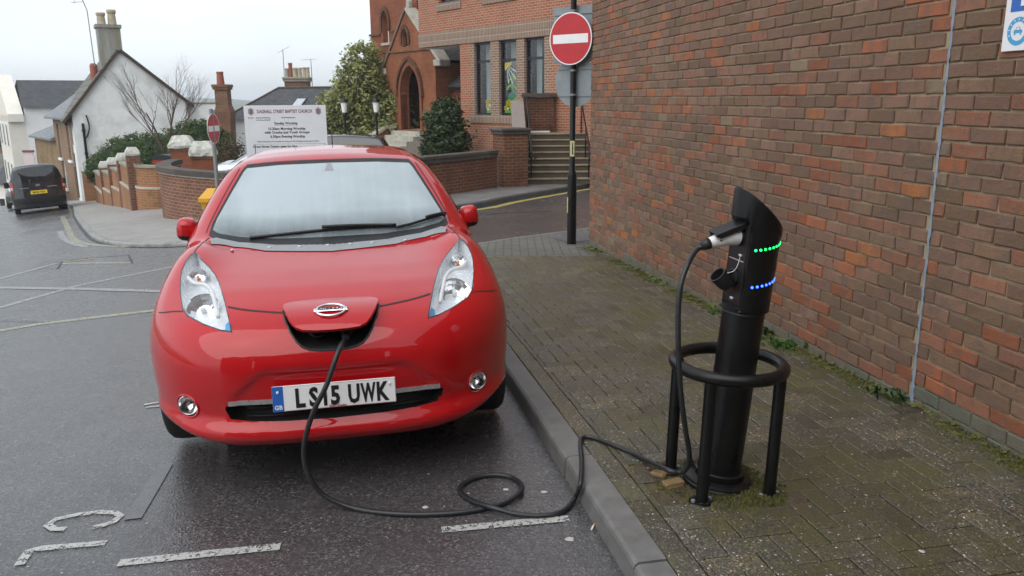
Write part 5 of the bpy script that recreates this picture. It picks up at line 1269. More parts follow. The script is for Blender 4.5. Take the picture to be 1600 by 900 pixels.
m = MB(SM); m.b2((1.82, -.05, SZ + .835), (2.20, .33, SZ + .98), .015); m.b2((1.90, .02, SZ + .98), (2.16, .26, SZ + 2.0), .02); pi_ = m.build('stone_pier', M_['stone_grey'], st)
m = MB(SM); m.b2((2.005, .004, SZ + 1.10), (2.06, .03, SZ + 1.95)); m.build('slot', M_['interior'], pi_)
# ------------------------------------------------------------------ boundary wall and its pier
def path_wall(name, P, zt, th, mat, parent, h0=-.25, uvs=True):
    P = [Vector(p[:2]) for p in P]; n = len(P); Lf = offset_path(P, -th / 2); Rt = offset_path(P, th / 2); S_ = [0]
    for a, b in zip(P, P[1:]): S_.append(S_[-1] + (b - a).length)
    vs = []; zz = zt if callable(zt) else (lambda x, y: zt)
    for i in range(n):
        g = G(P[i].x, P[i].y) + h0; t = zz(P[i].x, P[i].y)
        vs += [(Rt[i].x, Rt[i].y, g), (Rt[i].x, Rt[i].y, t), (Lf[i].x, Lf[i].y, t), (Lf[i].x, Lf[i].y, g)]
    m = MB(); fs = []; uv = []
    for i in range(n - 1):
        for k in range(4):
            a, b = i * 4 + k, i * 4 + (k + 1) % 4; c, d = b + 4, a + 4; fs.append([a, d, c, b])
            uv.append([(S_[i], vs[a][2]), (S_[i + 1], vs[d][2]), (S_[i + 1], vs[c][2]), (S_[i], vs[b][2])] if k in (0, 2) else [(S_[i], 0), (S_[i + 1], 0), (S_[i + 1], .2), (S_[i], .2)])
    fs += [[0, 1, 2, 3], [(n - 1) * 4 + k for k in (3, 2, 1, 0)]]; uv += [[(0, 0), (0, 1), (.2, 1), (.2, 0)]] * 2
    m.add(vs, fs, uv); return m.build(name, M_[mat], parent)
def path_cope(name, P, z0, z1, th, mat, parent):
    P = [Vector(p[:2]) for p in P]; n = len(P); Lf = offset_path(P, -th / 2); Rt = offset_path(P, th / 2); vs = []
    f0 = z0 if callable(z0) else (lambda x, y: z0); f1 = z1 if callable(z1) else (lambda x, y: z1)
    for i in range(n):
        a, b = f0(P[i].x, P[i].y), f1(P[i].x, P[i].y); vs += [(Rt[i].x, Rt[i].y, a), (Rt[i].x, Rt[i].y, b), (Lf[i].x, Lf[i].y, b), (Lf[i].x, Lf[i].y, a)]
    m = MB(); m.add(vs, [[i * 4 + k, (i + 1) * 4 + k, (i + 1) * 4 + (k + 1) % 4, i * 4 + (k + 1) % 4] for i in range(n - 1) for k in range(4)] + [[0, 1, 2, 3], [(n - 1) * 4 + k for k in (3, 2, 1, 0)]]); return m.build(name, M_[mat], parent)
BP = spline([(-3.5, 16.6), (-2.6, 17.35), (-1.45, 18.85), (-.45, 20.35)], 6); ZB = W(735, 238, 19.5).z
bwl = thing('boundary_wall', 'low stained red brick wall with dark coping in front of the brick hall', 'wall', (BP[9].x, BP[9].y, G(*BP[9][:2]) + .1))
path_wall('wall', BP, ZB - .16, .24, 'dark_brick', bwl); path_cope('coping', BP, ZB - .158, ZB - .06, .30, 'coping_dark', bwl); path_cope('coping_top', BP, ZB - .059, ZB, .36, 'coping_dark', bwl)
PM_ = Matrix.Translation((-.02, 20.75, 0)) @ Matrix.Rotation(R(25), 4, 'Z'); zp = W(796, 200, 20.7).z; gz_ = G(0, 20.7)
m = MB(PM_); m.b2((-.33, -.33, gz_ - .2), (.33, .33, zp - .15)); m.build('pier', M_['dark_brick'], bwl, uv=True)
m = MB(PM_); m.b2((-.37, -.37, zp - .149), (.37, .37, zp - .07), .01); m.b2((-.41, -.41, zp - .069), (.41, .41, zp), .015); m.build('pier_cap', M_['coping_dark'], bwl)
# ------------------------------------------------------------------ the old church
CO = frame((-5.75, 36, 0), (.6, -.8, 0), (.8, .6, 0), (0, 0, 1)); PO = frame((-4.01, 33, 0), (.6, -.8, 0), (.8, .6, 0), (0, 0, 1))
ch = thing('church', 'old orange brick church with pointed arch porch and narrow lancet windows', 'church', PO @ Vector((0, 1, -1.1)))
holed(CO, [(-.24, -1.8), (1.72, -1.8), (1.72, 3.2), (3.6, 3.2), (3.6, 9.0), (-.24, 9.0)], [parch(.83, 1.32, 3.95, 4.75, 5.15)], 0, .45, 'church_brick', 'wall', ch)
for a0, b0 in ((-.24, .451), (3.16, 3.2)): m = MB(CO); m.b2((a0, b0, -1.8), (a0 + .44, 9, 9)); m.build('side_wall', M_['church_brick'], ch, uv=True)
m = MB(CO); m.prism([(-.5, 9.0), (3.9, 9.0), (1.7, 12.0)], .1, 9.2, lambda a, b, c: (a, c, b)); m.build('roof', M_['roof_slate'], ch, uv=True)
m = MB(CO); m.b2((.84, .22, 3.96), (1.31, .25, 5.1)); w_ = m.build('lancet_window', M_['render_cream'], ch); m = MB(CO); m.b2((1.12, .20, 4.0), (1.30, .215, 5.0)); m.build('pane', M_['tinted_glass'], w_)
m = MB(CO); m.b2((.72, -.06, 3.85), (1.45, .1, 3.95)); m.build('lancet_sill', M_['stone_pale'], ch)
def hood(M, a0, a1, zs, za, zb, w, b0, b1, mat, nm, par, n=10):
    o_ = parch(a0 - w, a1 + w, zb, zs, za + w * 1.25, n); i_ = parch(a0, a1, zb, zs, za, n); k = len(o_); m = MB(M)
    vs = [(a, b0, z) for a, z in o_] + [(a, b0, z) for a, z in i_] + [(a, b1, z) for a, z in o_] + [(a, b1, z) for a, z in i_]; fs = []
    for i in range(k - 1): fs += [[i, i + 1, k + i + 1, k + i], [i, 2 * k + i, 2 * k + i + 1, i + 1], [k + i, k + i + 1, 3 * k + i + 1, 3 * k + i]]
    fs += [[0, k, 3 * k, 2 * k], [k - 1, 3 * k - 1, 4 * k - 1, 2 * k - 1]]
    m.add(vs, fs); return m.build(nm, M_[mat], par, uv=True)
hood(CO, .80, 1.35, 4.72, 5.2, 4.4, .14, -.08, .0, 'dark_brick', 'hood_mould', ch)
for p0, p1 in (((-.3, -.07, 4.28), (.62, -.0, 4.36)), ((1.58, -.07, 4.36), (1.95, 0, 4.43)), ((2.0, -.07, 3.9), (2.5, 0, 3.98))): m = MB(CO); m.b2(p0, p1); m.build('string_course', M_['dark_brick'], ch)
ARI = parch(-.56, .92, .5, 1.85, 2.96); 
holed(PO, [(-1.75, -1.6), (2.05, -1.6), (2.05, 3.35), (.10, 4.95), (-.06, 4.95), (-1.75, 3.05)], [ARI, parch(-.30, .10, 3.66, 4.0, 4.30)], -.0, .35, 'porch_brick', 'porch_front', ch)
m = MB(PO); m.b2((-1.75, .351, -1.6), (-1.45, 3.6, 3.0)); m.b2((1.75, .351, -1.6), (2.05, 3.6, 3.0)); m.build('porch_side', M_['porch_brick'], ch, uv=True)
m = MB(PO); m.b2((-1.44, 2.1, -1.6), (1.74, 2.2, 3.2)); m.build('porch_back', M_['door_red'], ch); m = MB(PO); m.b2((-1.44, .36, -1.6), (1.74, 2.1, .50)); m.build('porch_floor', M_['stone_pale'], ch)
m = MB(PO); m.b2((-.30, 2.04, 1.35), (.48, 2.09, 2.45)); m.build('porch_notice', M_['stone_pale'], ch)
m = MB(PO); m.b2((-.29, .15, 3.68), (.09, .18, 4.25)); w_ = m.build('lancet_window', M_['render_cream'], ch); m = MB(PO); m.b2((-.28, .13, 3.7), (-.08, .145, 4.2)); m.build('pane', M_['tinted_glass'], w_)
hood(PO, -.56, .92, 1.85, 2.96, .5, .16, -.06, .25, 'church_brick', 'arch_order', ch, 14); hood(PO, -.72, 1.08, 1.85, 3.16, 1.75, .10, -.13, .0, 'dark_brick', 'arch_hood', ch, 14)
hood(PO, -.34, .14, 3.98, 4.33, 3.75, .13, -.06, 0, 'dark_brick', 'hood_mould', ch)
for p0, p1 in (((-1.70, -.06, 3.48), (1.9, .0, 3.54)), ((-1.75, -.06, 1.15), (-.75, 0, 1.22)), ((1.1, -.06, 1.15), (2.05, 0, 1.22))): m = MB(PO); m.b2(p0, p1); m.build('string_course', M_['dark_brick'], ch)
m = MB(PO); m.b2((1.70, .36, .5), (1.748, 2.1, 3.2)); m.b2((-1.448, .36, .5), (-1.40, 2.1, 3.2)); m.b2((-1.40, .36, 3.1), (1.70, 2.1, 3.2)); m.build('porch_shade_lining', M_['door_red'], ch)  # dark sheets over the inner walls stand in for shade in the porch
for p0, p1, nm in (((-1.95, 2.83), (0.02, 5.02), 'gable_coping'), ((2.32, 3.02), (.02, 5.02), 'gable_coping')):
    d = (Vector(p1) - Vector(p0)).normalized(); q = Vector((-d.y, d.x)); q = q if q.y > 0 else -q
    m = MB(PO); m.prism([p0, p1, tuple(Vector(p1) + q * .12), tuple(Vector(p0) + q * .12)], -.06, .42, lambda a, b, c: (a, c, b)); m.build(nm, M_['stone_pale' if p0[0] > 0 else 'coping_brown'], ch)
for p0, p1 in (((2.0, -.08, 2.86), (2.48, .4, 3.10)), ((-2.12, -.08, 2.66), (-1.7, .4, 2.90))): m = MB(PO); m.b2(p0, p1, .03); m.build('kneeler', M_['stone_pale'], ch)
m = MB(PO); m.box((.02, .16, 5.22), (.20, .24, .34), None, .06); m.build('finial', M_['stone_pale'], ch)
m = MB(PO); m.prism([(-1.85, 2.98), (2.15, 3.1), (.02, 4.9)], .45, 3.6, lambda a, b, c: (a, c, b)); m.build('porch_roof', M_['roof_slate'], ch, uv=True)
m = MB(PO); m.b2((2.06, .75, -1.6), (8, 1.1, 2.02)); m.build('aisle_wall', M_['porch_brick'], ch, uv=True)
m = MB(PO); m.b2((2.06, .62, 1.98), (8, .76, 2.10)); m.b2((2.06, .66, 1.30), (8, .76, 1.36))
for k in range(24): m.b2((2.10 + k * .24, .68, 1.74), (2.22 + k * .24, .76, 1.84)); m.b2((2.16 + k * .24, .68, 1.66), (2.28 + k * .24, .759, 1.738))
m.build('corbel_table', M_['church_brick'], ch)
m = MB(PO); m.prism([(.45, 2.11), (4.2, 4.9), (4.2, 4.75), (.6, 2.0)], 2.06, 8, lambda a, b, c: (c, a, b)); m.build('aisle_roof', M_['roof_slate'], ch, uv=True)
m = MB(PO)
for k in range(5): m.b2((-1.0, -.3 - .3 * k, -1.6), (1.3, -.001 - .3 * k, .46 - .17 * k))
m.build('porch_steps', M_['stone_pale'], ch)
m = MB(PO); m.prism([(0, -1.4), (0, .55), (-.5, .52), (-2.4, -.55), (-2.4, -1.4)], -1.35, -1.05, lambda a, b, c: (c, a, b)); m.build('ramp_wall', M_['porch_brick'], ch, uv=True)
m = MB(PO); m.prism([(.02, .55), (-.5, .52), (-2.5, -.60), (-2.5, -.48), (-.5, .66), (.02, .68)], -1.42, -.98, lambda a, b, c: (c, a, b)); m.build('ramp_coping', M_['stone_pale'], ch)
slab('churchyard', [(-9.5, 25), (-5.6, 19.5), (-3.4, 17.2), (-1.2, 19.5), (-.2, 21.2), (-1, 28), (-1, 36), (-10, 44)], .16, M_['tarmac_path'], 1.5)
# ------------------------------------------------------------------ plants and lamps by the church
def tree_thing(name, label, cat, base): return thing(name, label, cat, base)
tx, ty = -5.95, 34.6; tg = G(tx, ty)
ev = thing('evergreen_tree', 'bushy variegated evergreen tree beside the church porch', 'tree', (tx, ty, tg))
branches('trunk', (tx, ty, tg), 2.2, 'bark', ev, 4, 3, .4, .12, 3)
leaves('crown', [((tx, ty, 3.2), (.75, .75, .85), 1.1), ((tx - .15, ty, 2.4), (1.15, 1.0, .8), 1.7), ((tx - .45, ty, 1.5), (1.55, 1.2, .8), 2.2), ((tx + .75, ty, 1.4), (1.15, 1.0, .9), 1.6), ((tx - .2, ty, .5), (1.7, 1.2, .9), 2.0), ((tx + .9, ty - .2, .3), (1.2, 1.0, .9), 1.5), ((tx - 1.3, ty, .9), (.9, .8, .6), .9), ((tx - 1.45, ty, .1), (.9, .8, .7), .8)], 21000, .088, 'leaf_holly', ev, 5, .24, .5)
bx, by = -2.12, 26.6; bg_ = G(bx, by) + .1
sh = thing('shrub', 'rounded dark green shrub in front of the church aisle', 'shrub', (bx, by, bg_))
branches('stem', (bx, by, bg_), .6, 'bark', sh, 8, 2, .6, .04, 3)
leaves('foliage', [((bx, by, .92), (.62, .6, .72), 2), ((bx - .16, by, .3), (.70, .66, .6), 1.6), ((bx + .2, by, .4), (.64, .6, .7), 1.4), ((bx + .05, by, 1.35), (.42, .42, .42), .6)], 7500, .075, 'leaf_dark', sh, 6, .16, .6)
leaves('blossom', [((bx - .1, by - .2, .8), (.8, .75, .85), 1)], 42, .05, 'leaf_holly', sh, 9, .3, .95)
for k, (px, lab) in enumerate(((537, 'white lantern on a black post nearer the church notice board'), (587, 'white lantern on a black post nearer the church porch'))):
    c = W(px, 153, 31); g = G(c.x, 31) + .15
    lp = thing('lamp_post', lab, 'lamp post', (c.x, 31, g), group='churchyard lamp posts'); Mx = Matrix.Translation((c.x, 31, 0))
    m = MB(Mx); m.lathe([(.10, g), (.10, g + .15), (.05, g + .3), (.04, 1.05), (.08, 1.10), (.08, 1.18), (.06, 1.22)], 14); sharp(m.build('post', M_['black_paint'], lp))
    m = MB(Mx); m.lathe([(.082, 1.221), (.125, 1.58)], 12); m.build('lantern', M_['lamp_glass'], lp, smooth=False)
    m = MB(Mx); m.lathe([(.15, 1.581), (.14, 1.62), (.08, 1.70), (.03, 1.74), (.03, 1.82), (.005, 1.86)], 14); sharp(m.build('cap', M_['black_paint'], lp))
# ------------------------------------------------------------------ church notice board
b0, b1 = W(380, 165, 19.0), W(508.5, 163, 19.25); ex = (b1 - b0); ex.z = 0; bwid = ex.length; ex.normalize(); nrm = Vector((ex.y, -ex.x, 0))
bz1 = b0.z; bz0 = .36; NB = frame((b0.x, b0.y, bz1), ex, (0, 0, 1), nrm)
nb = thing('notice_board', 'large white church notice board with purple title rising behind the red car', 'notice board', (b0.x + ex.x * bwid / 2, b0.y + ex.y * bwid / 2, G(-5.1, 19.1) + .16))
m = MB(NB); m.b2((0, bz0 - bz1, -.02), (bwid, 0, 0), .003); bd = m.build('board', M_['board_white'], nb)
m = MB(NB)
for x in (.15, bwid - .15): m.b2((x - .04, -2.6, -.10), (x + .04, -.05, -.021))
m.build('post', M_['white_frame'], nb)
K = bwid / 128.5
tx_ = lambda s_, px, py, size, mat, xs=1.0, bold=0, al='CENTER': text('lettering', s_, size, NB @ Matrix.Translation(((px - 380) * K, -(py - 164) * K, .0008)), M_[mat], bd, bold=bold, xs=xs, align=al)
tx_('DAGNALL STREET BAPTIST CHURCH', 443.5, 176, .104, 'letter_maroon', .715, .003)
tx_('Sunday Worship', 444.5, 194, .078, 'letter_black', 1.0, .0022); tx_('10.30am Morning Worship', 445, 202.6, .078, 'letter_black', .98, .0022)
tx_('with Creche and Youth Groups', 445.5, 208.4, .078, 'letter_black', 1.0, .0022); tx_('6.30pm Evening Worship', 446, 215, .078, 'letter_black', .98, .0022)
tx_('Holy Communion first Sunday morning and third Sunday evening each month', 446, 222, .048, 'letter_black', .92, .0004)
tx_('Cross Street Centre open for hire', 425, 230.5, .072, 'letter_black', .98, .0022)
m = MB(NB)
def bar(x0, x1, y, h=.004): m.b2(((x0 - 380) * K, -(y - 164) * K - h, 0), ((x1 - 380) * K, -(y - 164) * K, .0009))
bar(426, 463, 195.6); bar(393, 504, 225); bar(393, 394, 225, .3); bar(503.5, 504.5, 225, .3)
rr = random.Random(2)
for x0, x1, y in ((386, 395, 183), (398, 421, 183), (399, 420, 186.5), (438, 460, 183)):
    x = x0
    while x < x1: w_ = rr.uniform(1.2, 3); bar(x, min(x1, x + w_), y - rr.random() * .3, .018); x += w_ + .7
m.build('small_print', M_['letter_black'], bd)
for px in (391, 496.5):
    m = MB(NB @ Matrix.Translation(((px - 380) * K, -(173.5 - 164) * K, .0008)))
    for rr_, n in ((.062, 6), (.040, 6)):
        for k in range(n):
            a = 2 * math.pi * k / n + .52; m.tube([(rr_ * .75 * math.cos(a) + .022 * math.cos(t * math.pi / 4), rr_ * math.sin(a) + .022 * math.sin(t * math.pi / 4), 0) for t in range(8)], .0045, 4, closed=True)
    m.tube([(.022 * math.cos(t * math.pi / 4), .022 * math.sin(t * math.pi / 4), 0) for t in range(8)], .006, 4, closed=True); m.build('crest', M_['letter_maroon'], bd)
# ------------------------------------------------------------------ curved wall, gate piers, stepped wall
CP = spline([(-8.75, 21.6), (-8.55, 20.4), (-8.0, 19.15), (-7.1, 18.2), (-6.0, 17.45), (-5.0, 17.1)], 6); ZC = .20
cw = thing('curved_wall', 'curved brown brick wall with dark coping at the church car park corner', 'wall', (-7.1, 18.2, G(-7.1, 18.2) + .1))
path_wall('wall', CP, ZC - .15, .24, 'curved_brick', cw); path_cope('drip_course', CP, ZC - .149, ZC - .12, .29, 'stone_pale', cw); path_cope('coping', CP, ZC - .119, ZC, .34, 'coping_dark', cw)
def rough_cap(parent, c, w, h, z, seed, mat='stone_white', amp=.028):
    r = random.Random(seed); n = 6; lv = [(1.0, 0), (1.04, .22), (.95, .5), (.62, 1.0)]; vs = []
    for s_, t in lv:
        k = w / 2 * s_
        for i in range(4 * n):
            e, f = divmod(i, n); a = -1 + 2 * f / n; x, y = ((a, -1), (1, a), (-a, 1), (-1, -a))[e]; j = lambda: r.uniform(-amp, amp) * w
            vs.append((x * k + j(), y * k + j(), z + t * h + j() * .6))
    N4 = 4 * n; fs = [[l * N4 + i, l * N4 + (i + 1) % N4, (l + 1) * N4 + (i + 1) % N4, (l + 1) * N4 + i] for l in range(3) for i in range(N4)]; vs.append((0, 0, z + h * 1.02)); fs += [[3 * N4 + i, 3 * N4 + (i + 1) % N4, len(vs) - 1] for i in range(N4)]
    fs.append(list(range(N4))[::-1])
    m = MB(c); m.add(vs, fs); return m.build('cap', M_[mat], parent)
for px, py0, py1, Y, w_, lab in ((285, 231, 212, 22.5, .53, 'brick gate pier with rough white stone cap, further one behind curved wall'), (318, 243, 221, 20.3, .50, 'brick gate pier with rough white stone cap, nearer the no entry sign')):
    c = W(px, py0, Y); g = G(c.x, Y); zt = W(px, py1, Y).z
    gp_ = thing('gate_pier', lab, 'pier', (c.x, Y, g), group='white capped gate piers'); Mx = Matrix.Translation((c.x, Y, 0)) @ Matrix.Rotation(R(12), 4, 'Z')
    m = MB(Mx); m.b2((-w_ / 2, -w_ / 2, g - .1), (w_ / 2, w_ / 2, c.z)); m.build('shaft', M_['church_brick'], gp_, uv=True)
    m = MB(Mx); m.b2((-w_ / 2 - .02, -w_ / 2 - .02, c.z - .07), (w_ / 2 + .02, w_ / 2 + .02, c.z)); m.build('band', M_['dark_brick'], gp_); rough_cap(gp_, Mx, w_ + .09, zt - c.z, c.z + .001, int(px))
sw = thing('stepped_wall', 'stepped orange brick garden wall with four white capped piers down the hill', 'wall', (-12.8, 27.2, G(-12.8, 27.2)))
PP = [hit(170, 317, .1), hit(184, 319, .1), hit(199.5, 321, .1), hit(216, 325.5, .1)]; capy = (252, 246, 239, 230)
tops = []
for i, (p, cy_) in enumerate(zip(PP, capy)):
    zt = W((170, 185, 200, 217.5)[i], cy_, p.y).z; tops.append(zt); g = G(p.x, p.y); Mx = Matrix.Translation((p.x, p.y, 0)) @ Matrix.Rotation(R(30), 4, 'Z')
    m = MB(Mx); m.b2((-.18, -.18, g - .2), (.18, .18, zt - .23)); m.build('pier', M_['curved_brick'], sw, uv=True); rough_cap(sw, Mx, .375, .23, zt - .229, i, 'stone_white', .014)
ends = [Vector((-16.6, 33.1)), *[Vector(p[:2]) for p in PP], Vector((-10.73, 23.83))]
for i in range(5):
    a, b = ends[i], ends[i + 1]; d = (b - a).normalized(); P = [a + d * (.19 if i else 0), b - d * (.19 if i < 4 else 0)]; zt = (tops[i] if i < 4 else W(222, 256, 24).z + .35) - .62 if i < 4 else W(225, 258, 24).z
    path_wall('panel', P, zt, .22, 'garden_brick', sw); path_cope('panel_coping', P, zt + .001, zt + .07, .30, 'coping_grey', sw); path_wall('plinth', P, zt - .62, .34, 'garden_brick', sw); path_cope('plinth_coping', P, zt - .619, zt - .56, .36, 'stone_pale', sw)
P = spline([(-10.70, 23.80), (-10.45, 23.58), (-10.1, 23.5), (-9.75, 23.65)], 4); zt = W(225, 258, 24).z - .04
path_wall('end_panel', P, zt, .22, 'garden_brick', sw); path_cope('end_coping', P, zt + .001, zt + .07, .30, 'coping_grey', sw); path_wall('end_plinth', P, zt - .60, .34, 'garden_brick', sw); path_cope('end_plinth_coping', P, zt - .599, zt - .54, .36, 'stone_pale', sw)
# low wall with red notice
c = W(148, 290, 35.5); g = G(c.x, 35.5); lw = thing('low_wall', 'short orange brick wall carrying a red notice beside the white house', 'wall', (c.x, 35.5, g)); zt = W(148, 267, 35.5).z
m = MB(Matrix.Translation((c.x, 35.5, 0)) @ Matrix.Rotation(R(8), 4, 'Z')); m.b2((-.42, -.12, g - .1), (.42, .12, zt - .06)); m.build('wall', M_['garden_brick'], lw, uv=True)
m = MB(Matrix.Translation((c.x, 35.5, 0)) @ Matrix.Rotation(R(8), 4, 'Z')); m.b2((-.45, -.15, zt - .059), (.45, .15, zt), .01); m.build('coping', M_['coping_grey'], lw)
rn = thing('red_notice', 'dark red striped notice fixed to the short brick wall', 'sign', (c.x, 35.35, zt - .5))
for k in range(3): m = MB(Matrix.Translation((c.x, 35.5, 0)) @ Matrix.Rotation(R(8), 4, 'Z')); m.b2((-.24, -.15, zt - .24 - .12 * k), (.24, -.125, zt - .15 - .12 * k)); m.build('strip', M_['letter_maroon'] if k == 2 else M_['sign_red'], rn)
# hedge and bare tree
hg = thing('hedge', 'long rounded dark green hedge behind the stepped brick wall', 'hedge', (-13, 31.5, G(-13, 31.5)))
hb = []
for px, py, Y, rx, rz, w_ in ((165, 255, 35, .8, .75, 1), (190, 243, 34, .95, 1.0, 1.3), (215, 240, 33, .95, 1.05, 1.3), (240, 237, 32.5, .9, 1.0, 1.2), (268, 232, 32, .9, 1.0, 1.2), (296, 224, 31.5, .95, 1.1, 1.4), (318, 222, 31, .8, 1.1, 1.2), (345, 228, 31, .55, .9, .8)):
    c = W(px, py, Y); hb.append(((c.x, Y, c.z - .25), (rx, .8, rz), w_))
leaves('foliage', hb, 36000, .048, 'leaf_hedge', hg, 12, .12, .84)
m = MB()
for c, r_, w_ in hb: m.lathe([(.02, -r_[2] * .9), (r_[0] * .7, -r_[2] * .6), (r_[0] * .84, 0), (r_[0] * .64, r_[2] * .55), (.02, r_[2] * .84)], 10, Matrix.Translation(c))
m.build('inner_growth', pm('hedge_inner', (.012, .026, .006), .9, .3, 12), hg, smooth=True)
c = W(264, 250, 27.5); g = G(c.x, 27.5); bt = thing('bare_tree', 'leafless tree with fine upright purple twigs in front of the white house', 'tree', (c.x, 27.5, g))
branches('trunk', (c.x, 27.5, g), 1.75, 'bark_red', bt, 21, 0, .2, .10, 0, sides=8)
r_ = random.Random(5); tm = MB()
tb = Vector((c.x, 27.5, g + 1.5))
for k in range(5):
    a = 2 * math.pi * k / 5 + .4; o = branches('limb', tb + Vector((.03 * math.cos(a), .03 * math.sin(a), r_.uniform(-.25, .15))), 1.35, 'bark_red', bt, 40 + k, 4, .32, .034, 3, .22)
    # spread the limbs outwards
    for v_ in o.data.vertices:
        h_ = max(0, v_.co.z - tb.z); v_.co.x += math.cos(a) * h_ * .62; v_.co.y += math.sin(a) * h_ * .5
bs2 = thing('brown_shrub', 'thin brown winter shrub left of the church notice board', 'shrub', (-9.2, 27, G(-9.2, 27)))
c = W(362, 235, 27); branches('stems', (c.x, 27, G(c.x, 27)), .9, 'bark_red', bs2, 14, 3, .6, .03, 4)
leaves('foliage', [((c.x, 27, c.z), (.45, .4, .6), 1)], 700, .05, 'leaf_brown', bs2, 3, .2, .3)
# bins, grit box, second no-entry sign
c = W(262, 252, 24.3); g = G(c.x, 24.3) + .1; wb_ = thing('wheelie_bin', 'red bin with a black domed lid behind the garden wall', 'bin', (c.x, 24.3, g)); Mx = Matrix.Translation((c.x, 24.3, 0)); zt = W(262, 248, 24.3).z
m = MB(Mx); m.add([(-.24, -.26, g), (.24, -.26, g), (.24, .26, g), (-.24, .26, g), (-.31, -.33, zt), (.31, -.33, zt), (.31, .33, zt), (-.31, .33, zt)], [[0, 3, 2, 1], [4, 5, 6, 7], [0, 1, 5, 4], [1, 2, 6, 5], [2, 3, 7, 6], [3, 0, 4, 7]]); m.build('body', M_['red_plastic'], wb_)
m = MB(Mx); vs = []
for k in range(7):
    a = math.pi * k / 6
    for y in (-.37, .37): vs.append((-.35 * math.cos(a), y, zt + .005 + .13 * math.sin(a)))
m.add(vs, [[2 * k, 2 * k + 1, 2 * k + 3, 2 * k + 2] for k in range(6)] + [[2 * k for k in range(7)], [2 * k + 1 for k in range(6, -1, -1)], [0, 12, 13, 1]]); m.build('lid', M_['black_plastic'], wb_)
for x in (-.2, .2): m = MB(Mx); m.lathe([(.1, -.03), (.1, .03)], 14, Matrix.Translation((x, .28, g + .1)) @ Matrix.Rotation(R(90), 4, 'Y')); m.build('wheel', M_['tyre_rubber'], wb_)
c = W(345, 320, 15.6); g = G(c.x, 15.6) + .1; gb = thing('grit_bin', 'yellow grit bin with sloping lid at the foot of the curved wall', 'bin', (c.x, 15.6, g)); zt = W(330, 313, 15.6).z
Mx = Matrix.Translation((c.x, 15.6, 0)) @ Matrix.Rotation(R(6), 4, 'Z')
m = MB(Mx); m.add([(-.23, -.22, g), (.25, -.22, g), (.25, .22, g), (-.23, .22, g), (-.30, -.27, zt), (.32, -.27, zt), (.32, .27, zt + .10), (-.30, .27, zt + .10)], [[0, 3, 2, 1], [4, 5, 6, 7], [0, 1, 5, 4], [1, 2, 6, 5], [2, 3, 7, 6], [3, 0, 4, 7]]); m.build('body', M_['yellow_bin'], gb)
m = MB(Mx); m.add([(-.33, -.31, zt), (.35, -.31, zt), (.35, .30, zt + .11), (-.33, .30, zt + .11), (-.33, -.31, zt + .07), (.35, -.31, zt + .07), (.30, .22, zt + .21), (-.28, .22, zt + .21)], [[0, 3, 2, 1], [4, 5, 6, 7], [0, 1, 5, 4], [1, 2, 6, 5], [2, 3, 7, 6], [3, 0, 4, 7]]); m.build('lid', M_['yellow_bin'], gb)
c = W(332, 201, 16.6); g = G(c.x, 16.6) + .1; ns = thing('no_entry_sign', 'grey pole with red no entry disc in front of the curved wall', 'road sign', (c.x, 16.6, g))
m = MB(); m.lathe([(.038, g - .05), (.038, W(332, 170, 16.6).z)], 14, Matrix.Translation((c.x, 16.6, 0))); m.build('pole', M_['galvanised'], ns, smooth=False)
yw = R(-86); nrm = Vector((-math.sin(yw), -math.cos(yw), 0)); exx = Vector((-nrm.y, nrm.x, 0)); Fd = frame(Vector((c.x, 16.6, c.z)) + nrm * .05 + Vector((-.03, 0, 0)), exx, (0, 0, 1), nrm)
m = MB(Fd); m.lathe([(.295, 0), (.295, .006)], 40); d1 = m.build('disc', M_['sign_white'], ns); m = MB(Fd); m.lathe([(.280, .0065), (.280, .008)], 40); m.build('red_face', M_['sign_red'], d1); m = MB(Fd); m.b2((-.25, -.055, .0085), (.25, .055, .0095)); m.build('white_bar', M_['sign_white'], d1)
# ------------------------------------------------------------------ houses down the hill
def house_frame(O, d): d = Vector(d).normalized(); return frame((O[0], O[1], 0), (d.x, d.y, 0), (-d.y, d.x, 0), (0, 0, 1))
wl = W(112, 178, 36.5); GM = house_frame((wl.x, wl.y), (.87, .5)); gG = G(wl.x, wl.y)
wh = thing('white_house', 'white rendered gable house with tall mossy chimney above the hedge', 'house', (wl.x, wl.y, gG))
GW = 4.75; zl, zr, za, aa = 1.15, 1.62, 3.83, 2.15; D_ = 8.5
m = MB(GM); m.prism([(0, gG - 1), (GW, gG - 1), (GW, zr), (aa, za), (0, zl)], 0, D_, lambda a, b, c: (a, c, b)); m.build('wall', M_['render_white'], wh)
def roof_plane(M, p0, p1, b0, b1, th, mat, nm, par):
    d = (Vector(p1) - Vector(p0)).normalized(); q = Vector((-d.y, d.x)); q = q if q.y > 0 else -q
    m = MB(M); m.prism([p0, p1, tuple(Vector(p1) + q * th), tuple(Vector(p0) + q * th)], b0, b1, lambda a, b, c: (a, c, b)); return m.build(nm, M_[mat], par, uv=True)
roof_plane(GM, (-.32, zl - .38), (aa, za + .01), -.10, D_ + .1, .12, 'clay_tile', 'roof_slope', wh); roof_plane(GM, (GW + .25, zr - .22), (aa, za + .01), -.10, D_ + .1, .12, 'roof_slate', 'roof_slope', wh)
for p0, p1 in (((-.34, zl - .42), (aa, za - .02)), ((GW + .27, zr - .26), (aa, za - .02))):
    roof_plane(GM, p0, p1, -.16, -.05, .10, 'timber_dark', 'bargeboard', wh)
m = MB(GM); m.b2((1.42, .6, 3.0), (2.36, 1.5, 4.95)); m.b2((1.36, .54, 4.86), (2.42, 1.56, 5.0)); st_ = m.build('chimney', M_['chimney_render'], wh)
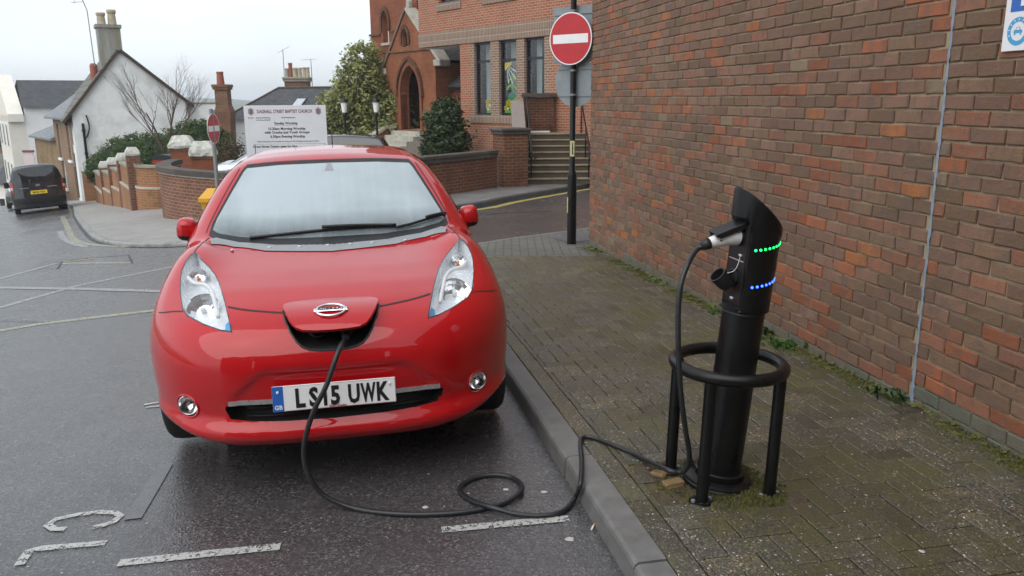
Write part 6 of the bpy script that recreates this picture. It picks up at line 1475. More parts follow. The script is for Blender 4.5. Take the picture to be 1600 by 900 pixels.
for x, h_ in ((1.66, .52), (2.1, .66)): m = MB(GM); m.lathe([(.19, 4.98), (.16, 5.0 + h_ * .7), (.20, 5.0 + h_ * .85), (.19, 5.0 + h_)], 14, Matrix.Translation((x, 1.05, 0))); m.build('chimney_pot', M_['pot_buff'], st_)
m = MB(GM); m.tube([(1.2, 1.1, 3.2), (1.15, 1.1, 5.6), (.95, 1.1, 6.25)], .022, 5)
for z, l_ in ((6.22, .55), (5.95, .45)): m.tube([(1.0, 1.1, z), (1.0 - l_, .9, z - .06)], .014, 4); m.tube([(.95 - l_ * .6, 1.1, z - .1), (.95 - l_ * .6, .8, z + .06)], .01, 4)
m.build('tv_aerial', M_['galvanised'], wh)
m = MB(GM); m.lathe([(.16, 2.4), (.16, 3.25), (.10, 3.35)], 12, Matrix.Translation((1.15, 1.3, 0))); m.build('vent_pot', M_['terracotta'], wh)
m = MB(GM); m.tube(spline([(.55, -.06, zl - .05), (.62, -.10, .6), (.5, -.10, .2), (.38, -.09, .1)], 5), .03, 6); m.tube([(.38, -.10, .75), (.38, -.10, gG)], .055, 8)
for z in (.4, -.6, -1.6): m.lathe([(.075, z), (.075, z + .08)], 8, Matrix.Translation((.38, -.1, 0)))
m.build('drainpipe', M_['black_paint'], wh, smooth=False)
m = MB(GM); m.b2((-.34, -.1, zl - .46), (-.22, D_, zl - .36)); m.build('gutter', M_['black_paint'], wh)
# front windows of the white house (street side)
for b0 in (1.2, 3.4, 5.6):
    for z0 in (gG + 2.4,):
        m = MB(GM); m.b2((-.03, b0, z0), (.05, b0 + .9, z0 + 1.2)); f = m.build('window', M_['white_frame'], wh); m = MB(GM); m.b2((-.035, b0 + .08, z0 + .08), (-.03, b0 + .82, z0 + 1.12)); m.build('pane', M_['tinted_glass'], f)
m = MB(GM); m.b2((-.03, 2.2, gG), (.04, 3.1, gG + 2.05)); m.build('door', M_['timber_dark'], wh)
# annex with brick chimney
c0, c1 = W(290, 160, 39.2), W(341, 158, 39.6); AM = house_frame((c0.x, c0.y), (c1 - c0)[:2]); gA = G(c0.x, c0.y); aw = (c1 - c0).length
an = thing('white_annex', 'low flat topped white wall building joined to the white gable house', 'building', (c0.x, c0.y, gA))
m = MB(AM); m.b2((0, 0, gA - .5), (aw, 4, c0.z - .06)); m.build('wall', M_['render_white'], an); m = MB(AM); m.b2((-.05, -.05, c0.z - .059), (aw + .05, 4.05, c0.z), .01); m.build('parapet_coping', M_['coping_grey'], an)
m = MB(AM); m.b2((aw * .72, -.03, c0.z - .75), (aw * .72 + .22, .05, c0.z - .35)); m.build('vent', M_['sign_back'], an)
c = W(347, 200, 37); bc = thing('brick_chimney', 'lone leaning brick chimney stack with red pot beside the white annex', 'chimney', (c.x, 37, G(c.x, 37)))
z1_ = W(346, 131, 37).z; m = MB(); g = G(c.x, 37); xs_ = W(347, 131, 37).x
m.add([(c.x + sx * k + dx, 37 + sy * k, z) for z, k, dx in ((g, .36, 0), (z1_ - 1.2, .34, xs_ - c.x + .03), (z1_ - .9, .27, xs_ - c.x), (z1_ - .25, .27, xs_ - c.x)) for sx, sy in ((-1, -1), (1, -1), (1, 1), (-1, 1))], [[l * 4 + i, l * 4 + (i + 1) % 4, (l + 1) * 4 + (i + 1) % 4, (l + 1) * 4 + i] for l in range(3) for i in range(4)]); m.build('stack', M_['chimney_brick'], bc, uv=True)
m = MB(); m.box((xs_, 37, z1_ - .2), (.66, .66, .10)); m.box((xs_, 37, z1_ - .09), (.72, .72, .12)); m.build('corbel', M_['chimney_brick'], bc, uv=True)
zp_ = W(344, 112, 37).z; m = MB(); m.lathe([(.17, z1_ - .03), (.14, zp_ - .08), (.16, zp_ - .05), (.15, zp_)], 14, Matrix.Translation((xs_ - .06, 37, 0))); m.build('pot', M_['terracotta'], bc)
# slate-roofed house behind the notice board
c0 = W(357, 187, 44); SMx = house_frame((c0.x, 44), (.98, -.2)); gS = G(c0.x, 44); e = c0.z
sh_ = thing('slate_house', 'grey slate roofed house with rooflights behind the notice board', 'house', (c0.x, 44, gS))
m = MB(SMx); m.b2((0.1, 0, gS - .5), (6.6, 6, e)); m.build('wall', M_['render_bright'], sh_)
rz_ = W(402, 138, 46).z
m = MB(SMx); m.add([(-.25, -.25, e), (6.9, -.25, e), (6.9, 6.2, e), (-.25, 6.2, e), (1.55, 2.9, rz_), (6.9, 2.9, rz_)], [[0, 1, 5, 4], [3, 0, 4], [2, 3, 4, 5], [1, 2, 5], [0, 3, 2, 1]]); m.build('roof', M_['roof_slate'], sh_, uv=True)
m = MB(SMx); m.tube([(1.5, 2.9, rz_ + .02), (6.95, 2.9, rz_ + .02)], .07, 6); m.tube([(-.25, -.25, e + .03), (1.5, 2.9, rz_ + .02)], .06, 6); m.build('ridge_tiles', M_['coping_dark'], sh_)
sl = (rz_ - e) / 3.15
for x in (3.1, 4.5):
    m = MB(SMx); y0, y1 = .75, 1.75; m.add([(x, y0, e + (y0 + .25) * sl + .06), (x + .62, y0, e + (y0 + .25) * sl + .06), (x + .62, y1, e + (y1 + .25) * sl + .06), (x, y1, e + (y1 + .25) * sl + .06), (x, y0, e + (y0 + .25) * sl - .02), (x + .62, y0, e + (y0 + .25) * sl - .02), (x + .62, y1, e + (y1 + .25) * sl - .02), (x, y1, e + (y1 + .25) * sl - .02)], [[0, 1, 2, 3], [4, 7, 6, 5], [0, 4, 5, 1], [1, 5, 6, 2], [2, 6, 7, 3], [3, 7, 4, 0]]); f = m.build('rooflight', M_['navy_frame'], sh_)
    m = MB(SMx); m.add([(x + .07, y0 + .07, e + (y0 + .32) * sl + .065), (x + .55, y0 + .07, e + (y0 + .32) * sl + .065), (x + .55, y1 - .07, e + (y1 + .18) * sl + .065), (x + .07, y1 - .07, e + (y1 + .18) * sl + .065)], [[0, 1, 2, 3]]); m.build('pane', M_['silver_paint' if x < 4 else 'tinted_glass'], f)
c = W(465, 130, 49); zc_ = W(465, 122, 49).z; stt = thing('chimney_stack', 'wide red brick chimney stack with a row of pots behind slate roof', 'chimney', (c.x, 49, G(c.x, 49)))
m = MB(); m.b2((c.x - .66, 48.6, G(c.x, 49)), (c.x + .66, 49.4, zc_ - .2)); m.build('stack', M_['chimney_brick'], stt, uv=True)
m = MB(); m.b2((c.x - .72, 48.52, zc_ - .199), (c.x + .72, 49.48, zc_ - .08)); m.b2((c.x - .76, 48.48, zc_ - .079), (c.x + .76, 49.52, zc_ + .05), .03); m.build('corbel', M_['coping_grey'], stt)
for dx, h_, mt, r0_ in ((-.58, .45, 'chimney_render', .11), (-.36, .75, 'terracotta', .11), (-.10, .48, 'pot_buff', .13), (.16, .48, 'pot_buff', .12), (.44, .5, 'pot_buff', .12), (.62, .5, 'pot_buff', .11)): m = MB(); m.lathe([(r0_ * 1.1, zc_ + .04), (r0_, zc_ + h_), (r0_ * 1.2, zc_ + h_ + .03), (r0_ * 1.1, zc_ + h_ + .10)], 10, Matrix.Translation((c.x + dx, 49, 0))); m.build('pot', M_[mt], stt)
m = MB(); m.tube([(c.x - .75, 49, zc_ - 1.2), (c.x - .73, 49, zc_ + 1.6)], .022, 5); m.tube([(c.x - 1.05, 49, zc_ + 1.4), (c.x - .35, 49, zc_ + 1.75)], .012, 4); m.tube([(c.x + .85, 49, zc_ - 1.0), (c.x + .85, 49, zc_ + 1.05)], .022, 5); m.tube([(c.x + .3, 49, zc_ + 1.02), (c.x + 1.2, 49, zc_ + 1.06)], .012, 4); m.build('tv_aerial', M_['galvanised'], stt)
# brick terrace house, brown outhouse, tall white house
c0 = W(117, 190, 38.0); d1_ = Vector((.62, -.78)); O1 = Vector((c0.x, c0.y)) - d1_ * 5.2; TM = house_frame(O1, d1_); gT = G(*O1); et = W(100, 183, 40).z
te = thing('brick_terrace_house', 'narrow brown brick terrace house with pale slate roof below the white house', 'house', (O1.x, O1.y, gT))
holes = [rect(.7, 1.3, et - 2.0, et - .35), rect(3.0, 3.6, et - 2.0, et - .35), rect(3.6, 4.3, gT - .2, gT + 2.0), rect(.9, 1.7, gT + .8, gT + 2.2)]
holed(TM, rect(0, 5.2, gT - 1.2, et), holes, 0, .25, 'terrace_brick', 'wall', te)
m = MB(TM); m.b2((0.02, .26, gT - 1), (5.18, 5.2, et - .02)); m.build('interior', M_['interior'], te); m = MB(TM); m.b2((-.02, 0, gT - 1.2), (.0, 5.2, et)); m.build('end_wall', M_['terrace_brick'], te, uv=True)
for h in holes[:2] + holes[3:]:
    win(te, TM, h[0][0], h[1][0], h[0][1], h[2][1], .10, 'white_frame', .10, ((h[0][1] + h[2][1]) / 2,), glass='tinted_glass'); 
m = MB(TM); m.b2((3.6, .1, gT - .2), (4.3, .16, gT + 2.0)); m.build('door', M_['sky_blue'] if False else M_['grey_plastic'], te)
for h in holes[:2] + holes[3:]: m = MB(TM); m.b2((h[0][0] - .1, -.08, h[0][1] - .12), (h[1][0] + .1, .02, h[0][1])); m.build('sill', M_['render_bright'], te)
m = MB(TM); m.add([(-.2, -.35, et), (5.4, -.35, et), (5.4, 2.5, et + 2.05), (-.2, 2.5, et + 2.05), (-.2, -.35, et - .1), (5.4, -.35, et - .1), (5.4, 5.4, et), (-.2, 5.4, et)], [[0, 1, 2, 3], [3, 2, 6, 7], [4, 5, 1, 0], [4, 0, 3, 7], [1, 5, 6, 2]]); m.build('roof', M_['pale_slate'], te, uv=True)
O2 = O1 - d1_ * 6.0; OM = house_frame(O2, d1_); gO = G(*O2); eo_ = W(72, 212, 46).z
oh = thing('brown_outhouse', 'low brown brick building with slate lean-to roof beside the van', 'building', (O2.x, O2.y, gO))
m = MB(OM); m.prism([(0, gO - 1), (5.95, gO - 1), (5.95, eo_), (0, eo_ + .0)], 0, 4, lambda a, b, c: (a, c, b)); m.build('wall', M_['old_brick'], oh, uv=True)
m = MB(OM); m.add([(-.2, -.25, eo_), (6.1, -.25, eo_), (6.1, 4.2, eo_ + 1.8), (-.2, 4.2, eo_ + 1.8), (-.2, -.25, eo_ - .1), (6.1, -.25, eo_ - .1), (6.1, 4.2, eo_ - .1), (-.2, 4.2, eo_ - .1)], [[0, 1, 2, 3], [4, 5, 1, 0], [4, 0, 3, 7], [1, 5, 6, 2]]); m.build('roof', M_['pale_slate'], oh, uv=True)
for a0 in (1.0, 3.6): m = MB(OM); m.b2((a0, -.02, gO + .9), (a0 + .9, .03, gO + 1.9)); m.build('window', M_['tinted_glass'], oh)
c0, c1 = W(38, 175, 55), W(130, 175, 57); TW = house_frame((c0.x, c0.y), (c1 - c0)[:2]); gW = G(c0.x, c0.y); ew = W(60, 168, 55).z; rw = W(70, 125, 59).z; Lw = (c1 - c0).length + 2
tw = thing('tall_white_house', 'tall white rendered house with grey slate roof far down the hill', 'house', (c0.x, c0.y, gW))
m = MB(TW); m.b2((0, 0, gW - 3), (Lw, 8.5, ew)); m.build('wall', M_['render_bright'], tw)
m = MB(TW); m.add([(-.1, -.3, ew), (Lw, -.3, ew), (Lw, 4.3, rw), (.15, 4.3, rw), (-.1, 8.8, ew), (Lw, 8.8, ew)], [[0, 1, 2, 3], [3, 2, 5, 4], [0, 3, 4], [1, 5, 2]]); m.build('roof', M_['roof_slate'], tw, uv=True)
m = MB(TW); m.prism([(-.3, ew - .4), (4.3, rw + .35), (8.9, ew - .4), (8.9, ew - .9), (-.3, ew - .9)], -1.0, -.11, lambda a, b, c: (c, a, b)); m.build('gable_front', M_['render_cream'], tw)
m = MB(TW); m.b2((-1.0, 0, gW - 3), (-.001, 8.5, ew - .5)); m.build('front_bay', M_['render_cream'], tw)
for b0 in (.8, 3.4, 6.0):
    for z0 in (ew - 2.6, ew - 5.2): m = MB(TW); m.b2((-1.05, b0, z0), (-.99, b0 + 1.0, z0 + 1.6)); f = m.build('window', M_['white_frame'], tw); m = MB(TW); m.b2((-1.06, b0 + .1, z0 + .1), (-1.05, b0 + .9, z0 + 1.5)); m.build('pane', M_['tinted_glass'], f)
m = MB(TW); m.b2((3.1, -.08, ew - .02), (5.6, 1.2, ew + .62)); dm = m.build('dormer', M_['render_bright'], tw); m = MB(TW); m.b2((3.3, .3, ew + .62), (5.3, 1.1, ew + 1.05)); m.build('dormer_chimney', M_['pot_buff'], dm)
m = MB(TW); m.b2((5.2, -.04, ew - 2.2), (7.0, .02, ew - 1.2)); f = m.build('window', M_['white_frame'], tw)
for k in range(4): m = MB(TW); m.b2((5.27 + k * .43, -.055, ew - 2.13), (5.62 + k * .43, -.041, ew - 1.27)); m.build('pane', M_['sign_blue'], f)
m = MB(TW); m.b2((6.9, 2.2, ew + 1.2), (7.4, 2.8, rw + .0)); m.lathe([(.2, rw), (.17, rw + .35)], 8, Matrix.Translation((7.15, 2.5, 0))); m.build('chimney', M_['chimney_brick'], tw, uv=True)
m = MB(TW); m.add([(6.0, 1.6, ew + 1.45 + .05), (6.8, 1.6, ew + 1.5), (6.8, 2.4, ew + 2.05), (6.0, 2.4, ew + 2.05)], [[0, 1, 2, 3]]); m.build('rooflight', M_['silver_paint'], tw)
m = MB(TW); m.tube([(8.6, 4.3, rw - .3), (8.6, 4.3, rw + .75)], .03, 5); m.tube([(8.1, 4.3, rw + .7), (8.9, 4.3, rw + .6)], .02, 4); m.build('tv_aerial', M_['galvanised'], tw)
# shop sign board and flags low on the white house
sb = thing('hanging_sign', 'red and white hanging sign on the tall white house front', 'sign', W(46, 248, 54)); c = W(46, 248, 54)
m = MB(); m.b2((c.x - .32, 53.95, c.z - .42), (c.x + .32, 54.0, c.z + .42)); m.build('panel', M_['tail_clear'], sb); m = MB(); m.b2((c.x - .36, 53.9, c.z + .421), (c.x + .36, 54.05, c.z + .55)); m.b2((c.x - .36, 53.9, c.z - .55), (c.x + .36, 54.05, c.z - .421)); m.build('rail', M_['letter_maroon'], sb)
# far town at the foot of the hill
rt = random.Random(4); towns = ((3, 262, 80, 'brick house with brown roof far below at the left edge', 'terrace_brick', 'clay_tile'), (14, 232, 105, 'far small house with pale wet roof left of the tall white house', 'render_cream', 'pale_slate'), (-14, 250, 95, 'far brown roofed house cut by the left edge', 'old_brick', 'clay_tile'), (6, 205, 150, 'distant grey roofed house high at the left edge', 'render_cream', 'roof_slate'), (20, 285, 68, 'far white fronted house low beside the van', 'render_cream', 'roof_slate'))
for px, py, Y, lab, wm_, rm_ in towns:
    c = W(px, py, Y); k = Y / 80; h = thing('far_house', lab, 'house', (c.x, Y, c.z - 4 * k), rotz=R(rt.uniform(-25, 25)), local=True, group='houses at the foot of the hill')
    m = MB(); m.b2((-2.6, 0, -14), (2.6, 5, 3.2)); m.build('wall', M_[wm_], h, uv=True); m = MB(); m.add([(-2.9, -.3, 3.2), (2.9, -.3, 3.2), (2.9, 2.5, 5.2), (-2.9, 2.5, 5.2), (2.9, 5.3, 3.2), (-2.9, 5.3, 3.2)], [[0, 1, 2, 3], [3, 2, 4, 5], [0, 3, 5], [1, 4, 2]]); m.build('roof', M_[rm_], h, uv=True)
    for x in (-1.9, -.4, 1.1):
        m = MB(); m.b2((x, -.05, .8), (x + .8, .0, 2.1)); f = m.build('window', M_['white_frame'], h); m = MB(); m.b2((x + .1, -.07, .9), (x + .7, -.05, 2.0)); m.build('pane', M_['tinted_glass'], f)
    m = MB(); m.b2((-.4, 2.2, 4.6), (.4, 2.8, 6.1)); m.build('chimney', M_['chimney_brick'], h, uv=True)
fl_ = [((W(px, py, Y).x, Y, W(px, py, Y).z), (rx, rx, rx * .55), rx) for px, py, Y, rx in ((-10, 175, 260, 14), (8, 182, 230, 12), (-20, 190, 200, 12), (22, 200, 190, 8))]
tag(leaves('far_trees', fl_, 9000, .9, 'leaf_far', None, 31, 3.5, .4), 'far wooded slope below the skyline', None, None, 'stuff')
# ------------------------------------------------------------------ other vehicles
VAN = dict(top=[(-.5, .5), (0, .72), (.1, .82), (.8, 1.02), (1.0, 1.08), (1.6, 1.62), (1.9, 1.76), (2.4, 1.80), (3.9, 1.80), (4.2, 1.785), (4.32, 1.72), (4.40, 1.35), (4.5, .9), (4.7, .2), (5.2, -1)],
    wid=[(0, .82), (.3, .88), (.6, .905), (1.0, .895), (1.3, .84), (1.6, .75), (1.75, .66), (1.85, .5), (2.1, .3)], nose=[(0, .2), (.2, .05), (.3, 0), (.7, .02), (1.0, .1), (2.0, .3)], vfa=.5, rear=4.36, bump=.0, arches=(.85, 3.55), wmax=.91)
def vehicle(name, label, C, M, paint, h=.05):
    o = thing(name, label, 'van' if 'van' in name else 'car', mat=M, local=True); f_ = make_body(C); s_ = Surf(f_)
    zt = max(p[1] for p in C['top']) + .1; V_, F_ = iso_mesh(f_, axis(-1.0, 1.0, h), axis(-.1, C['rear'] + .15, h), axis(.08, zt, h)); np_obj('body', V_, F_, [M_[paint]], o)
    for sg in (1, -1):
        for vc in C['arches']: wheel(o, sg * .78, vc, .315, .2)
    m = MB(); m.b2((-.7, .3, .17), (.7, 4.1, .21)); m.build('underbody', M_['black_plastic'], o)
    return o, s_
vp = hit(67, 332); sdv = Vector((-.52, .854)); va = math.atan2(sdv.y, sdv.x)
VM = Matrix.Translation((vp.x + sdv.x * 4.36, vp.y + sdv.y * 4.36, 0)) @ Matrix.Rotation(va + R(90), 4, 'Z')
zr_, zf_ = G(vp.x, vp.y), G(vp.x + sdv.x * 4.36, vp.y + sdv.y * 4.36)
VM = Matrix.Translation((0, 0, zf_)) @ VM @ Matrix.Rotation(math.atan2(zr_ - zf_, 4.36), 4, 'X') @ Matrix.Rotation(R(2.5), 4, 'Y')
van, vs_ = vehicle('parked_van', 'dark van with yellow number plate parked downhill at the kerb', VAN, VM, 'van_paint')
rp = lambda nm, poly, mat, off=.004, mode='rear', par=van, srf=vs_: part(nm, srf.patch(poly, mode, .08, off), M_[mat], par)
rp('rear_window', [(-.66, 1.12), (-.02, 1.12), (-.02, 1.60), (-.55, 1.60)], 'tinted_glass'); rp('rear_window', [(.02, 1.12), (.66, 1.12), (.55, 1.60), (.02, 1.60)], 'tinted_glass')
for sg in (1, -1):
    q = [(sg * .80, .74), (sg * .885, .74), (sg * .86, 1.18), (sg * .79, 1.18)][::sg]; tl = rp('tail_lamp', q, 'tail_red', .006); rp('reversing_lens', [(sg * .81, .90), (sg * .875, .90), (sg * .87, 1.0), (sg * .805, 1.0)][::sg], 'tail_clear', .009, 'rear', tl)
    m = MB(); m.box((sg * 1.0, 1.35, 1.10), (.18, .10, .24), None, .03); m.tube([(sg * .93, 1.35, 1.05), (sg * .85, 1.36, 1.02)], .03, 6); m.build('door_mirror', M_['black_plastic'], van)
    for pg in ([(1.35, 1.12), (2.1, 1.12), (2.1, 1.58), (1.75, 1.56)], ): part('door_window', vs_.patch(pg, 'right' if sg > 0 else 'left', .08, .004), M_['tinted_glass'], van)
rp('rear_bumper', [(-.84, .36), (.84, .36), (.85, .58), (-.85, .58)], 'black_plastic', .02)
m = MB(); m.b2((-.27, 4.36, .70), (.27, 4.40, .83)); pl3 = m.build('number_plate', M_['plate_yellow'], van)
text('registration', 'MX55 VXA', .10, Matrix.Translation((0, 4.402, .73)) @ Matrix.Rotation(R(180), 4, 'Z') @ Matrix.Rotation(R(90), 4, 'X'), M_['letter_black'], pl3, bold=.003, xs=.85)
m = MB(); m.box((0, 4.37, 1.02), (.14, .03, .08), None, .02); m.b2((-.62, 4.365, .93), (-.30, 4.385, .955)); m.b2((.30, 4.365, .93), (.62, 4.385, .955)); m.build('trim', M_['galvanised'], van)
cp_ = Vector((vp.x, vp.y)) + sdv * 9.0 + Vector((-.25, -.15)); z_ = G(cp_.x + sdv.x * 2, cp_.y + sdv.y * 2)
CM2 = Matrix.Translation((cp_.x, cp_.y, G(*cp_))) @ Matrix.Rotation(va - R(90), 4, 'Z') @ Matrix.Rotation(math.atan2(z_ - G(*cp_), 2), 4, 'X')
oc, os_ = vehicle('parked_car', 'dark car half hidden beyond the parked van', {**HATCH, 'panel': 0}, CM2, 'green_dark_paint', .055)
part('windscreen', os_.patch(WSG, 'front', .08, .006), M_['tinted_glass'], oc)
for sg in (1, -1): part('headlight', os_.patch(HL if sg > 0 else mirror_poly(HL), 'front', .06, .006), M_['silver_metal'], oc)
def side_car(name, label, nose, ground, paint, C, ang=-90):
    o, s_ = vehicle(name, label, C, Matrix.Translation((nose[0], nose[1], ground)) @ Matrix.Rotation(R(ang), 4, 'Z'), paint, .05)
    part('windscreen', s_.patch(WSG, 'front', .08, .006), M_['tinted_glass'], o); part('rear_window', s_.patch(sym([(0, 1.06), (.45, 1.07), (.5, 1.12), (.42, 1.31), (0, 1.33)]), 'rear', .08, .005), M_['tinted_glass'], o)
    for sg, mode in ((1, 'right'), (-1, 'left')):
        for pg in ([(1.72, 1.03), (2.72, 1.05), (2.72, 1.36), (2.25, 1.35), (1.98, 1.22)], [(2.78, 1.05), (3.45, 1.07), (3.45, 1.32), (2.78, 1.36)], [(3.52, 1.09), (3.95, 1.12), (3.82, 1.28), (3.52, 1.31)]): part('side_window', s_.patch(pg, mode, .08, .006), M_['tinted_glass'], o)
        part('headlight', s_.patch(HL if sg > 0 else mirror_poly(HL), 'front', .06, .006), M_['silver_metal'], o); part('tail_lamp', s_.patch([(sg * a, b) for a, b in ((.60, .80), (.72, .80), (.70, .98), (.60, .98))][::sg], 'rear', .06, .006), M_['tail_red'], o)
        m = MB(); m.box((sg * .90, 1.70, 1.02), (.17, .12, .13), None, .03); m.build('door_mirror', M_[paint], o)
    return o
EST = {**HATCH, 'panel': 0}
ez = W(555, 207, 27.4).z - 1.5
side_car('parked_car', 'black estate car parked in front of the church lamps', (W(497, 207, 27.4).x - 2.05, 27.4), ez, 'estate_paint', EST, -84)
m = None
side_car('parked_car', 'silver car behind the curved wall beside the notice board', (-8.95, 22.9), W(365, 262, 22).z - .90, 'silver_paint', EST, -80)
# ------------------------------------------------------------------ weeds, moss and litter by the wall
def weed(px, py, h, n, seed, lab, mat='leaf_weed', wide=.09):
    c = hit(px, py, .1); r = random.Random(seed); o = thing('weed', lab, 'weed', c, group='weeds along the wall foot'); m = MB(); col = []
    for k in range(n):
        a = r.uniform(0, 2 * math.pi); L_ = h * r.uniform(.45, 1.1); t = r.uniform(.25, 1.0); d = Vector((math.cos(a) * t, math.sin(a) * t, 0)); w_ = L_ * r.uniform(.10, .2); q = Vector((-d.y, d.x, 0)).normalized() * w_; b = Vector(c) + Vector((r.gauss(0, wide * .35), r.gauss(0, wide * .35), -.005))
        p1 = b + d * L_ * .5 + Vector((0, 0, L_ * .55)); p2 = b + d * L_ * 1.0 + Vector((0, 0, L_ * .62 * r.uniform(.3, 1)))
        m.add([b, p1 + q, p2, p1 - q], [[0, 1, 2], [0, 2, 3]]); tt = r.random(); col += [(tt, tt, tt, 1)] * 2
    m.build('leaves', M_[mat], o, col=col)
weed(1200, 522, .085, 34, 1, 'greyish tuft of weed at the wall foot, left of the dandelion leaves', 'leaf_dark'); weed(1222, 541, .09, 46, 2, 'bright green dandelion rosette on the pavement at the wall foot', wide=.16)
weed(1287, 553, .15, 60, 3, 'taller green weed growing up the bottom bricks', wide=.13); weed(1400, 622, .10, 44, 4, 'dark green weed beside the foot of the grey sealant joint', 'leaf_dark', .16); weed(1115, 488, .06, 20, 5, 'small green weed behind the charging post at the wall', wide=.08); weed(1020, 440, .05, 22, 6, 'tiny green weed further back along the wall', wide=.12)
mm_, n_, l_, b_, o_ = new_mat('moss_mat'); v_ = coord(n_); t_ = noise_n(n_, l_, v_, 16, 7, .7); t2_ = noise_n(n_, l_, v_, 90, 3)
l_(mixc(n_, l_, mapr(n_, l_, t2_.outputs[0], .3, .7, 0, 1), (.055, .058, .012), (.15, .15, .030)), b_.inputs['Base Color']); b_.inputs['Roughness'].default_value = .95
tr_n = n_.new('ShaderNodeBsdfTransparent'); mx_n = n_.new('ShaderNodeMixShader'); l_(mapr(n_, l_, t_.outputs[0], .50, .57, 0, 1), mx_n.inputs[0]); l_(tr_n.outputs[0], mx_n.inputs[1]); l_(b_.outputs[0], mx_n.inputs[2]); l_(mx_n.outputs[0], o_.inputs[0]); l_(bump_n(n_, l_, t2_.outputs[0], .012), b_.inputs['Normal'])
mb_ = MB(); vs_m = []; ss = [.05 + .05 * i for i in range(180)]
for s_ in ss:
    k_ = (.11 + .10 * noise.noise((s_ * 1.3, 5, 0)) + .05 * noise.noise((s_ * 6, 1, 0))) * (1.25 if s_ < 3.5 else .85)
    for j in range(5):
        p = w3(s_, .002 + max(.02, k_) * j / 4, 0); vs_m.append((p[0], p[1], G(p[0], p[1]) + .1025 + (.022, .010, .005, .003, .0005)[j] + .003 * noise.noise((s_ * 9, j, 0))))
mb_.add(vs_m, [[i * 5 + j, i * 5 + j + 1, (i + 1) * 5 + j + 1, (i + 1) * 5 + j] for i in range(len(ss) - 1) for j in range(4)])
tag(mb_.build('moss', M_['moss_mat'], None, smooth=True), 'mat of green moss in the angle between paving and brick wall', None, None, 'stuff')
rm = random.Random(17); m = MB(); col = []
for k in range(13000):                                     # moss tufts: wall foot, post patch, joints
    if k < 9500:
        s_ = rm.uniform(.2, 7.9); b = abs(rm.gauss(0, .075)) + .004; p = w3(s_, b, 0); 
        if noise.noise((s_ * 1.7, 0, 0)) < -.12: continue
        x, y = p[0], p[1]; hgt = rm.uniform(.004, .016) * (1 - min(1, b / .2))
    else:
        x, y = rm.uniform(.58, 1.16), rm.uniform(2.92, 3.47); hgt = rm.uniform(.004, .014)
        if not inpoly(x, y, PATCH) or (x < .78 and rm.random() < .75): continue
    z = G(x, y) + (.100 if k < 9500 else .0965); a = rm.uniform(0, 6.28); w_ = rm.uniform(.005, .017)
    m.add([(x + w_ * math.cos(a + q), y + w_ * math.sin(a + q), z - .004) for q in (0, 2.1, 4.2)] + [(x, y, z + hgt)], [[0, 1, 3], [1, 2, 3], [2, 0, 3]]); t = rm.random(); col += [(t * .8, t * .8, t * .8, 1)] * 3
tag(m.build('moss', M_['leaf_moss'] if 'leaf_moss' in M_ else (leafmat('leaf_moss', (.035, .040, .008), (.13, .13, .025), .9) or M_['leaf_moss']), None, col=col), 'yellow green moss along the wall foot and round the charging post', None, None, 'stuff')
pg = slab('soil_patch', [(.87 + (x - .87) * 1.3, 3.2 + (y - 3.2) * 1.3) for x, y in PATCH], .0962, M_['soil'], .06, .03, lambda x, y: .0016 * noise.noise((x * 14, y * 14, 0)))
tag(pg, 'bare mossy soil where paving is missing round the charging post', None, None, 'structure')
for px, py, sx, sy, a, lab in ((1052, 757, .085, .055, 20, 'broken yellow brick piece in the soil in front of the hoop leg'), (1030, 742, .06, .045, -30, 'small broken stone beside the left hoop leg')):
    c = hit(px, py, .1); r = random.Random(px); m = MB(Matrix.Translation(c) @ Matrix.Rotation(R(a), 4, 'Z')); m.box((0, 0, .0), (sx, sy, .03), None, .006); m.v = [(x + r.uniform(-.005, .005), y + r.uniform(-.005, .005), z + r.uniform(-.002, .002)) for x, y, z in m.v]
    o = m.build('brick_fragment', pm('buff_brick%d' % px, (.24, .155, .07), .85, .2, 30, bump=.004, bscale=80)); tag(o, lab, 'brick')
m = MB(); 
for k in range(1000):                                     # grit and flecks on the paving and road
    if k < 850: x, y = rm.uniform(.3, 2.2), rm.uniform(2.3, 6.5); 
    else: x, y = rm.uniform(-2.6, .3), rm.uniform(2.6, 4.6)
    on = (Vector((x, y)) - K0).dot(kr) > .13
    if not on and (Vector((x, y)) - K0).dot(kr) > -.01: continue
    z = G(x, y) + (.1015 if on else .002); s_ = rm.uniform(.0012, .0042) if k % 9 else rm.uniform(.004, .007); a = rm.uniform(0, 6)
    m.add([(x + s_ * math.cos(a + q), y + s_ * rm.uniform(.5, 1) * math.sin(a + q), z) for q in (0, 1.6, 3.1, 4.7)] + [(x, y, z + s_ * .5)], [[0, 1, 4], [1, 2, 4], [2, 3, 4], [3, 0, 4]])
tag(m.build('grit', M_['gum']), 'pale specks of grit on the paving and road', None, None, 'stuff')
c = hit(926, 826); m = MB(Matrix.Translation(c + Vector((0, 0, .006))) @ Matrix.Rotation(R(70), 4, 'Z') @ Matrix.Rotation(R(90), 4, 'Y')); m.lathe([(.004, -.018), (.004, .012)], 8); cg = thing('cigarette_end', 'orange tipped cigarette end lying in the gutter', 'litter', c); m.build('paper', M_['sign_white'], cg); m = MB(Matrix.Translation(c + Vector((0, 0, .006))) @ Matrix.Rotation(R(70), 4, 'Z') @ Matrix.Rotation(R(90), 4, 'Y')); m.lathe([(.0042, .012), (.0042, .028)], 8); m.build('filter', M_['amber'], cg)
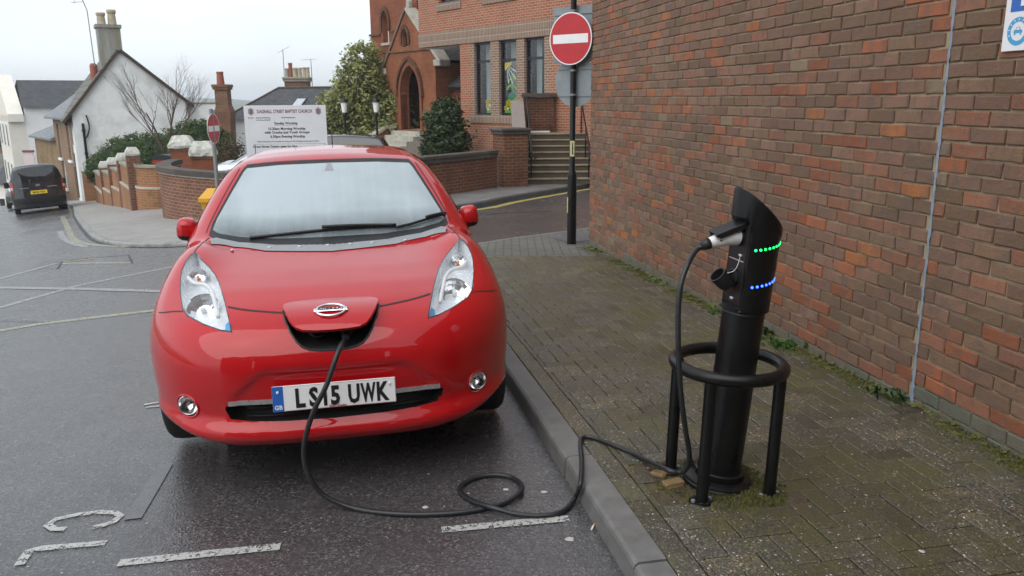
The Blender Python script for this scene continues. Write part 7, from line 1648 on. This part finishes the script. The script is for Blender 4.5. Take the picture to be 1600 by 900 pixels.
for px, py, s_, lab in ((850, 769, .016, 'pale flattened gum spot nearest the kerb below the cable'), (890, 843, .02, 'pale flattened gum spot beside the gutter'), (665, 793, .014, 'pale gum spot behind the cable under the car'), (1440, 862, .012, 'white gum spot on the paving at lower right'), (790, 765, .014, 'grey gum spot inside the cable loop')):
    off = .1 if px > 1000 else 0; c = hit(px, py, off); r = random.Random(px); m = MB(); n = 12; m.add([(c.x + s_ * r.uniform(.7, 1.1) * math.cos(2 * math.pi * k / n), c.y + s_ * r.uniform(.7, 1.1) * math.sin(2 * math.pi * k / n), c.z + .002) for k in range(n)] + [(c.x, c.y, c.z + .005)], [[k, (k + 1) % n, n] for k in range(n)]); tag(m.build('gum_spot', M_['gum']), lab, 'gum')

# ------------------------------------------------------------------ terrace on the other side of the street, behind the viewer (unseen, added to darken the car's reflections)
for x0, x1, yb, hgt, mt, lab in ((-13, -4.6, -9.5, 6.2, 'terrace_brick', 'unseen brown brick terrace house added behind the viewer for reflections'), (-4.4, 4.2, -10.2, 7.0, 'hall_brick', 'unseen red brick terrace house added behind the viewer for reflections'), (4.4, 13, -9.0, 6.5, 'old_brick', 'unseen yellowish brick terrace house added behind the viewer for reflections')):
    g = -.3; t = thing('added_terrace_house', lab, 'house', ((x0 + x1) / 2, yb, g)); T = frame((x1, yb, 0), (-1, 0, 0), (0, -1, 0), (0, 0, 1)); w_ = x1 - x0
    hs_ = [rect(a, a + 1.1, z, z + 1.5) for a in (.8, 3.5, 6.2) for z in (1.0, 3.9)]
    holed(T, rect(0, w_, g - .5, hgt), hs_, 0, .3, mt, 'wall', t)
    for h in hs_: win(t, T, h[0][0], h[1][0], h[0][1], h[2][1], .12, 'white_frame', .07, ((h[0][1] + h[2][1]) / 2,), glass='tinted_glass')
    m = MB(T); m.prism([(-.3, hgt), (3.2, hgt + 2.6), (6.8, hgt)], -.1, w_ + .1, lambda a, b, c: (c, a, b)); m.build('roof', M_['roof_slate'], t, uv=True)

# ------------------------------------------------------------------ damp air
hm = bpy.data.materials.new('damp_air'); hm.use_nodes = True; hn = hm.node_tree.nodes; hn.clear(); ho = hn.new('ShaderNodeOutputMaterial'); hv2 = hn.new('ShaderNodeVolumePrincipled')
hv2.inputs['Color'].default_value = (.90, .94, 1, 1); hv2.inputs['Density'].default_value = .0007; hm.node_tree.links.new(hv2.outputs[0], ho.inputs['Volume'])
m = MB(); m.b2((-1650, -90, -48), (1650, 1750, 26)); tag(m.build('haze', hm), 'thin damp air softening the far hills', None, None, 'stuff')
